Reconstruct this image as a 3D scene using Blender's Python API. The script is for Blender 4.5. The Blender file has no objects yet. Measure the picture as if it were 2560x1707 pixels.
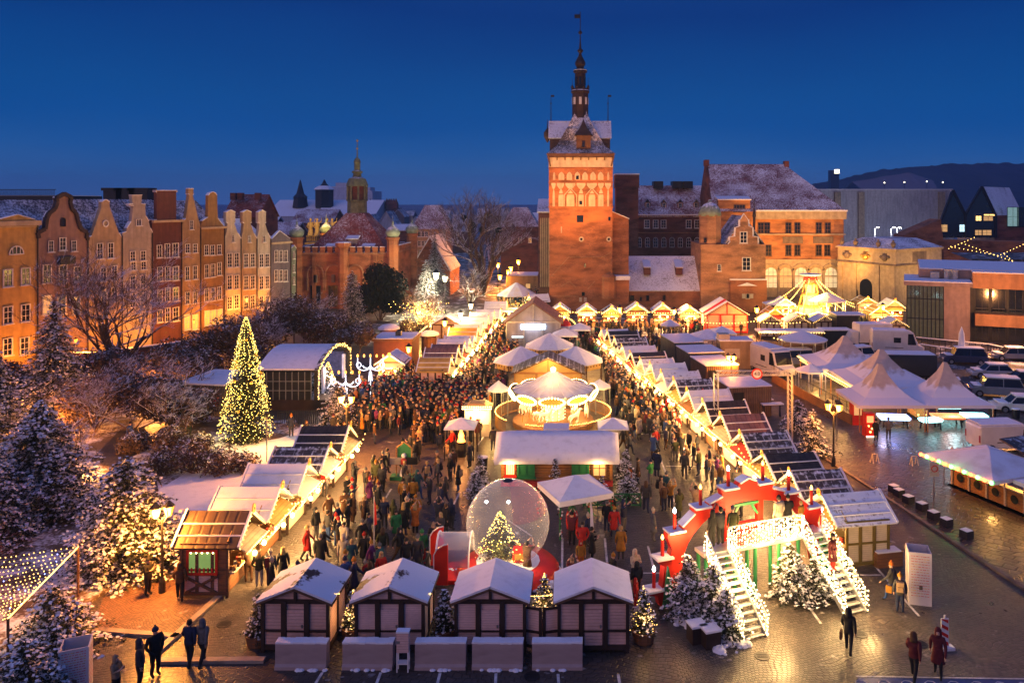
import bpy, bmesh, math, random
from mathutils import Vector, Matrix, noise as mnoise
S = bpy.context.scene
COL = S.collection
R = math.radians
PI = math.pi
rnd = random.Random(7)

# ---------------------------------------------------------------- camera, sky, light, exposure
F, CX, HY, CAMH = 1950.0, 1440.0, 505.0, 18.0
cam_data = bpy.data.cameras.new('camera'); cam = bpy.data.objects.new('camera', cam_data); COL.objects.link(cam)
cam.location = (0, 0, CAMH); cam.rotation_euler = (R(90), 0, 0)
cam_data.sensor_width = 36; cam_data.lens = F / 2560 * 36
cam_data.shift_x = -(CX - 1280) / 2560; cam_data.shift_y = -(853.5 - HY) / 2560
cam_data.clip_start = .5; cam_data.clip_end = 6000
S.camera = cam

world = bpy.data.worlds.new('World'); S.world = world; world.use_nodes = True
def build_sky():
    nt = world.node_tree; N = nt.nodes; L = nt.links
    bg = N['Background']
    sky = N.new('ShaderNodeTexSky'); sky.sky_type = 'NISHITA'; sky.sun_disc = False
    sky.sun_elevation = R(14); sky.sun_rotation = R(180); sky.ozone_density = 6; sky.dust_density = .3
    tc = N.new('ShaderNodeTexCoord'); sep = N.new('ShaderNodeSeparateXYZ'); L.new(tc.outputs['Generated'], sep.inputs[0])
    nz = N.new('ShaderNodeTexNoise'); nz.inputs['Scale'].default_value = 2.2; nz.inputs['Detail'].default_value = 4
    mp = N.new('ShaderNodeMapping'); mp.inputs['Scale'].default_value = (1, 1, 3.5); L.new(tc.outputs['Generated'], mp.inputs[0]); L.new(mp.outputs[0], nz.inputs['Vector'])
    ma = N.new('ShaderNodeMath'); ma.operation = 'MULTIPLY_ADD'; L.new(nz.outputs[0], ma.inputs[0]); ma.inputs[1].default_value = .075
    sub = N.new('ShaderNodeMath'); sub.operation = 'SUBTRACT'; L.new(sep.outputs[2], sub.inputs[0]); sub.inputs[1].default_value = .0375; L.new(sub.outputs[0], ma.inputs[2])
    r = N.new('ShaderNodeValToRGB'); L.new(ma.outputs[0], r.inputs[0])
    els = r.color_ramp.elements
    stops = [(0.0, (.045, .115, .34)), (.028, (.026, .11, .325)), (.06, (.008, .085, .3)), (.095, (.0, .064, .265)), (.13, (.0, .058, .24)), (.235, (.0, .028, .165)), (.5, (.015, .06, .24)), (1, (.12, .17, .5))]
    while len(els) < len(stops): els.new(.5)
    for e, (p, c) in zip(els, stops): e.position = p; e.color = (*c, 1)
    mx = N.new('ShaderNodeMix'); mx.data_type = 'RGBA'; mx.blend_type = 'ADD'; mx.inputs[0].default_value = .0008
    L.new(r.outputs[0], mx.inputs[6]); L.new(sky.outputs[0], mx.inputs[7]); L.new(mx.outputs[2], bg.inputs[0])
    bg.inputs[1].default_value = 1
build_sky()
sun_data = bpy.data.lights.new('dusk_glow', 'SUN'); sun = bpy.data.objects.new('dusk_glow', sun_data); COL.objects.link(sun)
sun_data.energy = .62; sun_data.angle = R(60); sun_data.color = (1, .56, .44)
sun.rotation_euler = (R(73), 0, R(-36))
S.view_settings.view_transform = 'Standard'; S.view_settings.look = 'None'; S.view_settings.exposure = .25; S.view_settings.gamma = 1
S.render.engine = 'CYCLES'
cy = S.cycles
cy.use_denoising = True; cy.sample_clamp_indirect = 2.5; cy.sample_clamp_direct = 0
cy.max_bounces = 5; cy.diffuse_bounces = 2; cy.glossy_bounces = 2; cy.transmission_bounces = 4; cy.transparent_max_bounces = 12; cy.volume_bounces = 0
cy.use_light_tree = True; cy.caustics_reflective = False; cy.caustics_refractive = False

# ---------------------------------------------------------------- pixel helpers (2560 px wide photograph -> world metres)
def gx(x, y, z=0):
    Y = F * (CAMH - z) / (y - HY); return ((x - CX) * Y / F, Y)
def ax(x, Y): return (x - CX) * Y / F
def az(y, Y): return CAMH - (y - HY) * Y / F
# ---------------------------------------------------------------- materials
MATS = {}
def mat(name, col, rough=.75, var=.25, vs=1.5, bump=0, bs=20, metal=0, emit=0, ecol=None, spec=.3, kind=None, **kw):
    if name in MATS: return MATS[name]
    m = bpy.data.materials.new(name); m.use_nodes = True; MATS[name] = m
    nt = m.node_tree; N = nt.nodes; L = nt.links; b = N['Principled BSDF']
    b.inputs['Roughness'].default_value = rough; b.inputs['Metallic'].default_value = metal
    b.inputs['Specular IOR Level'].default_value = spec
    m.diffuse_color = (*col, 1)
    def math_(op, a, c=None, clamp=False):
        n = N.new('ShaderNodeMath'); n.operation = op; n.use_clamp = clamp
        for i, v in enumerate((a, c)):
            if v is None: continue
            if isinstance(v, (int, float)): n.inputs[i].default_value = v
            else: L.new(v, n.inputs[i])
        return n.outputs[0]
    def mixc(f, a, c, bt='MIX'):
        n = N.new('ShaderNodeMix'); n.data_type = 'RGBA'; n.blend_type = bt
        for i, v in ((0, f), (6, a), (7, c)):
            if isinstance(v, (int, float)): n.inputs[i].default_value = v
            elif isinstance(v, tuple): n.inputs[i].default_value = (*v, 1)
            else: L.new(v, n.inputs[i])
        return n.outputs[2]
    def noise_(sc, det=4, vec=None, scale=None):
        n = N.new('ShaderNodeTexNoise'); n.inputs['Scale'].default_value = sc; n.inputs['Detail'].default_value = det
        v = vec or tc.outputs['Object']
        if scale:
            mp = N.new('ShaderNodeMapping'); mp.inputs['Scale'].default_value = scale; L.new(v, mp.inputs[0]); v = mp.outputs[0]
        L.new(v, n.inputs['Vector']); return n.outputs[0]
    def ramp(v, lo, hi):
        n = N.new('ShaderNodeMapRange'); n.inputs[1].default_value = lo; n.inputs[2].default_value = hi; n.clamp = True
        L.new(v, n.inputs[0]); return n.outputs[0]
    def flatvec(sx=1, sz=1):
        sp = N.new('ShaderNodeSeparateXYZ'); L.new(tc.outputs['Object'], sp.inputs[0])
        cb = N.new('ShaderNodeCombineXYZ'); L.new(math_('MULTIPLY', math_('ADD', sp.outputs[0], sp.outputs[1]), sx), cb.inputs[0]); L.new(math_('MULTIPLY', sp.outputs[2], sz), cb.inputs[1])
        return cb.outputs[0]
    tc = N.new('ShaderNodeTexCoord')
    out = None; h = None
    n1 = noise_(vs)
    lo = tuple(c * (1 - var) for c in col); hi = tuple(min(1, c * (1 + var)) for c in col)
    base = mixc(ramp(n1, .3, .7), lo, hi)
    if kind == 'brick':
        t = N.new('ShaderNodeTexBrick'); L.new(flatvec(), t.inputs['Vector']); t.inputs['Scale'].default_value = kw.get('bscale', 2.2)
        t.inputs['Mortar Size'].default_value = .03; t.inputs['Color1'].default_value = (*lo, 1); t.inputs['Color2'].default_value = (*hi, 1)
        t.inputs['Mortar'].default_value = (*[c * .6 + .08 for c in col], 1)
        base = mixc(ramp(noise_(.8, 7, scale=(.55, .55, 1.5)), .36, .7), t.outputs[0], tuple(c * .4 for c in col)); base = mixc(ramp(noise_(.35, 6, scale=(.4, .4, 1.6)), .45, .7), base, tuple(min(1, c * 1.35) for c in col)); h = t.outputs[1]; bump = -.25
    elif kind == 'plaster':
        st = noise_(1.1, 5, scale=(1.2, 1.2, .18)); base = mixc(math_('MULTIPLY', ramp(st, .42, .72), kw.get('stain', .6)), base, tuple(c * .45 for c in col)); h = noise_(bs, 4); bump = bump or .08
    elif kind == 'planks':
        w = N.new('ShaderNodeTexWave'); w.bands_direction = kw.get('dir', 'Z'); w.inputs['Scale'].default_value = kw.get('ws', 2.2); w.inputs['Distortion'].default_value = .6; w.inputs['Detail'].default_value = 1
        L.new(tc.outputs['Object'], w.inputs[0]); h = ramp(w.outputs[1], 0, .25); bump = .35
        base = mixc(math_('MULTIPLY', math_('SUBTRACT', 1, h), .35), base, tuple(c * .3 for c in col))
        base = mixc(math_('MULTIPLY', ramp(noise_(5, 6, scale=(1, 1, 8)), .45, .75), .4), base, tuple(c * .55 for c in col))
    elif kind == 'snowroof':      # snow lying on tiles, thin enough for the courses to show
        amt = kw.get('amt', .5)
        w = N.new('ShaderNodeTexBrick'); mp = N.new('ShaderNodeMapping'); L.new(tc.outputs['Object'], mp.inputs[0])
        sp = N.new('ShaderNodeSeparateXYZ'); L.new(mp.outputs[0], sp.inputs[0]); cb = N.new('ShaderNodeCombineXYZ')
        L.new(sp.outputs[0] if kw.get('axis', 'x') == 'x' else sp.outputs[1], cb.inputs[0]); L.new(sp.outputs[2], cb.inputs[1])
        L.new(cb.outputs[0], w.inputs['Vector']); w.inputs['Scale'].default_value = kw.get('ts', 1.6); w.inputs['Mortar Size'].default_value = .045; w.inputs['Mortar Smooth'].default_value = .6
        w.inputs['Color1'].default_value = (.2,) * 3 + (1,); w.inputs['Color2'].default_value = (.5,) * 3 + (1,); w.inputs['Mortar'].default_value = (1, 1, 1, 1)
        sp2 = math_('ADD', math_('MULTIPLY', noise_(.3, 6), .9), math_('MULTIPLY', noise_(4, 5), 1.1))
        k = ramp(math_('ADD', math_('ADD', sp2, math_('MULTIPLY', w.outputs[0], .3)), (amt - .5) * 1.3), 1.05, 1.4)
        base = mixc(k, base, (.78, .78, .82)); h = math_('ADD', k, math_('MULTIPLY', w.outputs[0], .4)); bump = .3
    elif kind == 'snowtop':       # snow caught by whatever faces up
        g = N.new('ShaderNodeNewGeometry'); sp = N.new('ShaderNodeSeparateXYZ'); L.new(g.outputs['Normal'], sp.inputs[0])
        k = ramp(math_('ADD', sp.outputs[2], math_('MULTIPLY', noise_(kw.get('ns', 2.5), 4), 1.1)), kw.get('lo', .95), kw.get('lo', .95) + .3)
        base = mixc(k, base, (.8, .8, .84))
    elif kind == 'snow':
        base = mixc(ramp(noise_(2.5, 6), .5, .8), col, tuple(c * .82 for c in col)); h = math_('ADD', noise_(1.6, 5), math_('MULTIPLY', noise_(14, 4), .3)); bump = .25
    elif kind == 'slush':         # trodden snow over dark ground
        k = ramp(math_('ADD', noise_(.5, 6), math_('MULTIPLY', noise_(6, 5), kw.get('hf', .5))), kw.get('lo', .7), kw.get('lo', .7) + kw.get('sw', .16))
        base = mixc(k, base, (.72, .72, .76)); h = k; bump = .3
    elif kind == 'wet':           # wet setts: dark stone, water film in patches
        v = N.new('ShaderNodeTexBrick'); mp = N.new('ShaderNodeMapping'); mp.inputs['Rotation'].default_value = (0, 0, kw.get('rot', .25)); L.new(tc.outputs['Object'], mp.inputs[0])
        wv = N.new('ShaderNodeTexNoise'); wv.inputs['Scale'].default_value = .35; L.new(mp.outputs[0], wv.inputs['Vector'])
        va = N.new('ShaderNodeVectorMath'); va.operation = 'MULTIPLY_ADD'; L.new(wv.outputs[1], va.inputs[0]); va.inputs[1].default_value = (1.6, 1.6, 0); L.new(mp.outputs[0], va.inputs[2])
        L.new(va.outputs[0], v.inputs['Vector']); v.inputs['Scale'].default_value = kw.get('bscale', 3.2); v.inputs['Brick Width'].default_value = .32; v.inputs['Mortar Size'].default_value = .035; v.inputs['Mortar Smooth'].default_value = .8
        v.inputs['Color1'].default_value = (*lo, 1); v.inputs['Color2'].default_value = (*hi, 1); v.inputs['Mortar'].default_value = (*[c * .3 for c in col], 1)
        pud = ramp(math_('ADD', noise_(.22, 5), math_('MULTIPLY', noise_(1.3, 4), .35)), .6, .9)
        base = mixc(math_('MULTIPLY', pud, .5), v.outputs[0], tuple(c * .6 for c in col))
        snow_bits = ramp(math_('ADD', noise_(1.7, 6), math_('MULTIPLY', noise_(.3, 3), .5)), .93, 1.02); base = mixc(math_('MULTIPLY', snow_bits, .55), base, (.42, .4, .4)); base = mixc(math_('MULTIPLY', ramp(noise_(.12, 4, scale=(1, .25, 1)), .5, .7), .45), base, tuple(c * .4 for c in col))  # pale specks are snow remnants on the stones
        rr = N.new('ShaderNodeMapRange'); L.new(pud, rr.inputs[0]); rr.inputs[3].default_value = kw.get('r0', .42); rr.inputs[4].default_value = kw.get('r1', .2); L.new(rr.outputs[0], b.inputs['Roughness'])
        h = math_('SUBTRACT', math_('MULTIPLY', noise_(9, 3), .3), math_('MULTIPLY', v.outputs[1], 1.2)); bump = kw.get('wb', .5); b.inputs['Specular IOR Level'].default_value = .55
    elif kind == 'marquee':
        sp = N.new('ShaderNodeSeparateXYZ'); L.new(tc.outputs['Object'], sp.inputs[0]); k = ramp(math_('SUBTRACT', math_('ADD', math_('MULTIPLY', noise_(1.1, 5, scale=(1, 1, .3)), 2.2), 2.25), sp.outputs[2]), -.12, .25); base = mixc(k, base, (.76, .75, .78)); h = noise_(3, 4); bump = .3
    elif kind == 'tent':
        st = noise_(.9, 5, scale=(1, 1, .4)); base = mixc(math_('MULTIPLY', ramp(st, .45, .7), .5), (.78, .77, .78), col)
    elif kind == 'glass':
        pass
    elif kind == 'cont':          # corrugated sheet
        w = N.new('ShaderNodeTexWave'); w.bands_direction = 'X'; w.inputs['Scale'].default_value = 1.6; L.new(flatvec(), w.inputs[0]); h = w.outputs[1]; bump = .8
        base = mixc(math_('MULTIPLY', h, .5), base, tuple(c * .4 for c in col))
    L.new(base, b.inputs['Base Color'])
    if h is None and bump: h = noise_(bs, 4)
    if h is not None and bump:
        bn = N.new('ShaderNodeBump'); bn.inputs['Strength'].default_value = abs(bump); bn.invert = bump < 0; bn.inputs['Distance'].default_value = .05
        L.new(h, bn.inputs['Height']); L.new(bn.outputs[0], b.inputs['Normal'])
    if emit:
        b.inputs['Emission Color'].default_value = (*(ecol or col), 1); b.inputs['Emission Strength'].default_value = emit
        m.cycles.emission_sampling = kw.get('es', 'NONE')
    if kw.get('alpha') is not None: b.inputs['Alpha'].default_value = kw['alpha']
    if kw.get('film'): lw = N.new('ShaderNodeLayerWeight'); L.new(math_('ADD', math_('MULTIPLY', math_('POWER', lw.outputs[1], 4), .65), kw['film']), b.inputs['Alpha'])
    if kw.get('trans'): b.inputs['Transmission Weight'].default_value = kw['trans']; b.inputs['IOR'].default_value = kw.get('ior', 1.1)
    return m

def M(n): return MATS[n]
mat('snow', (.82, .82, .85), .6, kind='snow')
mat('snow_rough', (.12, .08, .05), .7, kind='slush', lo=.7)
mat('slush', (.06, .05, .045), .6, kind='slush', lo=.78)
mat('park_floor', (.05, .04, .035), .8, kind='slush', lo=.62)
mat('setts', (.085, .062, .046), .4, .35, kind='wet', bscale=.55, rot=.7, wb=.8)
mat('setts_fine', (.085, .068, .056), .4, .4, kind='wet', bscale=1.75, rot=-.3, r0=.45, r1=.24, wb=.65)
mat('asphalt', (.06, .048, .04), .4, .3, kind='wet', bscale=1.0, wb=.4, r0=.5, r1=.24)
mat('brick_path', (.16, .085, .05), .5, .3, kind='wet', bscale=2.2, rot=.6, r0=.6, r1=.4)
mat('far_land', (.05, .05, .06), .9, kind='slush', lo=.75)
mat('hill', (.02, .024, .03), .95, var=.5, vs=.02)
mat('kerb', (.3, .24, .19), .5, var=.3)
mat('paint_line', (.55, .53, .5), .5, var=.4, vs=3)
mat('blue_paint', (.03, .05, .17), .35, var=.3, vs=3)
mat('brick', (.36, .13, .05), .85, .3, kind='brick')
mat('brick_pale', (.4, .2, .1), .85, .3, kind='brick')
mat('brick_dark', (.15, .05, .035), .85, .3, kind='brick')
mat('brick_orange', (.48, .2, .07), .85, .18, kind='brick', bscale=1.4)
mat('stone', (.46, .36, .23), .8, .2, kind='plaster', stain=.3)
mat('plaster_sage', (.2, .22, .16), .85, .15, kind='plaster')
mat('stone_dark', (.2, .15, .11), .85, .3, kind='plaster')
mat('concrete', (.52, .38, .36), .8, .35, bump=.3, kind='brick', bscale=.01)
for n, c in dict(plaster_white=(.5, .43, .34), plaster_yellow=(.5, .31, .09), plaster_pink=(.28, .18, .15), plaster_cream=(.42, .31, .19), plaster_grey=(.4, .34, .29), plaster_red=(.13, .05, .038), plaster_tan=(.36, .24, .13), plaster_ochre=(.28, .16, .06), plaster_sand=(.38, .27, .16), plaster_violet=(.16, .13, .15), plaster_cool=(.46, .48, .56), plaster_orange=(.5, .24, .1)).items():
    mat(n, c, .85, .15, kind='plaster')
mat('hall_grey', (.24, .23, .27), .85, .15, kind='plaster')
mat('modern_wall', (.34, .23, .19), .8, .15, kind='plaster')
mat('dark_stone', (.045, .035, .032), .8, .3)
mat('roof_red', (.2, .045, .03), .75, .3, kind='snowroof', amt=.36)
mat('roof_red_y', (.2, .045, .03), .75, .3, kind='snowroof', amt=.36, axis='y')
mat('roof_maroon', (.17, .05, .045), .75, .3, kind='snowroof', amt=.52, ts=1.1)
mat('roof_dark', (.05, .045, .05), .75, .3, kind='snowroof', amt=.5)
mat('roof_snowy', (.1, .06, .05), .75, .3, kind='snowroof', amt=.72)
mat('roof_thin', (.07, .055, .05), .6, .3, kind='snowroof', amt=.42, ts=.9)
mat('shingle', (.055, .035, .028), .8, .35, kind='planks', ws=1.5)
mat('copper', (.13, .15, .08), .5, .35, kind='snowtop', lo=1.35)
mat('timber_dark', (.032, .018, .014), .6, .3)
mat('timber_brown', (.11, .055, .03), .7, .3, kind='planks')
mat('olive_frame', (.14, .1, .02), .6, .25)
mat('boards_pink', (.72, .48, .43), .75, .12, kind='planks', ws=3.2)
mat('boards_rose', (.64, .41, .35), .75, .2, kind='planks', ws=2.4)
mat('boards_grey', (.66, .47, .45), .75, .2, kind='planks', ws=3.8)
mat('boards_pale', (.6, .5, .36), .75, .15, kind='planks', ws=3.2)
mat('boards_honey', (.42, .2, .06), .6, .2, kind='planks', ws=1.7)
mat('boards_brown', (.2, .09, .04), .6, .25, kind='planks', ws=2)
mat('glass_dark', (.012, .014, .02), .12, .2, spec=.6)
mat('frame_white', (.7, .66, .6), .6, .15)
mat('frame_brown', (.12, .06, .035), .6, .2)
mat('metal_dark', (.03, .03, .035), .45, .2, metal=.6)
mat('metal_grey', (.32, .32, .34), .4, .2, metal=.8)
mat('alu', (.65, .65, .65), .35, .15, metal=.7)
mat('red_paint', (.62, .025, .012), .45, .15)
mat('green_paint', (.02, .16, .06), .5, .2)
mat('black_rubber', (.015, .015, .017), .8, .2)
mat('white_paint', (.72, .7, .7), .4, .12)
mat('tent', (.5, .42, .36), .8, .15, kind='tent'); mat('marquee', (.5, .42, .35), .8, .15, kind='marquee')
mat('tent_clean', (.74, .7, .68), .8, .1, kind='tent')
mat('cont', (.11, .095, .09), .6, .25, kind='cont')
mat('cont_brown', (.17, .1, .06), .6, .25, kind='cont')
mat('needles', (.028, .034, .017), .85, .5, vs=2); mat('snow_clump', (.74, .74, .78), .7, .1)
mat('needles_snow', (.035, .032, .02), .85, .4, kind='snowtop', lo=1.36, ns=2.2)
mat('leaves_snow', (.07, .042, .026), .85, .4, kind='snowtop', lo=1.3, ns=1.6)
mat('yew', (.012, .016, .01), .9, .4)
mat('bark', (.1, .06, .038), .9, .3, kind='snowtop', lo=.85, ns=1.5)
mat('bulb_warm', (1, .75, .35), emit=4.5, ecol=(1, .58, .13))
mat('bulb_white', (1, 1, 1), emit=5, ecol=(1, .72, .34))
mat('bulb_rim', (1, 1, 1), emit=9, ecol=(1, .74, .3))
mat('bulb_cool', (.9, .95, 1), emit=5, ecol=(.78, .8, 1))
mat('bulb_green', (.3, 1, .3), emit=9, ecol=(.1, 1, .12))
mat('bulb_red', (1, .2, .1), emit=9, ecol=(1, .1, .03))
mat('lamp_orange', (1, .6, .2), emit=2.6, ecol=(1, .32, .03))
mat('lamp_cream', (1, .85, .6), emit=4, ecol=(1, .75, .38))
mat('lamp_far', (1, .95, .85), emit=3.5, ecol=(1, .9, .62))
mat('lit_warm', (.9, .6, .25), .7, emit=2.2, ecol=(1, .6, .18))
mat('lit_dim', (.5, .3, .12), .5, emit=.5, ecol=(1, .55, .2))
mat('lit_cool', (.5, .7, .8), .5, emit=1.2, ecol=(.6, .9, 1))
mat('lit_sign', (.8, .9, 1), .5, emit=7, ecol=(.6, .82, 1))
mat('neon_blue', (.3, .4, 1), .4, emit=7, ecol=(.22, .3, 1))
mat('neon_red', (1, .2, .1), .4, emit=4, ecol=(1, .12, .04))
mat('screen_teal', (.4, .8, .8), .5, emit=1.6, ecol=(.5, .95, .9))
mat('fire', (1, .4, .1), emit=5, ecol=(1, .28, .04))
mat('clear_film', (.9, .9, .92), .12, .05, spec=.8, film=.13)
mat('tunnel_film', (.9, .88, .9), .2, .05, spec=.8, film=.3)
mat('film_red', (.95, .3, .36), .25, .1, alpha=.34)
mat('bottle_mix', (.2, .08, .03), .3, .6, vs=25)
mat('goods_red', (.5, .05, .04), .6, .6, vs=14)
mat('goods_gold', (.55, .32, .08), .5, .6, vs=16)
mat('goods_mix', (.4, .35, .3), .6, .9, vs=20)
mat('skin', (.5, .3, .22), .6, .1)
mat('gold', (.6, .36, .08), .4, .2, metal=.6)

# ---------------------------------------------------------------- mesh building
KIDS = {}
def link(o, parent=None):
    COL.objects.link(o)
    if parent is not None:
        o.parent = parent; KIDS.setdefault(parent.name, []).append(o)
    return o
def tag(o, label=None, cat=None, group=None, kind=None):
    if label: o['label'] = label
    if cat: o['category'] = cat
    if group: o['group'] = group
    if kind: o['kind'] = kind
    return o
def T(name, label, cat, loc=(0, 0, 0), rz=0, group=None):
    o = bpy.data.objects.new(name, None); o.empty_display_size = .3
    link(o); o.location = loc; o.rotation_euler = (0, 0, rz)
    return tag(o, label, cat, group)
def copy_tree(o, parent=None, loc=None, rz=None, label=None, group=None):
    c = o.copy(); link(c, parent)
    if loc is not None: c.location = loc
    if rz is not None: c.rotation_euler = (0, 0, rz)
    if label: c['label'] = label
    if group: c['group'] = group
    for k in KIDS.get(o.name, ()): copy_tree(k, c)
    return c
def recolour(o, old, new):
    """Give one copy its own material without touching the mesh it shares."""
    for s in o.material_slots:
        if s.material is MATS[old]: s.link = 'OBJECT'; s.material = MATS[new]
    for k in KIDS.get(o.name, ()): recolour(k, old, new)
def kid(o, name):
    for k in KIDS.get(o.name, ()):
        if k.name.split('.')[0] == name: return k

class MB:
    def __init__(s): s.v = []; s.f = []; s.m = []
    def add(s, vs, fs, m=0):
        b = len(s.v); s.v += [tuple(v) for v in vs]
        for f in fs: s.f.append([b + i for i in f]); s.m.append(m)
        return s
    def box(s, x0, x1, y0, y1, z0, z1, m=0):
        return s.add([(x0, y0, z0), (x1, y0, z0), (x1, y1, z0), (x0, y1, z0), (x0, y0, z1), (x1, y0, z1), (x1, y1, z1), (x0, y1, z1)],
                     [(0, 3, 2, 1), (4, 5, 6, 7), (0, 1, 5, 4), (1, 2, 6, 5), (2, 3, 7, 6), (3, 0, 4, 7)], m)
    def cbox(s, c, d, m=0, rz=0, rx=0, ry=0):
        Mx = Matrix.Translation(c) @ Matrix.Rotation(rz, 4, 'Z') @ Matrix.Rotation(rx, 4, 'X') @ Matrix.Rotation(ry, 4, 'Y')
        x, y, z = (k / 2 for k in d)
        return s.add([Mx @ Vector(p) for p in ((-x, -y, -z), (x, -y, -z), (x, y, -z), (-x, y, -z), (-x, -y, z), (x, -y, z), (x, y, z), (-x, y, z))],
                     [(0, 3, 2, 1), (4, 5, 6, 7), (0, 1, 5, 4), (1, 2, 6, 5), (2, 3, 7, 6), (3, 0, 4, 7)], m)
    def beam(s, p, q, w, h=None, m=0):
        p, q = Vector(p), Vector(q); d = (q - p); h = h or w
        if d.length < 1e-6: return s
        d.normalize(); up = Vector((0, 0, 1)) if abs(d.z) < .95 else Vector((0, 1, 0))
        a = d.cross(up).normalized() * w / 2; b = a.cross(d).normalized() * h / 2
        vs = [p - a - b, p + a - b, p + a + b, p - a + b, q - a - b, q + a - b, q + a + b, q - a + b]
        return s.add(vs, [(0, 3, 2, 1), (4, 5, 6, 7), (0, 1, 5, 4), (1, 2, 6, 5), (2, 3, 7, 6), (3, 0, 4, 7)], m)
    def tube(s, pts, r, n=6, m=0):
        pts = [Vector(p) for p in pts]; k = len(pts); rr = r if isinstance(r, (list, tuple)) else [r] * k
        b = len(s.v)
        for i, p in enumerate(pts):
            d = (pts[min(i + 1, k - 1)] - pts[max(i - 1, 0)])
            d = d.normalized() if d.length > 1e-9 else Vector((0, 0, 1))
            up = Vector((0, 0, 1)) if abs(d.z) < .9 else Vector((1, 0, 0))
            a = d.cross(up).normalized(); c = a.cross(d)
            s.v += [tuple(p + (a * math.cos(2 * PI * j / n) + c * math.sin(2 * PI * j / n)) * rr[i]) for j in range(n)]
        for i in range(k - 1):
            for j in range(n):
                s.f.append([b + i * n + j, b + i * n + (j + 1) % n, b + (i + 1) * n + (j + 1) % n, b + (i + 1) * n + j]); s.m.append(m)
        if n > 2:
            s.f.append([b + j for j in range(n)][::-1]); s.m.append(m); s.f.append([b + (k - 1) * n + j for j in range(n)]); s.m.append(m)
        return s
    def lathe(s, prof, n=12, c=(0, 0, 0), m=0, ph=0, sx=1, sy=1):
        b = len(s.v); k = len(prof)
        for r, z in prof:
            s.v += [(c[0] + r * sx * math.cos(ph + 2 * PI * j / n), c[1] + r * sy * math.sin(ph + 2 * PI * j / n), c[2] + z) for j in range(n)]
        for i in range(k - 1):
            for j in range(n):
                s.f.append([b + i * n + j, b + i * n + (j + 1) % n, b + (i + 1) * n + (j + 1) % n, b + (i + 1) * n + j]); s.m.append(m)
        if k == 4 and prof[0][0] == prof[3][0] != prof[1][0] and prof[0][0] > .05:   # a ring: close it on itself
            for j in range(n): s.f.append([b + 3 * n + j, b + 3 * n + (j + 1) % n, b + (j + 1) % n, b + j]); s.m.append(m)
            return s
        s.f.append([b + j for j in range(n)][::-1]); s.m.append(m); s.f.append([b + (k - 1) * n + j for j in range(n)]); s.m.append(m)
        return s
    def sph(s, c, r, m=0, n=8, k=5, sz=1):
        return s.lathe([(max(r * math.sin(PI * i / k), r * .02), -r * sz * math.cos(PI * i / k)) for i in range(k + 1)], n, c, m)
    def octa(s, c, r, m=0):
        x, y, z = c
        return s.add([(x + r, y, z), (x, y + r, z), (x - r, y, z), (x, y - r, z), (x, y, z + r), (x, y, z - r)],
                     [(0, 1, 4), (1, 2, 4), (2, 3, 4), (3, 0, 4), (1, 0, 5), (2, 1, 5), (3, 2, 5), (0, 3, 5)], m)
    def ext(s, poly, a, b, axis='y', m=0):
        """Outline in (x, z) pushed along y from a to b (axis 'x': outline in (y, z); axis 'z': outline in (x, y))."""
        k = len(poly); P = {'y': lambda p, t: (p[0], t, p[1]), 'x': lambda p, t: (t, p[0], p[1]), 'z': lambda p, t: (p[0], p[1], t)}[axis]
        vs = [P(p, a) for p in poly] + [P(p, b) for p in poly]
        return s.add(vs, [tuple(range(k)), tuple(range(2 * k - 1, k - 1, -1))] + [(i, k + i, k + (i + 1) % k, (i + 1) % k) for i in range(k)], m)
    def quad(s, a, b, c, d, m=0): return s.add([a, b, c, d], [(0, 1, 2, 3)], m)
    def slab(s, a, b, c, d, t, m=0):
        """A four cornered sheet of thickness t (pushed down its own normal)."""
        a, b, c, d = map(Vector, (a, b, c, d)); n = (b - a).cross(d - a).normalized()
        if n.z < 0: n = -n
        lo = [p - n * t for p in (a, b, c, d)]
        return s.add([a, b, c, d] + lo, [(0, 1, 2, 3), (7, 6, 5, 4), (0, 4, 5, 1), (1, 5, 6, 2), (2, 6, 7, 3), (3, 7, 4, 0)], m)
    def bulbs(s, pts, r, m=0):
        for p in pts: s.octa(p, r, m)
        return s
    def build(s, name, mats, parent=None, smooth=False, fix=True):
        me = bpy.data.meshes.new(name); me.from_pydata(s.v, [], s.f)
        mats = [mats] if isinstance(mats, str) else mats
        for m in mats: me.materials.append(MATS[m])
        me.polygons.foreach_set('material_index', s.m)
        if fix:
            bm = bmesh.new(); bm.from_mesh(me); bmesh.ops.recalc_face_normals(bm, faces=bm.faces); bm.to_mesh(me); bm.free()
        if smooth: me.polygons.foreach_set('use_smooth', [True] * len(me.polygons))
        me.update()
        o = bpy.data.objects.new(name, me); return link(o, parent)

def line_pts(p, q, step, sag=0):
    p, q = Vector(p), Vector(q); n = max(2, int((q - p).length / step))
    return [p.lerp(q, i / n) - Vector((0, 0, sag * 4 * (i / n) * (1 - i / n))) for i in range(n + 1)]
def lamp(loc, power, col=(1, .5, .14), r=.15, name='lamp_light'):
    d = bpy.data.lights.new(name, 'POINT'); d.energy = power * 2.7; d.color = col; d.shadow_soft_size = r
    o = bpy.data.objects.new(name, d); COL.objects.link(o); o.location = loc; return o
def spot(loc, to, power, col, size=60, blend=.8, r=.3, name='flood_light'):
    d = bpy.data.lights.new(name, 'SPOT'); d.energy = power * 1.25; d.color = col; d.spot_size = R(size); d.spot_blend = blend; d.shadow_soft_size = r
    o = bpy.data.objects.new(name, d); COL.objects.link(o); o.location = loc
    o.rotation_euler = (Vector(to) - Vector(loc)).to_track_quat('-Z', 'Y').to_euler(); return o
ORANGE = (1, .33, .045); WARM = (1, .52, .17); GOLD = (1, .48, .12)

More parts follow.
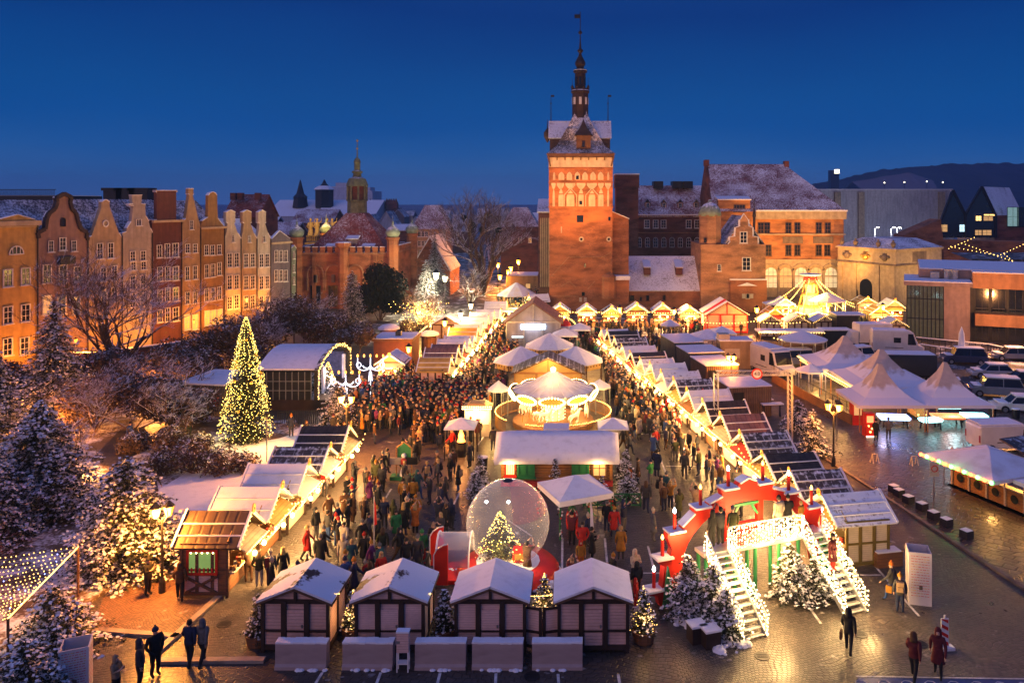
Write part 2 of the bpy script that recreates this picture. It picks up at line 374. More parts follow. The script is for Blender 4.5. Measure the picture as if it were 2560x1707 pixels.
WIN = {}
def window(parent, x, y, z, w, h, nx=2, nz=3, gm='glass_dark', fm='frame_white', arch=False, name='window', rz=0):
    """Pane with its frame as a sub-part; centre of the sill line at (x, z), facing -y."""
    key = (round(w, 2), round(h, 2), nx, nz, gm, fm, arch)
    def arc(hw, hh, r): return [(-hw, 0), (hw, 0), (hw, hh - r)] + [(hw * math.cos(a), hh - r + r * math.sin(a)) for a in [PI * i / 8 for i in range(1, 8)]] + [(-hw, hh - r)]
    if key not in WIN:
        g = MB(); f = MB(); t = min(.11, w * .09)
        if arch:
            g.ext(arc(w / 2 - .01, h - .01, w / 2), 0, .05)
            o = arc(w / 2, h, w / 2); i_ = arc(w / 2 - t, h - t, w / 2 - t); k = len(o)
            for j in range(k):
                a, b, c, d = o[j], o[(j + 1) % k], i_[(j + 1) % k], i_[j]
                if j == 0: c = (c[0], t); d = (d[0], t)
                f.add([(p[0], -.06, p[1]) for p in (a, b, c, d)] + [(p[0], .0, p[1]) for p in (a, b, c, d)], [(0, 1, 2, 3), (3, 2, 6, 7), (0, 4, 5, 1)])
        else:
            g.box(-w / 2, w / 2, 0, .05, 0, h)
            f.box(-w / 2 - t * .4, -w / 2 + t, -.06, 0, 0, h); f.box(w / 2 - t, w / 2 + t * .4, -.06, 0, 0, h); f.box(-w / 2 + t, w / 2 - t, -.06, 0, h - t, h); f.box(-w / 2 + t, w / 2 - t, -.06, 0, 0, t)
            f.box(-w / 2 - .12, w / 2 + .12, -.16, 0, -.1, -.003)
        for i in range(1, nx):
            xx = -w / 2 + w * i / nx; f.box(xx - t * .32, xx + t * .32, -.04, -.002, t, h - t)
        for i in range(1, nz):
            zz = h * i / nz; f.box(-w / 2 + t, w / 2 - t, -.035, -.002, zz - t * .25, zz + t * .25)
        a = g.build(name, gm); b = f.build('frame', fm)
        WIN[key] = (a.data, b.data)
        for o in (a, b): bpy.data.objects.remove(o)
    a = bpy.data.objects.new(name, WIN[key][0]); link(a, parent); a.location = (x, y - .06, z); a.rotation_euler = (0, 0, rz)
    link(bpy.data.objects.new('frame', WIN[key][1]), a)
    return a
def gabled(m, x0, x1, y0, y1, ze, zr, along='x', t=.18, mi=0, over=.25):
    """Two roof slopes; ridge along x or y."""
    if along == 'x':
        ym = (y0 + y1) / 2; k = (zr - ze) / (ym - y0)
        m.slab((x0 - over, y0 - over, ze - k * over), (x1 + over, y0 - over, ze - k * over), (x1 + over, ym, zr), (x0 - over, ym, zr), t, mi)
        m.slab((x0 - over, ym, zr), (x1 + over, ym, zr), (x1 + over, y1 + over, ze - k * over), (x0 - over, y1 + over, ze - k * over), t, mi)
    else:
        xm = (x0 + x1) / 2; k = (zr - ze) / (xm - x0)
        m.slab((x0 - over, y0 - over, ze - k * over), (xm, y0 - over, zr), (xm, y1 + over, zr), (x0 - over, y1 + over, ze - k * over), t, mi)
        m.slab((xm, y0 - over, zr), (x1 + over, y0 - over, ze - k * over), (x1 + over, y1 + over, ze - k * over), (xm, y1 + over, zr), t, mi)
    return m
def hip(m, x0, x1, y0, y1, z0, zr, ins, insy=None, mi=0):
    """Hipped or truncated-pyramid roof: base rectangle, top rectangle inset."""
    iy = ins if insy is None else insy
    return m.add([(x0, y0, z0), (x1, y0, z0), (x1, y1, z0), (x0, y1, z0), (x0 + ins, y0 + iy, zr), (x1 - ins, y0 + iy, zr), (x1 - ins, y1 - iy, zr), (x0 + ins, y1 - iy, zr)],
                 [(0, 3, 2, 1), (4, 5, 6, 7), (0, 1, 5, 4), (1, 2, 6, 5), (2, 3, 7, 6), (3, 0, 4, 7)], mi)
mat('lit_shop', (.6, .3, .1), .6, emit=.9, ecol=(1, .45, .08))
mat('roof_thin_tower', (.06, .05, .045), .7, .35, kind='snowroof', amt=.5, ts=1.4)
mat('copper_snow', (.22, .28, .22), .5, .3, kind='snowtop', lo=1.05)
mat('lit_pale', (.5, .4, .25), .4, emit=.55, ecol=(1, .75, .4))
mat('roof_snowy_gate', (.09, .07, .07), .75, .3, kind='snowroof', amt=.62)
mat('gold_lit', (.75, .5, .16), .5, .2)
mat('lit_cool2', (.2, .3, .35), .3, emit=.25, ecol=(.5, .9, .8))
mat('lit_bay', (.1, .08, .06), .6, emit=.12, ecol=(1, .7, .35)); mat('glass_bay', (.03, .035, .04), .06, alpha=.35, spec=.8); mat('lit_glow', (.2, .08, .03), .5, emit=.22, ecol=(1, .4, .1))
mat('roof_bare', (.035, .028, .026), .55, .4, vs=4, kind='planks', dir='X', ws=.8); mat('roof_rose', (.2, .1, .09), .6, .3, kind='planks', dir='X', ws=.8)
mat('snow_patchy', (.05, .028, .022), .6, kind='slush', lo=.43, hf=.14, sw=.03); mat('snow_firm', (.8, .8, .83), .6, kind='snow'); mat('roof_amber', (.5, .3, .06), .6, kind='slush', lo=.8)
mat('board_lit', (.62, .4, .13), .7, .15, kind='planks', ws=3.2)
mat('roof_brown', (.07, .045, .03), .6, .35, kind='planks', dir='X', ws=.6)
mat('snow_patchy2', (.05, .028, .022), .6, kind='slush', lo=.41, hf=.14, sw=.03)
mat('window_green', (.1, .2, .08), .4, emit=.3, ecol=(.5, .8, .2))
mat('lamp_candle', (1, 1, 1), emit=20, ecol=(.9, .95, 1))
mat('tent_gold', (.7, .5, .14), .7, .15, kind='tent')
mat('neon_teal', (.3, .9, .9), .4, emit=4, ecol=(.3, 1, .95))
mat('tent_grey', (.42, .38, .36), .7, .2, kind='tent')
mat('bulb_tree', (1, .85, .3), emit=4.5, ecol=(1, .68, .14))
mat('stage_drape', (.06, .07, .16), .8, .4, vs=3); mat('drape_lit', (.5, .5, .6), .6, .2, emit=.1, ecol=(.7, .75, 1))
mat('lit_gold', (.9, .6, .15), .6, emit=2.6, ecol=(1, .6, .08))
mat('white_board', (.62, .57, .58), .5, .1)
mat('snow_dirty', (.2, .18, .17), .5, .5, vs=8)
mat('head_glass', (.7, .7, .72), .2); mat('tail_red', (.3, .01, .01), .3)
# ---------------------------------------------------------------- the setting: ground, roads, paths
def sheet(name, pts, z, m, h=None):
    b = MB()
    if h: b.ext(pts, 0, z, 'z')
    else: b.add([(x, y, z) for x, y in pts], [tuple(range(len(pts)))])
    return tag(b.build(name, m, fix=bool(h)), kind='structure')
def pxs(*p): return [gx(*q) for q in p]
sheet('ground', [(-4000, -200), (4000, -200), (4000, 5000), (-4000, 5000)], -.01, 'far_land')
sheet('plaza', [(-62, 16), (62, 16), (62, 150), (-62, 150)], .0, 'asphalt')
sheet('cobbled_street', [(3.9, 20), (40, 20), (40, 39.5), (12.5, 39.5), (9, 37.2), (3.9, 36.5)], .004, 'setts_fine')
sheet('cobbled_square', [(-26, 20), (-13.6, 20), (-13.6, 38), (-26, 38)], .004, 'setts_fine')
sheet('pavement', pxs((2030, 1128), (2250, 1268), (2570, 1480), (2760, 1600), (3300, 1240), (2700, 1090), (2400, 975), (2120, 965), (2010, 985)), .1, 'setts', 1)
sheet('parking_ground', [(24, 60), (95, 60), (95, 100), (29, 100), (24, 84)], .004, 'slush')
sheet('rear_ground', [(-30, 98), (24, 98), (24, 150), (-30, 150)], .004, 'slush')
sheet('park_ground', pxs((-900, 1640), (60, 1640), (250, 1490), (390, 1442), (450, 1330), (470, 1310)) + [(-18.7, 40), (-18.7, 52), (-20, 58), (-23, 64), (-30, 66)] + pxs((560, 960), (430, 940), (-500, 960)), .12, 'snow_rough', 1)
sheet('snow_lawn', pxs((350, 1290, .12), (395, 1225, .12), (560, 1120, .12), (700, 1095, .12), (770, 1070, .12)) + [(-18.9, 52), (-18.9, 40.2)] + pxs((480, 1300, .12)), .124, 'snow')
sheet('park_path', pxs((225, 1150, .12), (300, 1075, .12), (480, 1045, .12), (525, 1062, .12), (400, 1100, .12), (285, 1170, .12)), .128, 'asphalt')
sheet('brick_path', pxs((232, 1572), (432, 1588), (556, 1478), (500, 1425), (395, 1445), (258, 1494)), .006, 'brick_path')
for a, b in (((236, 1577), (446, 1594)), ((392, 1634), (558, 1484)), ((396, 1655), (662, 1652))):
    p, q = gx(*a), gx(*b); tag(MB().beam((*p, .05), (*q, .05), .3, .14).build('kerb', 'kerb'), kind='structure')
for a, b in (((2030, 1128), (2250, 1268)), ((2250, 1268), (2570, 1480)), ((2570, 1480), (2760, 1600))):
    p, q = gx(*a), gx(*b); tag(MB().beam((*p, .055), (*q, .055), .2, .13).build('kerb', 'stone_dark'), kind='structure')
for a, b in (((806, 1680), (780, 1722)), ((952, 1680), (936, 1722)), ((1100, 1682), (1090, 1722)), ((1240, 1682), (1238, 1722)), ((1395, 1684), (1398, 1722)), ((1545, 1684), (1552, 1722)),
             ((978, 1222), (942, 1280)), ((1150, 1230), (1128, 1272)), ((1406, 1345), (1405, 1436)), ((1512, 1345), (1520, 1430)), ((1620, 1365), (1637, 1432)), ((1330, 1432), (1650, 1432)),
             ((2172, 1397), (2298, 1540)), ((2150, 1437), (2202, 1437)), ((2018, 1510), (2052, 1558)), ((1213, 1085), (1195, 1112)), ((1620, 1070), (1664, 1180)), ((1590, 1085), (1720, 1086)), ((1665, 1165), (1760, 1166)), ((1670, 1220), (1690, 1260)), ((1330, 1340), (1270, 1300))):
    p, q = gx(*a), gx(*b); w = .11
    d = Vector((q[0] - p[0], q[1] - p[1])).normalized(); n = Vector((-d.y, d.x)) * w / 2
    sheet('road_marking', [(p[0] - n.x, p[1] - n.y), (q[0] - n.x, q[1] - n.y), (q[0] + n.x, q[1] + n.y), (p[0] + n.x, p[1] + n.y)], .009, 'paint_line')
sheet('road_marking', [gx(2146, 1693), gx(2600, 1700), gx(2640, 1740), gx(2120, 1740)], .009, 'blue_paint')
mm = MB(); a, b = gx(2140, 1690), gx(2600, 1697); mm.beam((*a, .012), (*b, .012), .07, .004)
for i in range(9):
    u = i / 8; c = Vector((*a, .012)).lerp(Vector((*b, .012)), u) + Vector((.05, -.42, 0)); mm.tube([c + Vector((.22 * math.cos(t * .9), .2 * math.sin(t * .9), 0)) for t in range(8)], .02, 4)
tag(mm.build('road_marking', 'paint_line'), kind='structure')

# hills beyond the city
def ridge(name, pts, Y, depth, m):
    b = MB(); n = len(pts)
    top = [(ax(x, Y), Y, az(y, Y)) for x, y in pts]
    vs = top + [(p[0], Y - depth, 0) for p in top] + [(p[0], Y + depth, 0) for p in top]
    fs = [(i, i + 1, n + i + 1, n + i) for i in range(n - 1)] + [(i, 2 * n + i, 2 * n + i + 1, i + 1) for i in range(n - 1)]
    return tag(b.add(vs, fs).build(name, m, smooth=False), kind='structure')
def wob(x0, y0, x1, y1, n, a): return [(x0 + (x1 - x0) * i / n, y0 + (y1 - y0) * i / n - a * mnoise.fractal((i * .31 + x0, 1.7, 0), .8, 2, 4)) for i in range(n + 1)]
ridge('hill', wob(1990, 470, 2190, 428, 22, 5) + wob(2200, 424, 2350, 413, 22, 4) + wob(2360, 410, 2700, 408, 40, 5) + wob(2720, 410, 3400, 450, 30, 6), 1300, 350, 'hill')
ridge('snow_field', wob(2130, 455, 2270, 432, 10, 2) + wob(2280, 434, 2330, 450, 5, 2), 1190, 160, 'plaster_violet')
def sign_slab(): pass

# ---------------------------------------------------------------- the row of gabled houses on the left
HA = math.atan2(36, 10.4)
def ht(x):
    k = (x - CX) / F; return (k * 82 + 56.6) / (.2775 - .9607 * k)
def hY(t): return 82 + .9607 * t
def zA(p): return (.306 * p[0], 400 + .306 * p[1])
def zB(p): return (540 + .306 * p[0], 320 + .306 * p[1])
def townhouse(label, zf, x0, x1, outline, wins, wall, eave, ridge_y, fm='frame_white', roof='roof_dark', trim=None, ledges=(), lit=(), name='gabled_house', nyx=(2, 3), depth=9, shops=()):
    def c(p): x, y = zf(p); t = ht(x); return t, az(y, hY(t))
    t0, t1 = c((x0, 0))[0], c((x1, 0))[0]
    o = T(name, label, 'house', (-56.6 + .2775 * t0, 82 + .9607 * t0, 0), HA, 'gabled townhouses along the park')
    pts = [(c(p)[0] - t0, c(p)[1]) for p in outline]
    poly = [(0.0, 0.0)] + [(max(0, min(t1 - t0, px)), pz) for px, pz in pts] + [(t1 - t0, 0.0)]
    w = MB(); w.ext(poly, 0, .45); ze = c((x0, eave))[1]
    w.box(.02, t1 - t0 - .02, .45, depth, 0, ze - .05); w.build('wall', wall, o)
    zr = c((x0, ridge_y))[1]
    r = MB(); gabled(r, .0, t1 - t0, .75, depth, ze, zr, 'x', .2, 0, .0)
    r.ext([(.75, ze), (depth / 2 + .37, zr - .2), (depth, ze)], .03, .2, 'x', 1); r.ext([(.75, ze), (depth / 2 + .37, zr - .2), (depth, ze)], t1 - t0 - .2, t1 - t0 - .03, 'x', 1); r.build('roof', [roof, wall], o)
    for i, (wx, wy, ww, wh) in enumerate(wins):
        a = c((wx - ww / 2, wy + wh / 2)); b = c((wx + ww / 2, wy - wh / 2)); W = (b[0] - a[0]); Hh = wh * .306 * hY((a[0] + b[0]) / 2) / F
        window(o, (a[0] + b[0]) / 2 - t0, -.0, a[1], round(W * 5) / 5 or .4, round(Hh * 5) / 5, nyx[0], nyx[1], 'lit_dim' if i in lit else 'glass_dark', fm)
    for (wx, wy, ww, wh) in shops:
        a = c((wx - ww / 2, wy + wh / 2)); b = c((wx + ww / 2, wy - wh / 2)); window(o, (a[0] + b[0]) / 2 - t0, 0, a[1], round((b[0] - a[0]) * 5) / 5, round(wh * .306 * hY(a[0]) / F * 5) / 5, 2, 2, 'lit_shop', fm, name='shop_window')
    for (y, th, pr) in ledges:
        z = c(((x0 + x1) / 2, y))[1]; MB().box(-.1, t1 - t0 + .1, -pr, 0, z - th, z).build('cornice', 'stone', o)
    MB().tube([(t1 - t0 - .1, -.1, 0), (t1 - t0 - .1, -.1, ze)], .07, 5).build('downpipe', 'metal_dark', o)
    sn = MB()   # snow lying along the gable steps
    for (ax_, az_), (bx, bz) in zip(pts, pts[1:]):
        if abs(bx - ax_) > abs(bz - az_) * .5: sn.beam((ax_, .2, az_ + .04), (bx, .2, bz + .04), .5, .07)
    if sn.v: sn.build('gable_snow', 'snow', o)
    if trim:
        tr = MB()
        for (ax_, az_), (bx, bz) in zip(pts, pts[1:]): tr.beam((ax_, -.06, az_), (bx, -.06, bz), .34, .4)
        tr.build('gable_trim', trim, o)
    return o, (lambda p: (c(p)[0] - t0, c(p)[1])), t1 - t0
y_w = [(60, 965, 75, 150), (205, 950, 75, 150), (60, 1270, 75, 150), (205, 1250, 75, 150), (58, 1530, 72, 150), (196, 1520, 72, 150), (-95, 965, 75, 150), (-95, 1270, 75, 150), (-95, 1540, 75, 150)]
o, c, w = townhouse('bright yellow house with low pediment and half round attic window', zA, -200, 310, [(-200, 500), (0, 485), (145, 448), (288, 490), (310, 500)], y_w, 'plaster_yellow', 520, 330, ledges=((500, .5, .4), (545, .12, .1)))
p = c((130, 775)); window(o, p[0], 0, p[1], 1.6, .95, 4, 1, arch=True, name='fanlight')
o, c, w = townhouse('pink house whose curly gable is edged in dark stone scrolls', zA, 310, 720, [(310, 640), (300, 595), (362, 565), (378, 470), (400, 430), (440, 402), (462, 345), (455, 310), (520, 276), (577, 305), (566, 345), (580, 400), (612, 430), (630, 500), (655, 565), (705, 592), (700, 640), (720, 642)],
    [(412, 710, 40, 85), (508, 690, 50, 100), (600, 705, 40, 85), (380, 935, 75, 150), (510, 935, 65, 150), (630, 935, 65, 140), (380, 1190, 75, 150), (500, 1190, 65, 150), (620, 1190, 65, 150)], 'plaster_pink', 640, 325, trim='dark_stone', lit=(6,))
p = c((512, 545)); window(o, p[0], 0, p[1], .6, 1.0, 1, 1, fm='dark_stone', arch=True, name='oval_window')
p = c((530, 825)); MB().box(p[0] - .9, p[0] + .9, -.5, 0, p[1] - .35, p[1] + .5).build('balcony', 'metal_dark', o)
o, c, w = townhouse('cream house with a steep pointed gable and small oculus', zA, 720, 1000, [(720, 640), (748, 622), (828, 390), (830, 345), (862, 326), (895, 345), (897, 388), (972, 600), (1000, 642)],
    [(812, 745, 52, 130), (900, 740, 48, 130), (840, 935, 50, 120), (930, 930, 48, 120), (845, 1110, 50, 120), (930, 1105, 48, 120)], 'plaster_cream', 630, 320, lit=(4,))
p = c((860, 520)); MB().lathe([(.28, 0), (.42, 0), (.42, .1), (.28, .1)], 14).build('oculus', 'frame_white', o).location = (p[0], -.02, p[1]); KIDS[o.name][-1].rotation_euler = (R(90), 0, 0)
o, c, w = townhouse('pale grey house with tall stepped gable and single attic window', zA, 1000, 1245, [(1000, 600), (1032, 590), (1036, 560), (1070, 505), (1078, 480), (1090, 376), (1050, 372), (1052, 362), (1085, 360), (1076, 290), (1160, 290), (1154, 360), (1188, 364), (1190, 460), (1215, 500), (1230, 560), (1245, 592)],
    [(1130, 508, 40, 60), (1080, 790, 40, 78), (1165, 785, 40, 78), (1085, 870, 45, 66), (1168, 865, 45, 66), (1080, 1000, 45, 110), (1165, 995, 45, 110), (1080, 1150, 45, 110), (1165, 1140, 45, 110)], 'plaster_grey', 610, 320)
o, c, w = townhouse('dark red house with white cornice and square attic block', zA, 1245, 1485, [(1245, 492), (1280, 490), (1280, 266), (1270, 262), (1270, 252), (1448, 252), (1448, 262), (1440, 266), (1440, 490), (1485, 494)],
    [(1298, 745, 45, 110), (1362, 745, 45, 110), (1430, 740, 45, 110), (1302, 935, 45, 115), (1365, 930, 45, 115), (1432, 928, 45, 115), (1302, 1110, 45, 110), (1365, 1105, 45, 110), (1432, 1100, 45, 110), (1302, 1275, 45, 110), (1365, 1270, 45, 110), (1432, 1265, 45, 110)], 'plaster_red', 500, 322, ledges=((490, .3, .35),))
o, c, w = townhouse('narrow tan house with tapering chimney like gable', zA, 1485, 1640, [(1485, 545), (1500, 500), (1518, 480), (1546, 285), (1538, 280), (1540, 236), (1580, 236), (1582, 280), (1576, 288), (1618, 470), (1626, 500), (1640, 545)],
    [(1560, 530, 32, 78), (1528, 722, 38, 80), (1590, 720, 38, 80), (1526, 930, 38, 110), (1590, 922, 38, 110), (1528, 1130, 38, 100), (1590, 1122, 38, 100)], 'plaster_tan', 560, 330, shops=((1525, 1330, 45, 120), (1590, 1330, 45, 120)))
o, c, w = townhouse('ochre house with a rounded gable and white cornice', zA, 1640, 1835, [(1640, 548), (1652, 500), (1698, 470), (1702, 292), (1716, 272), (1738, 264), (1760, 272), (1774, 292), (1780, 478), (1800, 508), (1835, 548)],
    [(1683, 740, 36, 80), (1733, 740, 36, 80), (1787, 735, 36, 80), (1685, 912, 38, 105), (1735, 905, 38, 105), (1788, 892, 38, 105), (1685, 1105, 38, 110), (1736, 1098, 38, 110), (1790, 1088, 38, 110)], 'plaster_ochre', 560, 330, ledges=((545, .3, .35),), shops=((1690, 1295, 44, 120), (1740, 1288, 44, 120), (1792, 1280, 40, 120)))
for i, (x0, lab, pm) in enumerate(((70, 'off white narrow house with bottle shaped gable beside the ochre one', 'plaster_white'), (205, 'sand coloured middle house of the three bottle gabled ones', 'plaster_sand'), (335, 'pale narrow house with bottle shaped gable at the far end of the row', 'plaster_white'))):
    W = (135, 130, 112)[i]; f = W / 135
    def q(a, b): return (x0 + a * f, b)
    townhouse(lab, zB, x0, x0 + W, [q(0, 905), q(14, 860), q(24, 780), q(12, 772), q(12, 690), q(50, 672), q(88, 690), q(88, 772), q(80, 780), q(108, 860), q(135, 908)],
        [(*q(66, 905), 24, 60), (*q(38, 1085), 40 * f, 112), (*q(95, 1082), 40 * f, 112), (*q(38, 1265), 40 * f, 112), (*q(95, 1262), 40 * f, 112), (*q(38, 1430), 40 * f, 110), (*q(95, 1425), 40 * f, 110)], pm, 912, 742, nyx=(2, 4), fm='frame_white', roof='roof_snowy')
# street lamps and warm shop fronts at the foot of the row
for t, d, zz_, P in ((-4, 3.2, 3.6, 520), (2.5, 3.4, 4.2, 520), (8, 4, 4, 600), (13, 3.6, 4, 560), (18, 4, 4.2, 420), (23, 2.4, 4.6, 300), (29.5, 2, 5, 420), (35, 2.2, 5, 420)):
    lamp((-56.6 + .2775 * t + .96 * d, 82 + .96 * t - .277 * d, zz_ - 1.6), P * .8, (1, .3, .03), .25)

def wall_lamp(x, y, Y, label):
    o = T('wall_lamp', label, 'lamp', (ax(x, Y), Y, az(y, Y)))
    MB().lathe([(.1, 0), (.2, .35), (.2, .4), (.03, .55)], 6).build('lantern', 'lamp_orange', o); MB().beam((0, .5, -.1), (0, 0, -.1), .06).lathe([(.21, .4), (.03, .6)], 6).build('bracket', 'metal_dark', o)
wall_lamp(484, 808, 103, 'glowing wall lantern beside the door of the tan house'); wall_lamp(189, 857, 84, 'glowing lantern low on the pink house behind the bare tree')
wall_lamp(645, 773, 112, 'nearer glowing lantern at the foot of the bottle gabled houses'); wall_lamp(656, 777, 115, 'farther glowing lantern at the foot of the bottle gabled houses')

# ---------------------------------------------------------------- generic block with windows
def block(name, label, cat, x0, x1, ytop, Y, depth, wall, wins=(), roof=None, yr=None, ridge_dir='x', hipin=None, fm='frame_white', gm='glass_dark', ybase=None, group=None, nyx=(2, 3), arch=False, over=.25, rz=0, lit=()):
    xc = (x0 + x1) / 2; sc = Y / F
    o = T(name, label, cat, (ax(xc, Y), Y, 0), rz, group); L = lambda x: (x - xc) * sc; Z = lambda y: CAMH - (y - HY) * sc
    hw = (x1 - x0) / 2 * sc; ze = Z(ytop)
    w = MB().box(-hw, hw, 0, depth, 0, ze)
    if roof:
        zr = CAMH - (yr - HY) * (Y + depth / 2) / F; r = MB()
        if hipin is not None: hip(r, -hw - over, hw + over, -over, depth + over, ze + .02, zr, hipin[0] * sc, hipin[1])
        else:
            gabled(r, -hw, hw, 0, depth, ze, zr, ridge_dir, .2, 0, over)
            if ridge_dir == 'x': w.ext([(0, ze), (depth / 2, zr - .22), (depth, ze)], -hw + .02, hw - .02, 'x')
            else: w.ext([(-hw, ze), (0, zr - .22), (hw, ze)], .02, depth - .02, 'y')
        r.build('roof', roof, o)
    else: MB().box(-hw + .15, hw - .15, .15, depth - .15, ze, ze + .12).build('roof', 'snow', o)
    w.build('wall', wall, o)
    for i, (wx, wy, ww, wh) in enumerate(wins):
        window(o, L(wx), 0, Z(wy + wh / 2), round(ww * sc, 1), round(wh * sc, 1), nyx[0], nyx[1], 'lit_dim' if i in lit else gm, fm, arch)
    return o, L, Z
# ---------------------------------------------------------------- prison tower
def prison_tower():
    Y = 125.0; sc = Y / F; L = lambda x: (x - 1452) * sc; Z = lambda y: CAMH - (y - HY) * sc
    o = T('prison_tower', 'tall floodlit brick tower with white gothic arches and dark spire', 'tower', (ax(1452, Y), Y, 0))
    hw = 5.06; D = 9.5
    w = MB(); w.box(-hw, hw, 0, D, 0, Z(520)); w.box(-hw - .06, hw + .06, -.06, D, Z(520), Z(418)); w.box(-hw - .12, hw + .12, -.12, D, Z(519), Z(515)); w.build('wall', 'brick', o)
    for (a, b) in (((490, 910), (610, 778)), ((610, 778), (850, 775)), ((850, 775), (900, 745)), ((555, 980), (615, 945)), ((615, 945), (660, 985)), ((740, 1000), (790, 942)), ((490, 1045), (680, 1048))):
        pa = (L(1200 + .3635 * a[0]), -.03, Z(360 + .3635 * a[1])); pb = (L(1200 + .3635 * b[0]), -.03, Z(360 + .3635 * b[1])); MB().beam(pa, pb, .14).build('string_course', 'brick_pale', o)
    for y in (421, 456.5, 518.5): MB().box(-hw - .14, hw + .14, -.14, 0, Z(y) - .09, Z(y) + .09).build('string_course', 'brick', o)
    pl = MB().box(-hw - .1, hw + .1, -.1, D, Z(418), Z(394)); pl.build('plaster_band', 'plaster_white', o)
    c = MB(); c.box(-hw - .3, hw + .3, -.35, D + .2, Z(394) + .05, Z(384))
    for i in range(9): c.beam((-hw + i * hw / 4, -.1, Z(400)), (-hw + i * hw / 4, -.36, Z(393)), .18, .22)
    for s in (-1, 1): c.beam((s * (hw - .2), -.15, Z(416)), (s * (hw + .2), -.3, Z(392)), .25)
    c.build('machicolation', 'timber_brown', o)
    def pointed(hw_, h): return [(-hw_, 0), (hw_, 0), (hw_, h * .58), (hw_ * .62, h * .83), (0, h), (-hw_ * .62, h * .83), (-hw_, h * .58)]
    def niche(zx, zy0, zy1, zw, nm='niche', m='plaster_white', y=-.1):
        x = L(1200 + .3635 * zx); z0, z1 = Z(360 + .3635 * zy1), Z(360 + .3635 * zy0)
        q = MB().ext(pointed(zw * .3635 * sc / 2, z1 - z0), y - .05, y + .05).build(nm, m, o); q.location = (x, 0, z0); return q
    for zx, zw in ((510, 16), (560, 40), (615, 38), (670, 38), (722, 38), (777, 38), (830, 38), (882, 14)): niche(zx, 192, 248, zw)
    for zx, zw in ((507, 16), (557, 34), (622, 54), (695, 36), (770, 46), (832, 34), (881, 14)):
        q = niche(zx, 304 if zw < 40 else 318, 430, zw)
        if zw > 30: MB().box(-zw * .3635 * sc / 2, zw * .3635 * sc / 2, -.17, -.155, 1.9, 2.05).build('transom', 'brick', q)
    for zx in (622, 770):   # white ogee outlines over the two big arches
        x = L(1200 + .3635 * zx); ow = 1.0; a = MB(); pts = [(x - ow, -.17, Z(516)), (x - ow, -.17, Z(488)), (x - ow * .55, -.17, Z(480)), (x, -.17, Z(471)), (x + ow * .55, -.17, Z(480)), (x + ow, -.17, Z(488)), (x + ow, -.17, Z(516))]
        for p, q in zip(pts, pts[1:]): a.beam(p, q, .15)
        a.build('arch_moulding', 'plaster_white', o)
    xs = [487, 525, 583, 660, 730, 808, 855, 905]
    for a, b in zip(xs, xs[1:]):   # hanging white swags of the middle band
        p = MB(); x0, x1 = L(1200 + .3635 * a) + .1, L(1200 + .3635 * b) - .1; n = 8
        p.ext([(x0, Z(458))] + [(x0 + (x1 - x0) * i / n, Z(463) - (Z(463) - Z(474)) * math.sin(PI * i / n)) for i in range(n + 1)] + [(x1, Z(458))], -.15, -.05); p.build('swag_panel', 'plaster_white', o)
    def opening(zx, zy, w, h, m='glass_dark'): x, z = L(1200 + .3635 * zx), Z(360 + .3635 * zy); MB().box(x - w / 2, x + w / 2, -.04, .05, z - h / 2, z + h / 2).build('opening', m, o)
    opening(688, 515, 1.05, 1.1); opening(890, 515, .35, .6); opening(710, 1032, .5, .6); opening(722, 835, .25, .6)
    for zx, zy, yy in ((670, 232, -.17), (693, 405, -.17)): x, z = L(1200 + .3635 * zx), Z(360 + .3635 * zy); MB().box(x - .22, x + .22, yy - .02, yy, z - .3, z + .3).build('opening', 'glass_dark', o)
    for zx in (692, 724): x, z = L(1200 + .3635 * zx), Z(360 + .3635 * 1070); MB().box(x - .22, x + .22, -.06, 0, z - .35, z + .35).build('plaque', 'plaster_white', o)
    for zx, zy in ((697, 655), (886, 655)):
        x, z = L(1200 + .3635 * zx), Z(360 + .3635 * zy); a = MB().lathe([(.2, 0), (.42, 0), (.42, .1), (.2, .1)], 16).build('oculus', 'plaster_white', o); a.location = (x, 0, z); a.rotation_euler = (R(90), 0, 0)
        a = MB().lathe([(.01, 0), (.19, 0), (.19, .03), (.01, .03)], 12).build('opening', 'glass_dark', o); a.location = (x, 0, z); a.rotation_euler = (R(90), 0, 0)
    x, z = L(1200 + .3635 * 560), Z(360 + .3635 * 590); MB().box(x - .1, x + .1, -.05, .05, z - .5, z + .5).build('loophole', 'plaster_white', o)
    # roofs
    r = MB(); cyy = D / 2
    prof = [(hw + .5, Z(385)), (3.9, Z(364)), (2.3, Z(318)), (1.1, Z(280)), (.8, Z(262))]
    for (ra, za), (rb, zb) in zip(prof, prof[1:]):
        ya, yb = ra * (cyy + .3) / (hw + .5), rb
        vs = [(-ra, cyy - ya, za), (ra, cyy - ya, za), (ra, cyy + ya, za), (-ra, cyy + ya, za), (-rb, cyy - yb, zb), (rb, cyy - yb, zb), (rb, cyy + yb, zb), (-rb, cyy + yb, zb)]
        if rb == 3.9: vs[4:] = [(-rb, cyy - yb * .95, zb), (rb, cyy - yb * .95, zb), (rb, cyy + yb * .95, zb), (-rb, cyy + yb * .95, zb)]
        r.add(vs, [(0, 1, 5, 4), (1, 2, 6, 5), (2, 3, 7, 6), (3, 0, 4, 7)])
    r.build('main_roof', 'roof_thin_tower', o)
    cr = MB(); gabled(cr, L(1370), L(1530), cyy - 2.2, cyy + 2.2, Z(341), Z(295), 'x', .18, 0, .05); cr.build('cross_roof', 'roof_snowy', o)
    cw = MB().box(L(1373), L(1527), cyy - 2, cyy + 2, Z(384), Z(342)); cw.ext([(cyy - 2, Z(342)), (cyy, Z(298)), (cyy + 2, Z(342))], L(1372), L(1528), 'x'); cw.build('cross_gable', 'timber_brown', o)
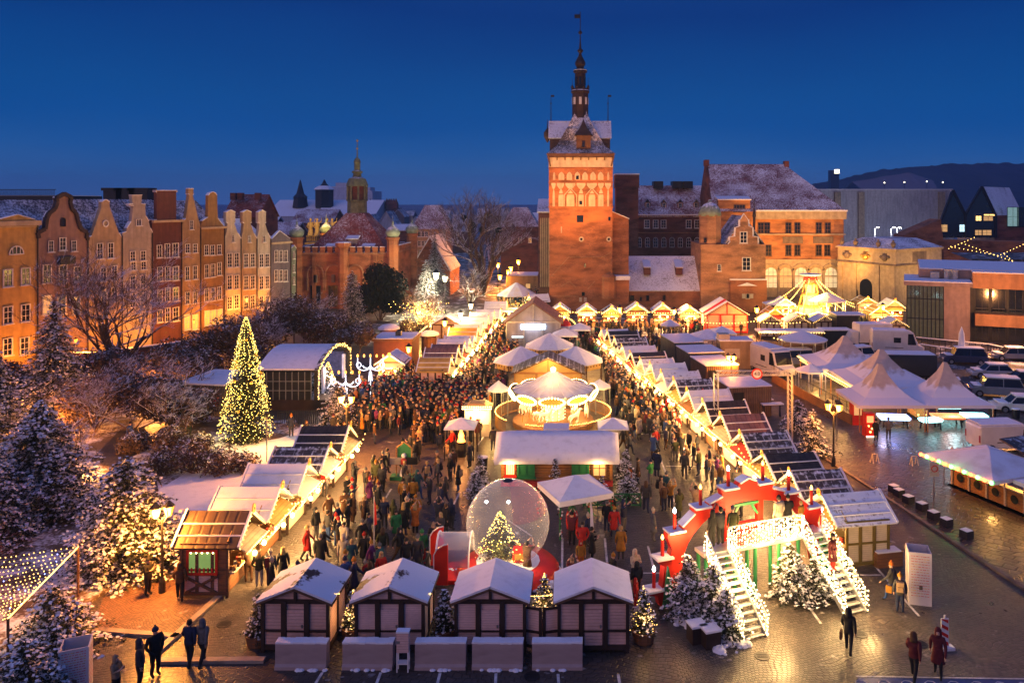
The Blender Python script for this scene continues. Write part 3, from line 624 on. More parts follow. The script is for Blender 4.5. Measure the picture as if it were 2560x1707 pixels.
    dx = L(1459); dm = MB().box(dx - 1.15, dx + 1.15, .5, 4, Z(381), Z(336)); d = dm.build('dormer', 'timber_brown', o)
    MB().add([(dx - 1.5, .3, Z(338)), (dx + 1.5, .3, Z(338)), (dx + 1.5, 3.5, Z(338)), (dx - 1.5, 3.5, Z(338)), (dx - .55, 1.2, Z(318)), (dx + .55, 1.2, Z(318)), (dx + .55, 3, Z(318)), (dx - .55, 3, Z(318)), (dx, 2, Z(294))],
             [(0, 1, 5, 4), (1, 2, 6, 5), (2, 3, 7, 6), (3, 0, 4, 7), (4, 5, 8), (5, 6, 8), (6, 7, 8), (7, 4, 8), (0, 3, 2, 1)]).build('dormer_roof', 'shingle', d)
    window(d, dx, .5, Z(368), .55, 1.0, 1, 1, fm='timber_brown')
    b = MB().lathe([(.1, Z(351)), (.6, Z(336)), (.6, Z(327)), (.65, Z(326)), (.1, Z(314)), (.03, Z(292))], 8, (L(1366), cyy, 0)); b.build('bartizan', 'shingle', o)
    # spire
    sx = L(1451); s = MB()
    s.lathe([(1.45, Z(300)), (1.42, Z(224)), (1.62, Z(222)), (1.62, Z(218)), (1.5, Z(217)), (1.5, Z(213)), (.95, Z(210))], 8, (sx, cyy, 0), 0, PI / 8)
    s.lathe([(.88, Z(210)), (.88, Z(172)), (1.12, Z(170)), (1.15, Z(165)), (1.0, Z(162)), (.62, Z(160)), (.6, Z(156)), (.84, Z(150)), (.86, Z(144)), (.6, Z(135)), (.3, Z(127)), (.2, Z(120)), (.45, Z(115)), (.5, Z(112)), (.2, Z(108)), (.1, Z(88)), (.06, Z(70)), (.06, Z(12))], 10, (sx, cyy, 0))
    s.sph((sx, cyy, Z(66)), .32)
    s.build('spire', 'timber_dark', o)
    for i in range(8):
        a = PI / 8 * (2 * i + 1) ; x, y = sx + 1.42 * math.cos(a), cyy + 1.42 * math.sin(a)
        MB().lathe([(.16, Z(218)), (.16, Z(210)), (.28, Z(209)), (.03, Z(202)), (.02, Z(185))], 6, (x, y, 0)).build('pinnacle', 'timber_dark', o)
    for i in range(8):
        a = PI / 4 * i; q = MB().box(-.22, .22, -.05, .05, 0, 1.2).build('spire_opening', 'plaster_cool', o); q.location = (sx + 1.32 * math.cos(a), cyy + 1.32 * math.sin(a), Z(254)); q.rotation_euler = (0, 0, a + PI / 2)
        q = MB().box(-.17, .17, -.05, .05, 0, 1.3).build('spire_opening', 'glass_dark', o); q.location = (sx + .86 * math.cos(a), cyy + .86 * math.sin(a), Z(203)); q.rotation_euler = (0, 0, a + PI / 2)
    MB().lathe([(1.13, 0), (1.16, .06), (.9, .2)], 10, (sx, cyy, Z(165))).lathe([(1.6, 0), (1.5, .12), (1.0, .14)], 8, (sx, cyy, Z(217.5)), 0, PI / 8).build('spire_snow', 'snow', o)
    MB().box(sx - .95, sx - .02, cyy - .03, cyy + .03, Z(29), Z(19)).build('weather_vane', 'metal_dark', o)
    for x in (1375, 1523):
        f = MB().tube([(L(x), cyy, Z(296)), (L(x), cyy, Z(252)), (L(x), cyy, Z(228))], [.09, .06, .03]).lathe([(.12, Z(251)), (.12, Z(248))], 6, (L(x), cyy, 0)); f.build('finial_pole', 'metal_dark', o)
        MB().box(L(x), L(x) + .55, cyy - .02, cyy + .02, Z(233), Z(228)).build('pennant', 'metal_dark', o)
    # stair annexe on the right flank
    a = MB(); a.ext([(hw, 0), (hw, Z(530)), (L(1574), Z(548)), (L(1574), 0)], 2.2, 8); a.build('annexe', 'brick', o)
    MB().slab((hw, 1.9, Z(528)), (L(1576), 1.9, Z(547)), (L(1576), 8.2, Z(547)), (hw, 8.2, Z(528)), .12).build('annexe_roof', 'snow', o)
    MB().box(hw, L(1573), .2, 2.2, 0, Z(700)).build('annexe_wall', 'brick', o)
    MB().box(hw, L(1575), -.1, 2.2, Z(700), Z(690)).build('annexe_snow', 'snow', o)
    MB().lathe([(1.1, Z(745)), (1.1, Z(692)), (1.2, Z(691)), (.05, Z(679))], 8, (L(1522), -.1, 0)).build('corner_buttress', 'brick', o)
prison_tower()
# floodlights low on the forecourt wash the shaft, the arch belt and the court walls
T0 = (ax(1452, 125), 125)
for dx, P, sz, hh in ((-9, 22000, 40, 18), (1, 17000, 36, 20), (8, 14000, 44, 17)): spot((T0[0] + dx, 106, 4.5), (T0[0] + dx * .1, 125, hh + 2), P, (1, .37, .07), sz, .9, .4)
spot((T0[0] + 14, 112, 3), (T0[0] + 30, 131, 9), 5200, (1, .42, .12), 90, 1, .5)

# ---------------------------------------------------------------- prison court buildings
o, L, Z = block('court_wing', 'low brick court wing with long snowy roof between tower and gabled house', 'building', 1574, 1751, 723, 129, 12, 'brick', [(1580, 745, 10, 13), (1602, 747, 5, 9), (1619, 745, 8, 13), (1660, 744, 8, 13)], roof='roof_snowy', yr=640, fm='brick_dark', nyx=(1, 1))
for x in (1621, 1702):
    d = MB().box(L(x) - .55, L(x) + .55, 1.9, 4.4, Z(690), Z(671)).build('dormer', 'brick_dark', o); MB().slab((L(x) - .65, 1.7, Z(670)), (L(x) + .65, 1.7, Z(670)), (L(x) + .65, 5, Z(655)), (L(x) - .65, 5, Z(655)), .1).build('dormer_roof', 'snow', d)
def torture_house():
    Y = 128.0; sc = Y / F; L = lambda x: (x - 1833) * sc; Z = lambda y: CAMH - (y - HY) * sc; D = lambda a, b: (L(1200 + .3635 * a), Z(360 + .3635 * b))
    o = T('gabled_court_house', 'brick gabled court house with snowy domed turret beside the red hut', 'building', (ax(1833, Y), Y, 0))
    w = MB(); w.box(L(1752), L(1914), 0, 11, 0, Z(611)); g = [D(*p) for p in ((1705, 690), (1722, 672), (1722, 640), (1757, 635), (1762, 575), (1790, 565), (1792, 520), (1815, 480), (1842, 520), (1846, 565), (1872, 575), (1874, 635), (1908, 640), (1910, 690))]
    w.ext(g, 0, .6); w.build('wall', 'brick_pale', o)
    sn = MB()
    for (a, b), (c, d) in zip(g, g[1:]): sn.beam((a, .25, b + .03), (c, .25, d + .03), .55, .08)
    sn.build('gable_snow', 'snow', o)
    r = MB(); gabled(r, L(1812), L(1914), .6, 11, Z(611), Z(540), 'y', .2, 0, .05); r.build('roof', 'roof_dark', o)
    MB().box(L(1825), L(1916), -.3, 0, 0, Z(700)).build('wall_base', 'brick', o); MB().box(L(1824), L(1917), -.36, 0, Z(700), Z(697)).build('ledge_snow', 'snow', o)
    for zx, zy, zw, zh in ((1812, 643, 52, 78), (1832, 825, 58, 92), (1644, 850, 24, 48)): window(o, L(1200 + .3635 * zx), 0, Z(360 + .3635 * (zy + zh / 2)), round(zw * .3635 * sc, 1), round(zh * .3635 * sc, 1), 2, 3, fm='frame_white')
    x, z = D(1838, 1060); window(o, x, -.3, z, .5, .8, 1, 1, fm='plaster_white')
    for s in (-1, 1): MB().box(x + s * .62 - .3, x + s * .62 + .3, -.36, -.3, z, z + .75).build('shutter', 'plaster_white', o)
    MB().ext([(L(1842), Z(714)), (L(1892), Z(714)), (L(1867), Z(706))], -.5, -.3).build('pediment', 'snow', o)
    t = MB().lathe([(1.85, 0), (1.85, Z(543)), (2.0, Z(542)), (2.0, Z(538)), (1.75, Z(537))], 8, (L(1780), 2.0, 0), 0, PI / 8); tt = t.build('turret', 'brick_pale', o)
    MB().lathe([(1.95, Z(541)), (1.85, Z(530)), (1.55, Z(519)), (1.0, Z(511)), (.4, Z(507)), (.3, Z(503)), (.2, Z(499))], 16, (L(1780), 2.0, 0)).build('dome', 'copper_snow', tt, True)
    MB().box(L(1763) - .2, L(1763) + .2, .05, .3, Z(607), Z(595)).build('opening', 'glass_dark', tt)
    for zx in (1895,): MB().lathe([(.22, Z(575)), (.2, Z(545)), (.3, Z(540)), (.08, Z(520)), (.05, Z(497))], 8, (L(1200 + .3635 * zx), 1, 0)).build('pinnacle', 'dark_stone', o)
torture_house()
o, L, Z = block('brick_water_tower', 'square dark brick tower with corbelled top behind the floodlit tower', 'tower', 1540, 1596, 470, 150, 5, 'brick_dark')
MB().box(L(1538), L(1598), -.2, 5.2, Z(470), Z(437)).build('parapet', 'brick_dark', o); MB().box(L(1537), L(1599), -.3, 5.3, Z(437), Z(434)).build('parapet_snow', 'snow', o)
for i in range(5): MB().box(L(1543 + i * 12), L(1543 + i * 12) + .35, -.4, -.2, Z(475), Z(466)).build('corbel', 'brick_dark', o)
ws = [(1200 + .3635 * x, 360 + .3635 * 550, 13, 21) for x in (1148, 1208, 1262, 1435, 1493)]
o, L, Z = block('long_school', 'long dark brick building with dormers along its snowy roof', 'building', 1590, 1796, 538, 160, 12, 'brick_dark', ws, roof='roof_maroon', yr=464, nyx=(2, 3))
for zx in (1095, 1152, 1207, 1264, 1320, 1377, 1435, 1492): window(o, L(1200 + .3635 * zx), 0, Z(360 + .3635 * 712), 1.0, 2.1, 2, 3, arch=True, fm='frame_white')
MB().box(L(1588), L(1798), -.25, 0, Z(581) - .15, Z(581)).build('cornice', 'brick_pale', o); MB().box(L(1588), L(1798), -.45, 0, Z(538) - .05, Z(538) + .2).build('eave_snow', 'snow', o)
for zx in (1158, 1270, 1384, 1495):
    x = L(1200 + .3635 * zx); z = Z(360 + .3635 * 452); d = MB().box(x - .55, x + .55, 1.6, 4.5, z, z + 1.5).build('dormer', 'brick_pale', o); window(d, x, 1.6, z + .15, .7, 1.2, 2, 2)
    rr = MB(); gabled(rr, x - .55, x + .55, 1.5, 5, z + 1.5, z + 2.2, 'y', .08, 0, .12); rr.build('dormer_roof', 'roof_dark', d)
for x in (1655, 1704, 1731): MB().box(L(x) - 1.3, L(x) + .7, 4, 8, Z(470), Z(452)).build('chimney', 'metal_dark', o)
# bank with the great hipped roof
def bank():
    Y = 148.0; sc = Y / F; L = lambda x: (x - 1950) * sc; Z = lambda y: CAMH - (y - HY) * sc; ex = lambda a: 1840 + .3443 * a; ey = lambda b: 360 + .3443 * b
    o = T('arcaded_bank', 'big orange stone building with huge snowy roof and lit arcade', 'building', (ax(1950, Y), Y, 0))
    MB().box(L(1785), L(2109), 0, 18, 0, Z(529)).build('wall', 'brick_orange', o)
    MB().box(L(1890), L(2112), -.25, 0, 0, Z(648)).build('arcade_wall', 'stone', o)
    r = MB(); x0, x1, xr = L(1782), L(2116), L(1991); zr = Z(405)
    r.add([(x0, -.7, Z(529)), (x1, -.7, Z(529)), (x1, 18.7, Z(529)), (x0, 18.7, Z(529)), (x0 + .3, 9, zr), (xr, 9, zr)], [(0, 1, 5, 4), (1, 2, 5), (2, 3, 4, 5), (0, 4, 3), (0, 3, 2, 1)]); r.build('roof', 'roof_maroon', o)
    MB().ext([(-.4, Z(535)), (9, Z(398)), (18.4, Z(535))], L(1782), L(1788), 'x').build('gable_end', 'brick_dark', o)
    MB().box(L(1780), L(1791), 8, 10, Z(410), Z(394)).build('chimney', 'brick_dark', o); MB().box(L(1991), L(2003), 8.4, 9.6, Z(425), Z(397)).build('chimney', 'brick_dark', o)
    c = MB().box(L(1888), L(2114), -.55, 0, Z(548), Z(529)); c.build('cornice', 'stone', o); MB().box(L(1888), L(2116), -.75, 0, Z(529) + .01, Z(529) + .3).build('eave_snow', 'snow', o)
    for y in (586, 650, 690): MB().box(L(1890), L(2113), -.32, 0, Z(y) - .12, Z(y) + .12).build('cornice', 'stone', o)
    MB().box(L(1795), L(1875), -.15, 2, Z(540), Z(498)).build('dormer', 'brick_orange', o); window(o, L(1848), -.15, Z(530), 2.2, 1.4, 4, 2, fm='frame_brown'); MB().slab((L(1793), -.5, Z(498)), (L(1877), -.5, Z(498)), (L(1877), 4, Z(485)), (L(1793), 4, Z(485)), .2).build('dormer_roof', 'snow', o)
    for zx in (180, 225, 380, 445, 600, 665): window(o, L(ex(zx)), 0, Z(ey(650)), 1.15, 2.1, 2, 3, fm='frame_brown')
    for zx in (235, 380, 445, 600, 662): window(o, L(ex(zx)), 0, Z(ey(812)), 1.15, 2.1, 2, 3, fm='frame_brown')
    for zx in (412, 632): MB().box(L(ex(zx)) - 1.9, L(ex(zx)) + 1.9, -.1, 0, Z(ey(722)), Z(ey(672))).build('relief_panel', 'stone_dark', o)
    for i, zx in enumerate((250, 358, 468, 578, 685)):
        window(o, L(ex(zx)), -.25, Z(ey(1045)), 2.5, 4.0, 3, 4, 'lit_dim' if i in (1, 3) else 'lit_pale', 'stone', arch=True, name='arched_window')
        a = MB(); n = 12; pts = [(L(ex(zx)) + 1.6 * math.cos(PI * k / n), -.4, Z(ey(1045)) + 2.9 + 1.6 * math.sin(PI * k / n)) for k in range(n + 1)]
        for p, q in zip(pts, pts[1:]): a.beam(p, q, .3)
        a.build('arch_moulding', 'stone', o)
    for zx in (304, 413, 523, 632): MB().lathe([(.3, 0), (.22, .4), (.22, 4.6), (.34, 4.9), (.34, 5.1)], 10, (L(ex(zx)), -.45, Z(ey(1110)))).build('column', 'stone', o)
bank()
for dx, P in ((32, 7000), (40, 7000), (48, 6000)): spot((dx, 134, 4), (dx - 1, 148, 13), P, (1, .45, .11), 110, 1, .5)
# High gate
def high_gate():
    X, Y = ax(2239, 134), 134.0; rz = R(-58)
    o = T('stone_gate', 'pale stone city gate with carved coats of arms and snowy roof', 'gate', (X, Y, 0), rz)
    wl, dp, H_ = 12, 13, 9.6
    MB().box(-wl, 0, 0, dp, 0, H_ - 2.6).build('wall', 'stone', o); MB().box(-wl - .1, .1, -.1, dp, H_ - 2.35, H_).build('attic_wall', 'stone', o)
    for z, t in ((H_ - 2.6, .25), (H_, .3)): MB().box(-wl - .4, .4, -.4, dp + .2, z, z + t).build('cornice', 'stone_dark' if t < .28 else 'stone', o)
    hip(MB(), -wl - .3, .3, -.3, dp + .2, H_ + .31, H_ + 1.9, 3.2).build('roof', 'roof_snowy_gate', o)
    for x in (-wl + .5, -wl + 3.6, -3.6, -.5):
        q = MB(); q.box(x - .45, x + .45, -.3, 0, 0, H_ - 2.6)
        for k in range(11): q.box(x - .52, x + .52, -.36, -.3, .3 + k * .6, .3 + k * .6 + .4)
        q.build('pilaster', 'stone', o)
    for x in (-wl + .6, -wl + 3.6, -3.6, -.6): MB().lathe([(.35, 0), (.2, .3), (.4, .6), (.42, .95), (.2, 1.2), (.12, 1.5)], 8, (x, .2, H_ + .3)).build('stone_lion', 'stone_dark', o)
    for x in (-wl + 2.05, -wl / 2, -2.05): q = MB().sph((x, -.15, H_ - 1.25), .62, 0, 10, 6, 1.1); q.box(x - .4, x + .4, -.25, -.1, H_ - .8, H_ - .5); q.sph((x - .75, -.15, H_ - 1.2), .3, 0).sph((x + .75, -.15, H_ - 1.2), .3, 0).build('coat_of_arms', 'gold' if abs(x + wl / 2) < .1 else 'stone_dark', o)
    a = [(-1.3, 0), (1.3, 0), (1.3, 3)] + [(1.3 * math.cos(PI * i / 10), 3 + 1.3 * math.sin(PI * i / 10)) for i in range(1, 10)] + [(-1.3, 3)]
    q = MB().ext(a, -.06, .04).build('gateway', 'glass_dark', o); q.location = (-wl / 2, 0, 0)
    for s in (-1, 1): q = MB().ext([(p[0] * .5, p[1] * .55) for p in a], -.06, .04).build('side_gateway', 'timber_dark', o); q.location = (-wl / 2 + s * 3.4 * .0 + s * 3.15, 0, 0) if False else (-wl / 2 + s * 2.35, 0, 0)
    MB().box(.02, .12, 4.5, 8.5, H_ - 2.1, H_ - .3).build('side_panel', 'stone_dark', o)
high_gate()
for p, q in (((41, 130, 4), (51, 140, 7)), ((64, 126, 4), (60, 138, 7))): spot(p, q, 4200, (1, .55, .18), 100, 1, .4)
# ---------------------------------------------------------------- crenellated guild house
def guild_house():
    Y = 132.0; sc = Y / F; L = lambda x: (x - 862) * sc; Z = lambda y: CAMH - (y - HY) * sc; B = lambda a, b: (L(540 + .306 * a), Z(320 + .306 * b))
    o = T('guild_house', 'crenellated brick guild house with red pyramid roof and copper lantern spire', 'building', (ax(862, Y), Y, 0))
    x0, x1, D = L(742), L(982), 15.5; zt = Z(632)
    MB().box(x0, x1, 0, D, 0, zt).build('wall', 'brick', o)
    MB().box(x0 - .1, x1 + .1, -.12, D + .1, zt - .25, zt + .02).build('cornice', 'brick_pale', o)
    MB().box(x0 + .6, x1 - .6, .6, D - .6, zt, zt + .1).build('gutter_snow', 'snow', o)
    c = MB(); s = MB()
    for i in range(13):
        x = x0 + .5 + i * (x1 - x0 - 1) / 12
        for y in (0, D - .5): c.box(x - .42, x + .42, y, y + .5, zt + .03, zt + .95); s.box(x - .44, x + .44, y - .02, y + .52, zt + .96, zt + 1.05)
    for i in range(11):
        y = .9 + i * (D - 1.8) / 10
        for x in (x0, x1 - .5): c.box(x, x + .5, y - .42, y + .42, zt + .03, zt + .95); s.box(x - .02, x + .52, y - .44, y + .44, zt + .96, zt + 1.05)
    c.build('battlement', 'brick', o); s.build('battlement_snow', 'snow', o)
    def turret(x, y, dome='copper_snow'):
        t = MB().lathe([(1.0, 0), (1.0, zt + 2.2), (1.2, zt + 2.3), (1.2, zt + 2.6), (.95, zt + 2.7)], 8, (x, y, 0), 0, PI / 8).build('turret', 'brick', o)
        MB().lathe([(.9, 0), (1.25, .55), (1.2, 1.0), (.75, 1.5), (.25, 1.9), (.12, 2.3), (.16, 2.5), (.05, 2.6), (.03, 3.6)], 12, (x, y, zt + 2.7)).build('dome', dome, t, True)
    for x, y in ((x0, 0), (x1, 0), (x1, D), (x0, D)): turret(x, y)
    t = MB().lathe([(.9, 0), (.9, zt + .8), (1.3, zt + 1.2), (1.3, zt + 1.7)], 8, (L(859), -.2, 0), 0, PI / 8); t.build('pier', 'brick', o)
    MB().lathe([(1.32, 0), (1.2, .14)], 8, (L(859), -.2, zt + 1.7), 0, PI / 8).build('pier_snow', 'snow', o)
    for x in (x0 + 3, x1 - 3, L(859)): MB().box(x - .3, x + .3, -.3, 0, 0, zt - .5).build('buttress', 'brick', o)
    # blind arcade and doors
    for i, zx in enumerate((815, 960, 1140, 1290)):
        cx = B(zx, 0)[0]; a = MB(); n = 10; r = 1.35; pts = [(cx + r * math.cos(PI * k / n), -.1, 5.8 + r * 1.15 * math.sin(PI * k / n)) for k in range(n + 1)]
        pts = [(cx + r, -.1, 3)] + pts + [(cx - r, -.1, 3)]
        for p, q in zip(pts, pts[1:]): a.beam(p, q, .22)
        a.build('arch_moulding', 'brick_pale', o); MB().box(cx - .28, cx + .28, -.3, 0, 4.4, 5.7).build('statue', 'stone_dark', o)
        if i < 2: window(o, cx, 0, .3, 1.8, 3.6, 2, 2, 'glass_dark', 'frame_brown', name='door')
    # roof
    yc = D / 2; lx = ax(893, Y + yc) - ax(862, Y); zr = Z(534); r = MB(); hip(r, x0 + 1.2, x1 - 1.2, 1.2, D - 1.2, zt + .1, zr, lx - 1.5 - x0 - 1.2, yc - 2.9); r.build('roof', 'roof_red', o)
    for zx, dy in ((925, 2.0), (1085, 2.6), (1225, 2.0)):
        x = B(zx, 0)[0]; MB().box(x - .8, x + .8, dy - .4, dy + 2.2, zt + .3, zt + 1.2 + (dy - 2) * 2).build('dormer', 'plaster_white', o); MB().slab((x - 1.1, dy - .8, zt + 1.1 + (dy - 2) * 2), (x + 1.1, dy - .8, zt + 1.1 + (dy - 2) * 2), (x + 1.1, dy + 3.2, zt + 2.6 + (dy - 2) * 2), (x - 1.1, dy + 3.2, zt + 2.6 + (dy - 2) * 2), .12).build('dormer_roof', 'snow', o)
    l = MB(); Zl = lambda b: CAMH - (320 + .306 * b - HY) * (Y + yc) / F
    lan = MB().lathe([(1.75, zr - .8), (1.7, Zl(600)), (1.9, Zl(596)), (1.9, Zl(588))], 8, (lx, yc, 0), 0, PI / 8).build('lantern_base', 'copper', o)
    q = MB()
    for i in range(8): a = PI / 8 + PI / 4 * i; q.beam((lx + 1.65 * math.cos(a), yc + 1.65 * math.sin(a), Zl(588)), (lx + 1.65 * math.cos(a), yc + 1.65 * math.sin(a), Zl(475)), .3)
    q.build('lantern_post', 'copper', o); MB().lathe([(1.3, Zl(588)), (1.3, Zl(478))], 8, (lx, yc, 0), 0, PI / 8).build('lantern_core', 'brick_dark', o)
    MB().lathe([(1.95, Zl(478)), (1.95, Zl(468)), (1.75, Zl(440)), (1.5, Zl(415)), (.8, Zl(400)), (.7, Zl(375)), (1.0, Zl(365)), (.95, Zl(355)), (.55, Zl(345)), (.55, Zl(285)), (.65, Zl(280)), (.45, Zl(255)), (.12, Zl(240)), (.05, Zl(92))], 12, (lx, yc, 0)).build('lantern_dome', 'copper', o)
    MB().sph((lx, yc, Zl(170)), .2, 0).sph((lx, yc, Zl(105)), .2, 0).build('finial', 'gold', o)
guild_house()
spot((ax(862, 120), 118, 3), (ax(862, 132), 132, 7), 800, (1, .36, .07), 100, 1, .5); spot((ax(1010, 124), 122, 3), (ax(1000, 138), 138, 7), 500, (1, .36, .07), 100, 1, .5)
# golden gate statues behind the guild house
def golden_gate():
    Y = 152.0; sc = Y / F; L = lambda x: (x - 815) * sc; Z = lambda y: CAMH - (y - HY) * sc
    o = T('golden_gate', 'floodlit golden gate with a balustrade of statues behind guild house', 'gate', (ax(815, Y), Y, 0))
    MB().box(L(765), L(868), 0, 6, 0, Z(606)).build('wall', 'plaster_yellow', o)
    MB().box(L(763), L(870), -.3, 0, Z(606) - .4, Z(606)).build('cornice', 'plaster_yellow', o)
    b = MB()
    for i in range(22): x = L(768) + i * (L(865) - L(768)) / 21; b.lathe([(.08, 0), (.16, .35), (.07, .7), (.12, 1.0)], 6, (x, 0, Z(604)))
    b.box(L(766), L(867), -.15, .15, Z(604) + 1.0, Z(604) + 1.15); b.build('balustrade', 'plaster_yellow', o)
    for zx in (772, 826, 910, 950):
        x = L(540 + .306 * zx); z = Z(604) + 1.15
        s = MB().box(x - .4, x + .4, -.4, .4, z, z + .5).lathe([(.5, .5), (.38, 1.4), (.5, 2.1), (.4, 2.6), (.15, 2.75), (.12, 2.85), (.24, 3.05), (.22, 3.3), (.05, 3.45)], 8, (x, 0, z)); s.tube([(x + .4, 0, z + 2.5), (x + .8, -.1, z + 2.7), (x + .9, 0, z + 3.4)], [.13, .11, .07]).tube([(x - .4, 0, z + 2.5), (x - .6, -.2, z + 1.8), (x - .3, -.3, z + 1.5)], [.13, .11, .07]); s.build('statue', 'gold_lit', o)
golden_gate(); spot((ax(815, 145), 143, 14.5), (ax(815, 152), 152, 14), 1500, (1, .6, .12), 120, 1, .4)
# houses beyond
townhouse('violet grey house with sandy pediment next to bottle gabled row', zB, 450, 612, [(450, 930), (455, 908), (520, 842), (606, 905), (612, 930)], [(x, y, 28, 92) for y in (1050, 1210) for x in (488, 527, 565)], 'plaster_violet', 935, 880, roof='roof_snowy', ledges=((930, .3, .25),), name='violet_house')
townhouse('slim sage green house squeezed beside brick guild house', zB, 614, 656, [(614, 985), (640, 960), (656, 985)], [(632, y, 16, 60) for y in (1040, 1150, 1250)], 'plaster_sage', 1000, 940, roof='roof_snowy', name='corner_house', depth=5)
o, L, Z = block('dark_gabled_house', 'dark house with red tiled roof rising behind the bottle gabled row', 'house', 560, 645, 540, 150, 10, 'brick_dark', roof='roof_red', yr=486)
for x in (570, 588, 632): MB().box(L(x) - .5, L(x) + .5, 2, 3, Z(500), Z(482)).build('chimney', 'brick_dark', o)
o, L, Z = block('flat_roof_block', 'dark modern block with a railing at the top of its flat roof', 'building', -160, 142, 490, 125, 12, 'metal_dark')
rr = MB(); rr.beam((L(-160), 0, Z(474)), (L(140), 0, Z(474)), .1)
for i in range(60): rr.beam((L(-160 + i * 5), 0, Z(490)), (L(-160 + i * 5), 0, Z(474)), .07)
rr.build('railing', 'metal_dark', o)
for i, (x, lab) in enumerate(((291, 'dark chimney behind the cream house'), (322, 'dark chimney behind the grey stepped gable'), (355, 'dark chimney behind the gap beside the stepped gable'))):
    c = MB().box(-1.3, 1.3, -1, 1, -4, 3.1).box(-1.5, 1.5, -1.2, 1.2, 3.1, 3.5).build('roof_chimney', 'metal_dark'); c.location = (ax(x, 112), 112, 16.5); tag(c, lab, 'chimney', 'chimneys over the townhouse roofs')
# city skyline far away
o, L, Z = block('far_church', 'far church with long snowy roof, thin spire and lantern tower', 'church', 662, 935, 540, 380, 40, 'plaster_cool', roof='snow', yr=500)
MB().lathe([(4, Z(520)), (3.4, Z(498)), (3.6, Z(492)), (2, Z(484)), (1.2, Z(468)), (.2, Z(448))], 8, (L(729), 12, 0)).build('spire', 'metal_dark', o)
MB().lathe([(4.6, Z(520)), (4.6, Z(475)), (5.2, Z(474)), (4.6, Z(470)), (2.4, Z(464)), (1.2, Z(458)), (.3, Z(448))], 8, (L(791), 12, 0)).build('lantern_tower', 'metal_dark', o)
MB().lathe([(5.3, Z(474)), (4.6, Z(469.5)), (2.6, Z(464))], 8, (L(791), 11.8, .1)).build('tower_snow', 'snow', o)
wl = [(868 + .0 * k + 6 * (k % 2), 478 + 9 * (k // 2), 4, 5) for k in range(10)]
for lab, x0, x1, yt, w in (('pale high rise block behind the copper lantern spire', 828, 872, 467, wl), ('narrow pale high rise showing right of the copper lantern', 905, 931, 478, [(926, 500, 4, 5), (926, 512, 4, 5)])):
    o, L, Z = block('high_rise', lab, 'tower block', x0, x1, yt, 420, 20, 'plaster_cool', w, nyx=(1, 1), lit=(1, 4, 5, 8), fm='plaster_cool')
    MB().box(L(x0 + 8), L(x1 - 8), 2, 12, Z(yt), Z(yt - 10)).build('lift_housing', 'plaster_cool', o)
o, L, Z = block('gothic_tower', 'far brick gothic tower with a cluster of pinnacles', 'tower', 964, 991, 520, 400, 12, 'brick_dark')
for x in (966, 972, 977, 983, 989): MB().lathe([(1.3, Z(522)), (1.3, Z(510)), (.1, Z(496))], 6, (L(x), 1, 0)).build('pinnacle', 'brick_dark', o)
block('tiled_house', 'low maroon roofed house in front of the far church', 'house', 728, 830, 556, 230, 14, 'brick_dark', roof='roof_maroon', yr=523)
block('tiled_house', 'small pointed roof house right of the guild house lantern', 'house', 945, 985, 560, 250, 10, 'plaster_cool', roof='roof_maroon', yr=527, ridge_dir='y')
block('tiled_house', 'snow roofed low house behind the guild house turret', 'house', 975, 1040, 575, 220, 12, 'brick_dark', roof='roof_snowy', yr=560)
block('tiled_house', 'long low dark house between bottle gables and guild house', 'house', 668, 735, 585, 190, 10, 'brick_dark', roof='roof_maroon', yr=555)
hw_ = [(540 + .306 * x, 320 + .306 * y, 8, 13) for x in (1632, 1662, 1690, 1720) for y in (868, 945)] + [(1040, 632, 8, 13), (1052, 632, 8, 13)]
block('half_hipped_house', 'pale house with steep maroon hipped roof near the bare tree', 'house', 1030, 1114, 573, 175, 10, 'plaster_sand', hw_, roof='roof_maroon', yr=513, hipin=(26, 4.5))
block('brick_barn', 'brick gabled barn with one snowy slope beside the bare tree', 'building', 1025, 1125, 672, 150, 12, 'brick', roof='roof_snowy', yr=586, ridge_dir='y')
block('half_hipped_house', 'dark steep roofed house left of the floodlit tower', 'house', 1252, 1344, 567, 190, 12, 'brick_dark', [(1275, 600, 8, 14), (1300, 600, 8, 14), (1325, 600, 8, 14)], roof='roof_maroon', yr=518, hipin=(30, 4))
o, L, Z = block('ribbed_office', 'tall dark building with stone ribs close to the tower', 'building', 1346, 1376, 528, 138, 10, 'brick_dark', roof='roof_snowy', yr=497)
for i in range(5): MB().box(L(1351 + i * 5), L(1351 + i * 5) + .16, -.1, 0, 3, Z(545)).build('stone_rib', 'stone', o)
o, L, Z = block('street_shop', 'low snow topped shop with a lit sign in the street', 'shop', 1265, 1345, 690, 152, 8, 'plaster_tan', [(1290, 715, 14, 14), (1320, 715, 14, 14)], fm='frame_brown', gm='lit_dim', nyx=(1, 1))
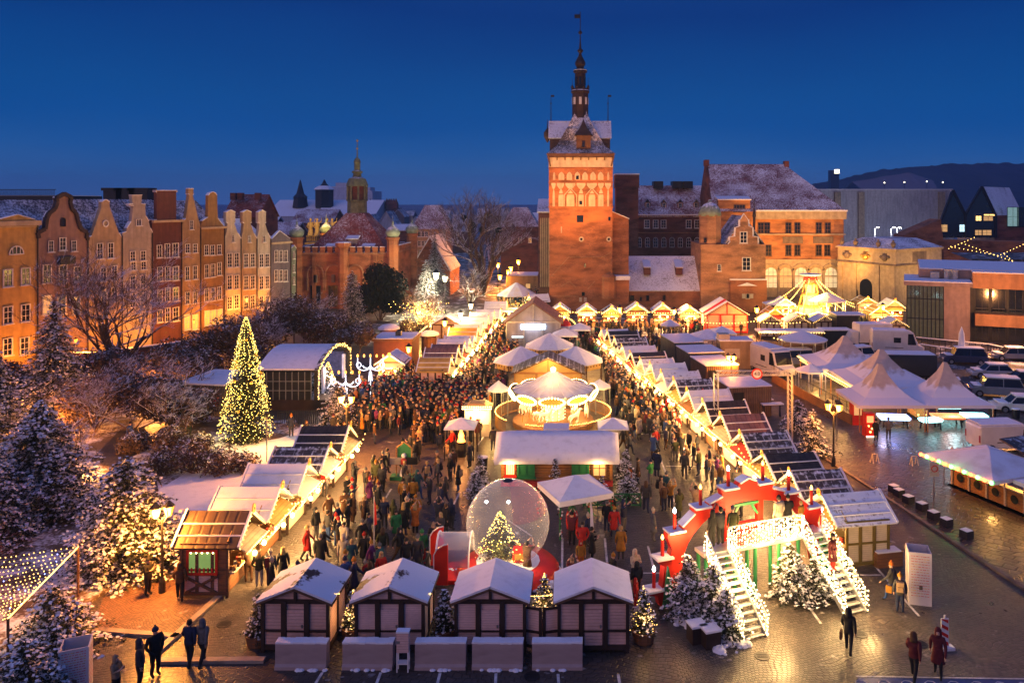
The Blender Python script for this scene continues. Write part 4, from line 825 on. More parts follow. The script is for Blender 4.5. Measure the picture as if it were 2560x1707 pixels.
# right background: shopping hall, theatre gables, terraces
o, L, Z = block('pale_hall', 'huge pale blank hall far behind the stone gate', 'building', 2040, 2384, 474, 265, 60, 'hall_grey')
for x in (2092, 2151, 2352): MB().box(L(x) - 1, L(x) + 1, -1.2, 0, 0, Z(480)).build('pillar', 'stone_dark', o)
for x, lab in ((2187, 'white street light left of the pale hall lamps'), (2228, 'middle white street light before the pale hall'), (2242, 'twin white street light before the pale hall')):
    t = T('street_light', lab, 'street light', (ax(x, 235), 235, 0)); h = az(571, 235); MB().tube([(0, 0, 0), (0, 0, h), (.8, 0, h + .2)], .12, 6).build('pole', 'metal_grey', t); MB().box(.5, 1.2, -.3, .3, h + .1, h + .35).build('lamp_head', 'lamp_far', t)
    t['group'] = 'street lights by the pale hall'; lamp((ax(x, 233), 233, h - .3), 1500, (.9, .92, 1), .4)
def glass_gables():
    Y = 200.0; sc = Y / F; L = lambda x: (x - 2440) * sc; Z = lambda y: CAMH - (y - HY) * sc; E = lambda a, b: (L(1840 + .3443 * a), Z(360 + .3443 * b))
    o = T('gabled_mall', 'dark glazed mall with sharp twin gables and snowy roofs', 'building', (ax(2440, Y), Y, 0))
    for pts in (((1490, 560), (1575, 335), (1665, 515), (1665, 680), (1490, 680)), ((1667, 515), (1785, 310), (1885, 520), (1885, 680), (1667, 680))):
        q = [E(*p) for p in pts]; MB().ext(q, 0, 1).build('gable_glass', 'glass_dark', o)
        f = MB()
        for a, b in zip(q, q[1:4]): f.beam((a[0], -.1, a[1]), (b[0], -.1, b[1]), .5)
        for k in range(1, 8): f.beam((q[0][0] + (q[3][0] - q[0][0]) * k / 8, -.05, q[4][1]), (q[0][0] + (q[3][0] - q[0][0]) * k / 8, -.05, q[3][1] + .5), .12)
        f.build('gable_frame', 'metal_dark', o)
    for a, b, c in (((1575, 335), (1665, 515), 190), ((1785, 310), (1890, 520), 420)):
        p, q = E(*a), E(*b); w = c * .3443 * sc; MB().slab((p[0], .5, p[1]), (q[0], .2, q[1]), (q[0] + w, 14, q[1]), (p[0] + w, 14, p[1]), .4).build('roof', 'roof_snowy', o)
    MB().box(E(1885, 0)[0], E(2600, 0)[0], .6, 20, 0, E(0, 520)[1]).build('wall', 'brick_dark', o)
    for zx, zy, w, h, m in ((1500, 640, 2.6, 2, 'lit_dim'), (1640, 640, 1.5, 2, 'lit_cool'), (1760, 560, 1.6, 1.4, 'lit_warm'), (1838, 525, 3, .6, 'lit_warm'), (1830, 560, 2.6, 1.4, 'lit_dim'), (1760, 665, 2, 1.5, 'lit_dim'), (1820, 665, 2.6, 1.5, 'lit_dim'), (2010, 600, 3, 5, 'lit_cool2'), (2070, 600, 2, 5, 'glass_dark'), (1465, 640, 1.2, .6, 'lit_cool')):
        p = E(zx, zy); window(o, p[0], 0, p[1], w, h, 2, 2, m, 'metal_dark')
glass_gables()
def brick_wedge(): 
    Y = 185.0; o = MB().ext([(ax(2260, Y), 0), (ax(2260, Y), az(588, Y)), (ax(2352, Y), az(548, Y)), (ax(2358, Y), az(600, Y)), (ax(2620, Y), az(606, Y)), (ax(2620, Y), 0)], Y, Y + 6).build('brick_rampart', 'brick', None); tag(o, 'sloping red brick rampart in front of the glazed mall', 'wall')
    o = MB().ext([(ax(2360, 150), 0), (ax(2360, 150), az(625, 150)), (ax(2520, 150), az(685, 150)), (ax(2520, 150), 0)], 150, 153).build('brick_rampart', 'brick'); tag(o, 'brick ramp wall sloping down right of the stone gate', 'wall')
brick_wedge()
sheet('terrace', [(ax(2370, 165), 160), (140, 160), (150, 182), (ax(2370, 180), 182)], az(640, 170), 'slush', 1)
pts = []
for a, b, n in (((1545, 760), (1730, 680), 9), ((1560, 745), (1900, 810), 12), ((1640, 720), (2085, 880), 18), ((1900, 815), (2085, 730), 9), ((1950, 800), (2080, 910), 8)):
    for i in range(n):
        u = i / (n - 1); pts.append(((1840 + .3443 * (a[0] + (b[0] - a[0]) * u)), 360 + .3443 * (a[1] + (b[1] - a[1]) * u)))
fm_ = MB()
for x, y in pts: fm_.octa((ax(x, 158), 158, az(y, 158)), .1)
o = fm_.build('festoon_lights', 'bulb_warm'); tag(o, 'festoon of warm bulbs zigzagging over the snowy terrace', 'string lights', kind=None)
for i, (x, y) in enumerate(((2211, 457), (2261, 456), (2317, 454), (2357, 456))):
    t = T('street_light', f"distant street light {('at the left end', 'second from the left', 'third from the left', 'at the right end')[i]} of the four on hill", 'street light', (ax(x, 900), 900, az(y, 900) - 8), 0, 'street lights on the hill'); MB().sph((0, 0, 8), .9, 0).build('lamp_head', 'lamp_far', t); MB().tube([(0, 0, -20), (0, 0, 8)], .3, 5).build('pole', 'metal_dark', t)
o, L, Z = block('hill_tower', 'lit crane tower rising over the hill', 'tower', 2077, 2098, 426, 950, 10, 'metal_dark'); MB().box(L(2086), L(2098), -1, 0, Z(434), Z(424)).build('lamp_panel', 'lamp_far', o)
# modern building at the right edge
def modern():
    Y = 101.0; sc = Y / F; L = lambda x: (x - 2400) * sc; Z = lambda y: CAMH - (y - HY) * sc; E = lambda a, b: (L(1840 + .3443 * a), Z(360 + .3443 * b))
    o = T('pavilion_building', 'modern flat roofed building with tall glazed bay and long dark facade', 'building', (ax(2400, Y), Y, 0), R(-23))
    x0, x1 = E(1272, 0)[0], E(1520, 0)[0]; x2 = E(1690, 0)[0]; zt = E(0, 1035)[1]
    MB().box(x1, x2, -.6, 9, 0, zt).build('pink_wall', 'modern_wall', o)
    MB().box(x0, x1, .1, 9, 0, zt).build('core_wall', 'lit_bay', o)
    g = MB(); m = MB()
    for i in range(10): x = x0 + i * (x1 - x0) / 9; m.box(x - .06, x + .06, -.12, 0, 0, zt)
    for z in (.1, 2.6, 5.2): m.box(x0, x1, -.1, .0, z, z + .15)
    MB().box(x0, x1, 0, .05, 0, zt).build('bay_glass', 'glass_bay', o); m.build('mullion_frame', 'metal_dark', o)
    MB().box(x0 - .4, x2 + .3, -.9, 9.2, zt, zt + .5).build('roof_edge', 'modern_wall', o); MB().box(x0 - .35, x2 + .25, -.85, 9.1, zt + .5, zt + .62).build('roof_snow', 'snow', o)
    zb = E(0, 985)[1]; xe = E(2500, 0)[0]
    MB().box(E(1355, 0)[0], xe, 4.2, 22, zb - .2, E(0, 935)[1]).build('upper_parapet', 'modern_wall', o); MB().box(E(1355, 0)[0] + .1, xe, 4.4, 22, E(0, 935)[1], E(0, 935)[1] + .14).build('roof_snow', 'snow', o)
    MB().box(x2, xe, 1.2, 20, 0, E(0, 1040)[1]).build('dark_facade', 'metal_dark', o)
    MB().box(x2 + .3, xe, -.5, 1.2, E(0, 1040)[1], E(0, 930)[1]).build('fascia', 'plaster_orange', o); MB().box(x2 + .3, xe, -.6, 2, E(0, 930)[1], E(0, 930)[1] + .15).build('fascia_snow', 'snow', o)
    MB().box(x2 + .6, xe, -.3, 1.2, E(0, 1310)[1], E(0, 1225)[1]).build('fascia', 'plaster_orange', o)
    for i in range(9):
        x = x2 + 1.5 + i * 1.9; window(o, x, 1.2, E(0, 1215)[1], 1.7, 3.2, 2, 1, 'lit_glow' if i in (5, 7, 8) else 'glass_dark', 'metal_dark'); window(o, x, 1.2, .1, 1.7, 4.2, 2, 2, 'glass_dark', 'metal_dark')
    for zx, h in ((1465, .9), (1560, 1.3), (1590, 1.2)): x = E(zx, 0)[0]; MB().box(x - .55, x + .55, 3, 4, zt + .62, zt + .62 + h).build('air_unit', 'metal_grey', o)
modern(); lamp((ax(2340, 99), 104, 3), 250, WARM, .3)
for dy in (0,): lamp((ax(2500, 92), 90, 5), 1400, (1, .4, .12), .3)

g = random.Random(21)
for i in range(34):
    x = 600 + 780 * ((i * .618) % 1); Y = 210 + 11 * i; w = g.uniform(26, 60) * 200 / Y * 1.3; zt = g.uniform(6, 11); yt = HY + (CAMH - zt) * F / Y; zr = zt + g.uniform(3, 6)
    block('town_house', 'distant snowy roofed house in the hazy town beyond the guild house', 'house', x - w / 2, x + w / 2, yt, Y, 12, g.choice(('brick_dark', 'plaster_cool', 'plaster_violet')), roof=g.choice(('roof_maroon', 'snow', 'roof_dark')), yr=HY + (CAMH - zr) * F / (Y + 6), ridge_dir=g.choice('xy'), group='distant houses of the hazy town')
# ---------------------------------------------------------------- trees and shrubs
def conifer(name, label, loc, h, r, seed, snow=1.0, group='snowy conifers in the park', dens=1.0, base=.06, shape=.85):
    g = random.Random(seed); t = T(name, label, 'tree', loc, g.random() * 6, group)
    MB().tube([(0, 0, 0), (0, 0, h * .5), (0, 0, h * .96)], [r * .07 + .04, r * .05 + .02, .015], 7).build('trunk', 'bark', t)
    b = MB(); n = int(h * 11 * dens)
    for i in range(n):
        u = (i + g.random()) / n; z = h * (base + (1 - base) * u); rr = r * (1 - u) ** shape * g.uniform(.72, 1.1) + .07; nb = max(3, int((5 + rr * 3.2)))
        for k in range(nb if i % 2 else nb - 1):
            a = g.random() * 2 * PI; L_ = rr * g.uniform(.7, 1.08); droop = g.uniform(.12, .42); d = Vector((math.cos(a), math.sin(a), 0)); sd = Vector((-d.y, d.x, 0)); seg = max(2, min(22, int(L_ / (.07 + .022 * r))))
            hp = -.16 * L_ ** .5; load = g.random() ** .9 * snow * .62
            for j in range(seg):
                u0 = (j + g.random()) / seg; p0 = d * (L_ * u0) + Vector((0, 0, z - droop * L_ * u0 ** 1.5)); wd = L_ * .34 * (1.15 - u0) + .06
                for q_ in range(4):
                    s_ = g.uniform(-1, 1); sn = g.random() < load * (1.1 - abs(s_) * .5) * (.25 + u0); c0 = p0 + sd * s_ * wd * .5 + Vector((0, 0, .04 if sn else hp * (.2 + g.random() * abs(s_)))); e = (d * g.uniform(.3, 1) + sd * (s_ + g.gauss(0, .4)) + Vector((0, 0, g.gauss(-.15, .25)))).normalized() * g.uniform(.1, .2) * (.42 + .1 * r) * (1.2 if sn else 1); f_ = e.cross(Vector((g.gauss(0, .35), g.gauss(0, .35), 1))).normalized() * e.length * (.55 if sn else .36)
                    b.add([c0 - e * .3, c0 + f_ + e * .2, c0 + e, c0 - f_ + e * .2], [(0, 1, 2, 3)], int(sn))
    b.build('crown', ['needles', 'snow_clump'], t, fix=False); return t
def leafball(name, label, loc, blobs, n, leaf, seed, m='leaves_snow', trunk=None, group='snowy shrubs in the park', cat='shrub'):
    g = random.Random(seed); t = T(name, label, cat, loc, 0, group); b = MB(); tr = MB(); tot = sum(q[3] ** 2 for q in blobs)
    for (x, y, z, r) in blobs:
        tr.tube([(x * .12, y * .12, 0), (x * .6, y * .6, z * .6), (x, y, z)], [.07 + r * .02, .045, .02], 5)
        for k in range(5):
            a = g.random() * 6.28; tr.tube([(x * .6, y * .6, z * .6), (x + r * .7 * math.cos(a), y + r * .7 * math.sin(a), z + r * g.uniform(-.3, .6))], [.03, .01], 4)
        for i in range(int(n * r * r / tot)):
            v = Vector((g.gauss(0, 1), g.gauss(0, 1), g.gauss(0, 1))).normalized(); rad = r * (g.random() ** .4) * (1 + .28 * mnoise.noise(Vector((x, y, z)) * 3 + v * 1.8)); p = Vector((x, y, z)) + Vector((v.x, v.y, v.z * .8)) * rad
            if p.z < .04: p.z = .04 + g.random() * .1
            up = (v + Vector((g.gauss(0, .7), g.gauss(0, .7), g.gauss(.35, .6)))).normalized(); a = up.orthogonal().normalized(); c = up.cross(a); s = leaf * g.uniform(.5, 1.25); an = g.random() * 6.28; e1 = a * math.cos(an) + c * math.sin(an); e2 = up.cross(e1)
            b.add([p - e1 * s, p + e2 * s * .42 + up * s * .15, p + e1 * s, p - e2 * s * .42], [(0, 1, 2, 3)])
    tr.build('trunk' if cat == 'tree' else 'stem', 'bark', t); b.build('crown' if cat == 'tree' else 'foliage', m, t, fix=False); return t
def bare_tree(name, label, loc, h, spread, seed, n0=5, depth=5, m='bark', group=None, r0=.22, up=.25):
    g = random.Random(seed); t = T(name, label, 'tree', loc, 0, group); b = MB(); c = MB()
    def grow(p, d, L_, r, k, mb):
        pts = [p]; q = p; dd = d
        for i in range(3): dd = (dd + Vector((g.gauss(0, .14), g.gauss(0, .14), g.gauss(up * .18, .08)))).normalized(); q = q + dd * (L_ / 3); pts.append(q)
        mb.tube(pts, [r, r * .86, r * .74, r * .6], 6 if k > 3 else (4 if k > 1 else 3))
        if k == 0: return
        for i in range(g.choice((2, 3, 3)) if k > 1 else 4):
            f = g.uniform(.45, 1); j = min(2, int(f * 3)); s = pts[j].lerp(pts[j + 1], f * 3 - j if f < 1 else 1); e = (dd + Vector((g.gauss(0, .6), g.gauss(0, .6), g.gauss(.1, .35))) * spread).normalized(); grow(s, e, L_ * g.uniform(.58, .82), max(.012, r * .58), k - 1, c)
    for i in range(n0):
        a = 2 * PI * i / n0 + g.uniform(-.4, .4); grow(Vector((0, 0, h * .02 * i)), Vector((math.cos(a) * spread * .45, math.sin(a) * spread * .45, 1)).normalized(), h * .36, r0, depth, b if i == 0 else c)
    b.build('trunk', m, t, fix=False); c.build('crown', m, t, fix=False); return t
def gp(x, y, z=.12): X, Y = gx(x, y, z); return (X, Y, z)
conifer('spruce_tree', 'tall dark snowy spruce in front of the pink house', (ax(135, 66), 66, .1), 9.6, 3.9, 11, shape=.8)
conifer('spruce_tree', 'broad snowy spruce at the left edge below the yellow house', (ax(-25, 56), 56, .1), 8.2, 3.4, 12, shape=.7)
conifer('spruce_tree', 'big bushy snow laden conifer filling the middle left edge', (ax(100, 45), 45, .1), 6.4, 4.2, 13, shape=.55, dens=.9)
conifer('spruce_tree', 'lamplit snowy conifer beside the brown roofed stall', (ax(318, 38.4), 38.4, .1), 5.4, 3.3, 14, shape=.5, dens=1.1)
conifer('spruce_tree', 'dark snowy conifer on the near left behind the light net', (ax(-60, 41), 41, .1), 6, 3.6, 15, shape=.55)
conifer('fir_tree', 'short wide fir at the bottom left above the white info box', (ax(120, 31), 31.4, .05), 2.6, 2.4, 16, shape=.6)
conifer('fir_tree', 'snowy fir in the bottom left corner', (ax(55, 27.4), 27.4, .05), 2.6, 2.2, 17, shape=.55)
conifer('spruce_tree', 'slim snow covered spruce in front of the guild house', (ax(880, 110), 110, .1), 8.2, 2.4, 18, shape=.6)
conifer('spruce_tree', 'small snowy spruce near the white floodlight', (ax(1065, 128), 128, .1), 8.5, 3, 19)
conifer('spruce_tree', 'taller misty spruce behind the white floodlight', (ax(1082, 140), 142, .1), 12.5, 3, 20)
leafball('yew_tree', 'large dark yew against the guild house wall', (ax(950, 118), 118, .1), [(-2, 0, 3.4, 3), (.8, .3, 5.4, 3.3), (2, 0, 3, 2.6), (0, -.5, 7, 2.2)], 9000, .3, 21, 'yew', cat='tree', group=None)
for i, (x, Y, lab, bl) in enumerate((
    (330, 62, 'wide snowy shrub under the bare tree', [(-4, 0, 1.6, 1.9), (-1, 1, 2.4, 2.2), (2.4, 0, 2.2, 2.3), (5, .5, 1.6, 1.7)]),
    (420, 72, 'snow capped arching shrub left of the shed', [(-3, 0, 2.2, 2.2), (0, .5, 3.2, 2.4), (3, 0, 2.6, 2.3)]),
    (240, 72, 'tangled snowy shrub behind the tall dark spruce', [(-3, 0, 2, 2.2), (1, 0, 2.8, 2.4), (4, .4, 2, 2)]),
    (565, 78, 'dark evergreen shrub behind the Christmas tree', [(-2.6, 0, 3, 2.6), (.6, .5, 4.4, 2.8), (2.4, 0, 2.4, 2.4)]),
    (735, 92, 'snowy round tree behind the stage roof', [(-3, 0, 3, 2.8), (0, 0, 4.6, 3), (3, 0, 3.2, 2.6)]),
    (835, 98, 'low snow mounded shrub below the guild house', [(-2.5, 0, 1.8, 1.9), (.5, 0, 2.4, 2), (3, 0, 1.6, 1.7)]),
    (500, 51.5, 'low snowy shrub on the lawn before the Christmas tree', [(-2.6, 0, .7, 1.2), (-.8, .2, 1.1, 1.4), (1.2, 0, .8, 1.3), (2.8, .3, .6, 1)]),
    (420, 56, 'flat snowy shrub along the dark park path', [(-2.4, 0, .6, 1.2), (0, .3, .8, 1.3), (2.2, 0, .6, 1)]),
    (525, 66, 'small snow covered shrub beside the shed', [(-.8, 0, .5, .8), (.6, 0, .5, .8)]),
    (60, 70, 'snowy shrub by the orange lit wall', [(-2, 0, 2, 2.2), (2, 0, 1.6, 2)]),
    (890, 84, 'snowy cut back shrub on top of the stage corner', [(-1.6, 0, 3.2, 1.3), (.8, 0, 3.6, 1.3)]),
    (1048, 105, 'snowy shrub beside the rear timber hut', [(-1.6, 0, 1, 1.3), (1, 0, 1.2, 1.4)]))):
    leafball('snowy_shrub', lab, (ax(x, Y), Y, .1), bl, 9000 if i < 5 else 5000, .19 if Y > 60 else .13, 40 + i)
for i, (x, y, lab) in enumerate(((800, 1000, 'snowy fir right of the stage wall'), (845, 1065, 'orange lit fir beside the double street lamp'), (1995, 1075, 'bare snowy bush behind right hand containers'), (2030, 1135, 'snowy fir near the pavilion lamp post'))):
    X, Y = gx(x, y); conifer('fir_tree', lab, (X, Y, 0), (3.2, 3.6, 2.4, 3.2)[i], (2.6, 2, 1.6, 1.5)[i], 60 + i, shape=.6, group='firs among the stalls')
bare_tree('bare_tree', 'many stemmed bare tree with snow on its twigs before the townhouses', (ax(285, 76), 76, .1), 13.5, 1.0, 5, 10, 6, r0=.15)
bare_tree('bare_tree', 'large bare tree with mistletoe in the street left of the tower', (ax(1208, 150), 150, .1), 20, .85, 9, 8, 6, r0=.34)
leafball('mistletoe_clump', 'dark mistletoe clumps hanging in the large bare tree', (ax(1208, 150), 149.5, 0), [(-2, 0, 13.5, .7), (2.6, 0, 14.4, .6), (0, 0, 12.6, .8), (-3.6, 0, 15, .6), (3, 0, 12.6, .7), (1, 0, 15.6, .6)], 1500, .25, 71, 'yew', group=None, cat='mistletoe')
bare_tree('bare_tree', 'low snowy bare tree at the foot of the large one', (ax(1175, 130), 130, .1), 8.5, 1.2, 10, 5, 5, r0=.14)
bare_tree('bare_tree', 'golden lit bare tree wrapped in fairy lights', (ax(1060, 106), 106, .1), 7.5, 1.3, 12, 5, 5, r0=.12)
lamp((ax(1055, 105), 103.5, 3.4), 700, (1, .5, .1), .3); lamp((ax(1085, 105), 104, 1.8), 500, (1, .6, .15), .3)
bare_tree('bare_tree', 'bare snowy tree with a twisted trunk among left shrubs', (ax(455, 66), 66, .1), 6.5, 1.2, 14, 3, 5, r0=.14)
bare_tree('bare_tree', 'snowy bare tree behind the stage roof', (ax(690, 98), 98, .1), 8.5, 1.1, 15, 5, 5, r0=.14)
lamp((ax(120, 60), 59, 1.2), 1500, (1, .3, .05), .3); lamp((ax(380, 70), 70, 1.0), 1300, (1, .33, .06), .3); lamp((ax(230, 52), 51, .9), 520, (1, .35, .08), .3)
for i, (x, Y, h, lab) in enumerate(((235, 60, 5.5, 'frosted bare bush glowing orange behind the left spruces'), (345, 66, 6, 'frosted fine branched bush left of the shed'), (430, 60, 5, 'frosted bare bush along the park path'), (170, 50, 4.6, 'frosted bare bush between two left spruces'), (640, 88, 6.5, 'frosted bare tree behind the shed roof'), (780, 100, 6.5, 'frosted bare tree below the guild house doors'))): bare_tree('bare_bush', lab, (ax(x, Y), Y, .1), h, 1.35, 200 + i, 9, 5, r0=.07, group='frosted bushes in the park')
# fairy lights on the golden tree and along its hedge
b = MB(); g = random.Random(3)
for i in range(260): a = g.random() * 6.28; r = abs(g.gauss(0, 2.0)); b.octa((ax(1055, 106) + r * math.cos(a), 105 + r * math.sin(a) * .5, 1 + 3.6 * g.random() ** .8), .06)
tag(b.build('fairy_lights', 'bulb_warm'), 'fairy lights scattered through the golden bare tree', 'string lights')
b = MB(); b.bulbs(line_pts((*gx(1000, 870, 1), 1), (*gx(1068, 815, 1.6), 1.6), .3), .09); tag(b.build('light_garland', 'bulb_warm'), 'sloping light garland below the golden tree', 'string lights')
# garden wall with snow on it behind the shrubs
for a, b_, lab in (((-400, 920), (240, 925), 'low garden wall in front of the yellow house'), ((240, 925), (480, 890), 'low snow topped wall below the bare tree')):
    p, q = gx(*a), gx(*b_); t = T('garden_wall', lab, 'wall', (0, 0, 0)); MB().beam((*p, .9), (*q, .9), .35, 1.8).build('masonry', 'brick_dark', t); MB().beam((*p, 1.86), (*q, 1.86), .5, .12).build('snow_cap', 'snow', t)
# ---------------------------------------------------------------- market stalls
def make_stall(label, group):
    """Gable and counter face local -x; ridge along x."""
    t = T('market_stall', label, 'stall', (0, 0, 0), 0, group); D, W, he, hr = 2.3, 1.42, 2.25, 3.15
    w = MB(); w.box(D - .06, D, -W, W, .12, he).box(.06, D - .06, -W, -W + .05, .12, he).box(.06, D - .06, W - .05, W, .12, he).box(.06, .12, -W + .05, W - .05, .12, .95); w.ext([(-W, he), (W, he), (0, hr - .12)], D - .06, D, 'x'); w.build('wall', 'boards_pink', t)
    f = MB()
    for x in (.03, D - .03):
        for y in (-W, W): f.beam((x, y, 0), (x, y, he), .13)
    for y in (-W - .02, W + .02):
        f.beam((0, y, he - .05), (D, y, he - .05), .12); f.beam((0, y, .18), (D, y, .18), .14); f.beam((.1, y, 1.15), (D - .1, y, 1.15), .09)
        for x in (.75, 1.5): f.beam((x, y, .2), (x, y, he - .1), .16, .1)
    f.beam((0, -W, he), (0, W, he), .12); f.build('frame', 'timber_dark', t)
    g = MB().ext([(-W, he + .06), (W, he + .06), (0, hr - .1)], .02, .07, 'x'); g.build('gable_board', 'board_lit', t)
    r = MB(); gabled(r, -.35, D + .15, -W, W, he, hr, 'x', .09, 0, .22); r.build('roof', 'roof_bare', t)
    tr = MB()
    for s in (-1, 1):
        for x in (-.58, D + .36): tr.beam((x, s * (W + .22), he - .12), (x, 0, hr + .02), .09, .14)
        for u in (.3, .62): y = s * (W + .22) * (1 - u); z = he - .14 + u * (hr - he + .14) + .04; tr.beam((-.5, y, z), (D + .3, y, z), .05, .06)
    tr.build('roof_trim', 'snow_firm', t)
    MB().slab((-.05, -W + .1, he - .05), (-.05, W - .1, he - .05), (-.9, W - .1, he - .42), (-.9, -W + .1, he - .42), .04).build('awning', 'board_lit', t)
    c = MB().box(-.28, .1, -W + .05, W - .05, .95, 1.02); c.build('counter', 'boards_pale', t)
    gd = MB(); g_ = random.Random(5)
    for i in range(26): y = -W + .2 + g_.random() * (2 * W - .4); x = g_.uniform(-.22, .05); h = g_.uniform(.06, .3); gd.cbox((x, y, 1.025 + h / 2), (.14, g_.uniform(.08, .22), h), g_.randrange(4), g_.random())
    for z in (1.35, 1.75):
        gd.box(D - .4, D - .1, -W + .1, W - .1, z - .03, z, 3)
        for i in range(18): y = -W + .2 + g_.random() * (2 * W - .4); h = g_.uniform(.08, .28); gd.cbox((D - .25, y, z + h / 2), (.14, .1, h), g_.randrange(4))
    for i in range(9): y = -W + .15 + i * (2 * W - .3) / 8; gd.sph((-.05, y, he - .35), .09, g_.randrange(4), 6, 4, 1.5)
    gd.build('goods', ['goods_red', 'goods_gold', 'goods_mix', 'bottle_mix'], t)
    MB().box(.25, 1.8, -W + .25, W - .25, he - .1, he - .06).build('ceiling_lamp', 'lit_warm', t)
    b = MB()
    for s in (-1, 1): b.bulbs(line_pts((-.66, s * (W + .2), he - .18), (-.66, 0, hr - .05), .22), .036)
    b.bulbs(line_pts((-.93, -W, he - .44), (-.93, W, he - .44), .2), .045); b.build('light_string', 'bulb_warm', t); MB().sph((-.95, -.7, he - .72), .12, 0, 7, 5).sph((-.95, .55, he - .72), .12, 0, 7, 5).build('hanging_lamp', 'bulb_rim', t)
    MB().lathe([(.07, -.03), (.2, -.03), (.2, .03), (.07, .03)], 12, (0, 0, 0)).build('ornament', 'goods_gold', t); k = KIDS[t.name][-1]; k.location = (-.7, 0, hr + .12); k.rotation_euler = (0, R(90), 0)
    return t
proto = None
STALLS = []
def put_stall(x, y, rz, label, group, roof='roof_bare', frame=None, power=110, trim=None):
    global proto
    if proto is None: proto = t = make_stall(label, group); t.location = (x, y, 0); t.rotation_euler = (0, 0, rz)
    else: t = copy_tree(proto, None, (x, y, 0), rz, label, group)
    STALLS.append((t, roof, frame))
    lx, ly = -.95 * math.cos(rz), -.95 * math.sin(rz); lamp((x + lx, y + ly, 1.55), power * 1.8, WARM, .25); lamp((x + 1.9 * lx, y + 1.9 * ly, 3.0), power * .55, (1, .5, .12), .25); return t
RR = R(10.4); N_ = 16
desc = [('roof_snowy', 'olive framed stall with snowy roof nearest the candle arch'), ('roof_thin', 'stall with thin striped snow on its roof, second from the olive hut'), ('roof_bare', 'bare dark roofed stall third from the olive hut'), ('roof_thin', 'thinly snowed dark stall fourth from the olive hut'),
        ('roof_rose', 'rose brown battened roof stall in the right row'), ('roof_bare', 'dark battened roof stall beside the red gnome cap'), ('snow_firm', 'white snow roofed stall in front of the truss gate'), ('roof_thin', 'stall with patchy snow and battens level with the carousel'), ('roof_snowy', 'half snowed roof stall level with the carousel top'),
        ('snow_firm', 'smooth white roofed stall beside the yellow hut behind carousel'), ('roof_snowy', 'snowy roofed stall level with the octagonal tents'), ('roof_bare', 'dark battened stall beyond octagonal tents'), ('snow_firm', 'snow covered stall near the dark containers'), ('roof_thin', 'thinly snowed stall fourth from the rear end of right row'), ('roof_bare', 'dark stall second from the rear end of right row'), ('snow_firm', 'last stall at the rear end of the right row')]
for i in range(N_):
    put_stall(13.04 - .632 * i, 39.8 + 3.436 * i, RR, desc[i][1], 'stalls of the right hand row', desc[i][0], 'olive_frame' if i == 0 else None, 190 if i in (5, 6, 9, 12) else 130)
for i, (x, y, rf, lab) in enumerate(((-15.85, 36.8, 'roof_brown', 'brown roofed stall at the near end of the left row, under lamps'), (-15.75, 40.1, 'snow_firm', 'warm lit snow roofed stall second from the near left end'), (-15.6, 43.6, 'snow_firm', 'blue white snow roofed stall in the middle of near left row'), (-15.6, 47.4, 'roof_thin', 'thin snow striped stall fourth in the near left row'), (-15.3, 50.7, 'roof_bare', 'dark two panel roofed stall at the far end of near left row'))):
    put_stall(x, y, PI, lab, 'stalls of the near left row', rf, 'timber_brown' if i == 0 else None, 150)
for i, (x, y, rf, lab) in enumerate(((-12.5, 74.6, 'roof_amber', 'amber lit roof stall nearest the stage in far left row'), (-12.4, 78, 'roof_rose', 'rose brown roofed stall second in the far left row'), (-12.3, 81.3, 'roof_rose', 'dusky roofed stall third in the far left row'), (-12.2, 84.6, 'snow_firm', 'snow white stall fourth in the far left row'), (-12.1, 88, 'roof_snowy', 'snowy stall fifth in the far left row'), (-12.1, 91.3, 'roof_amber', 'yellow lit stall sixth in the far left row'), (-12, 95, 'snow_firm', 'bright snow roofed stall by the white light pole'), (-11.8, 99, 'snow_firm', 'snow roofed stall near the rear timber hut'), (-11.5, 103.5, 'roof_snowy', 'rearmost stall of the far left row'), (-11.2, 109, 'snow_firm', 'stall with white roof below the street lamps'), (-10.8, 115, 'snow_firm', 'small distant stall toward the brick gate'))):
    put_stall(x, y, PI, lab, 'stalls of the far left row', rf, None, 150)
for i, (sx, rf, lab) in enumerate(((1400, 'roof_snowy', 'stall with violet lit goods at the tower foot'), (1467, 'roof_snowy', 'second stall along the tower foot with warm goods'), (1529, 'roof_thin', 'third gabled stall below the tower annexe'), (1592, 'snow_firm', 'brightest white lit stall below the court wing'), (1656, 'roof_snowy', 'gabled stall beside the orange lamp below court wing'), (1723, 'snow_firm', 'white lit gabled stall next to the red hut'))):
    put_stall(ax(sx, 112), 112, PI / 2, lab, 'gabled stalls along the brick wall', rf, None, 240)
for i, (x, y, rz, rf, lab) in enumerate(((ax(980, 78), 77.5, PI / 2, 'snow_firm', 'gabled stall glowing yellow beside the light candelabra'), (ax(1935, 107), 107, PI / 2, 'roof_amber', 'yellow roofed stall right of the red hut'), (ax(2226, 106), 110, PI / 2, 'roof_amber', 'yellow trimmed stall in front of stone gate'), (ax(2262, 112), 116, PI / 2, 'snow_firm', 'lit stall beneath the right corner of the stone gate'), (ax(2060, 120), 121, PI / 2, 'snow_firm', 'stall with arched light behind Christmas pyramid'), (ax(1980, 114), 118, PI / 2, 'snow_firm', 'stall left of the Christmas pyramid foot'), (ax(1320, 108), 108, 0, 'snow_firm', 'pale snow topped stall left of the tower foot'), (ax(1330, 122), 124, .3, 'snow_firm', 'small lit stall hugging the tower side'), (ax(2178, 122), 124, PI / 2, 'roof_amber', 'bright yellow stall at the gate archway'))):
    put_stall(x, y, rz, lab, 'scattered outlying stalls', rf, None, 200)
gs = random.Random(31)
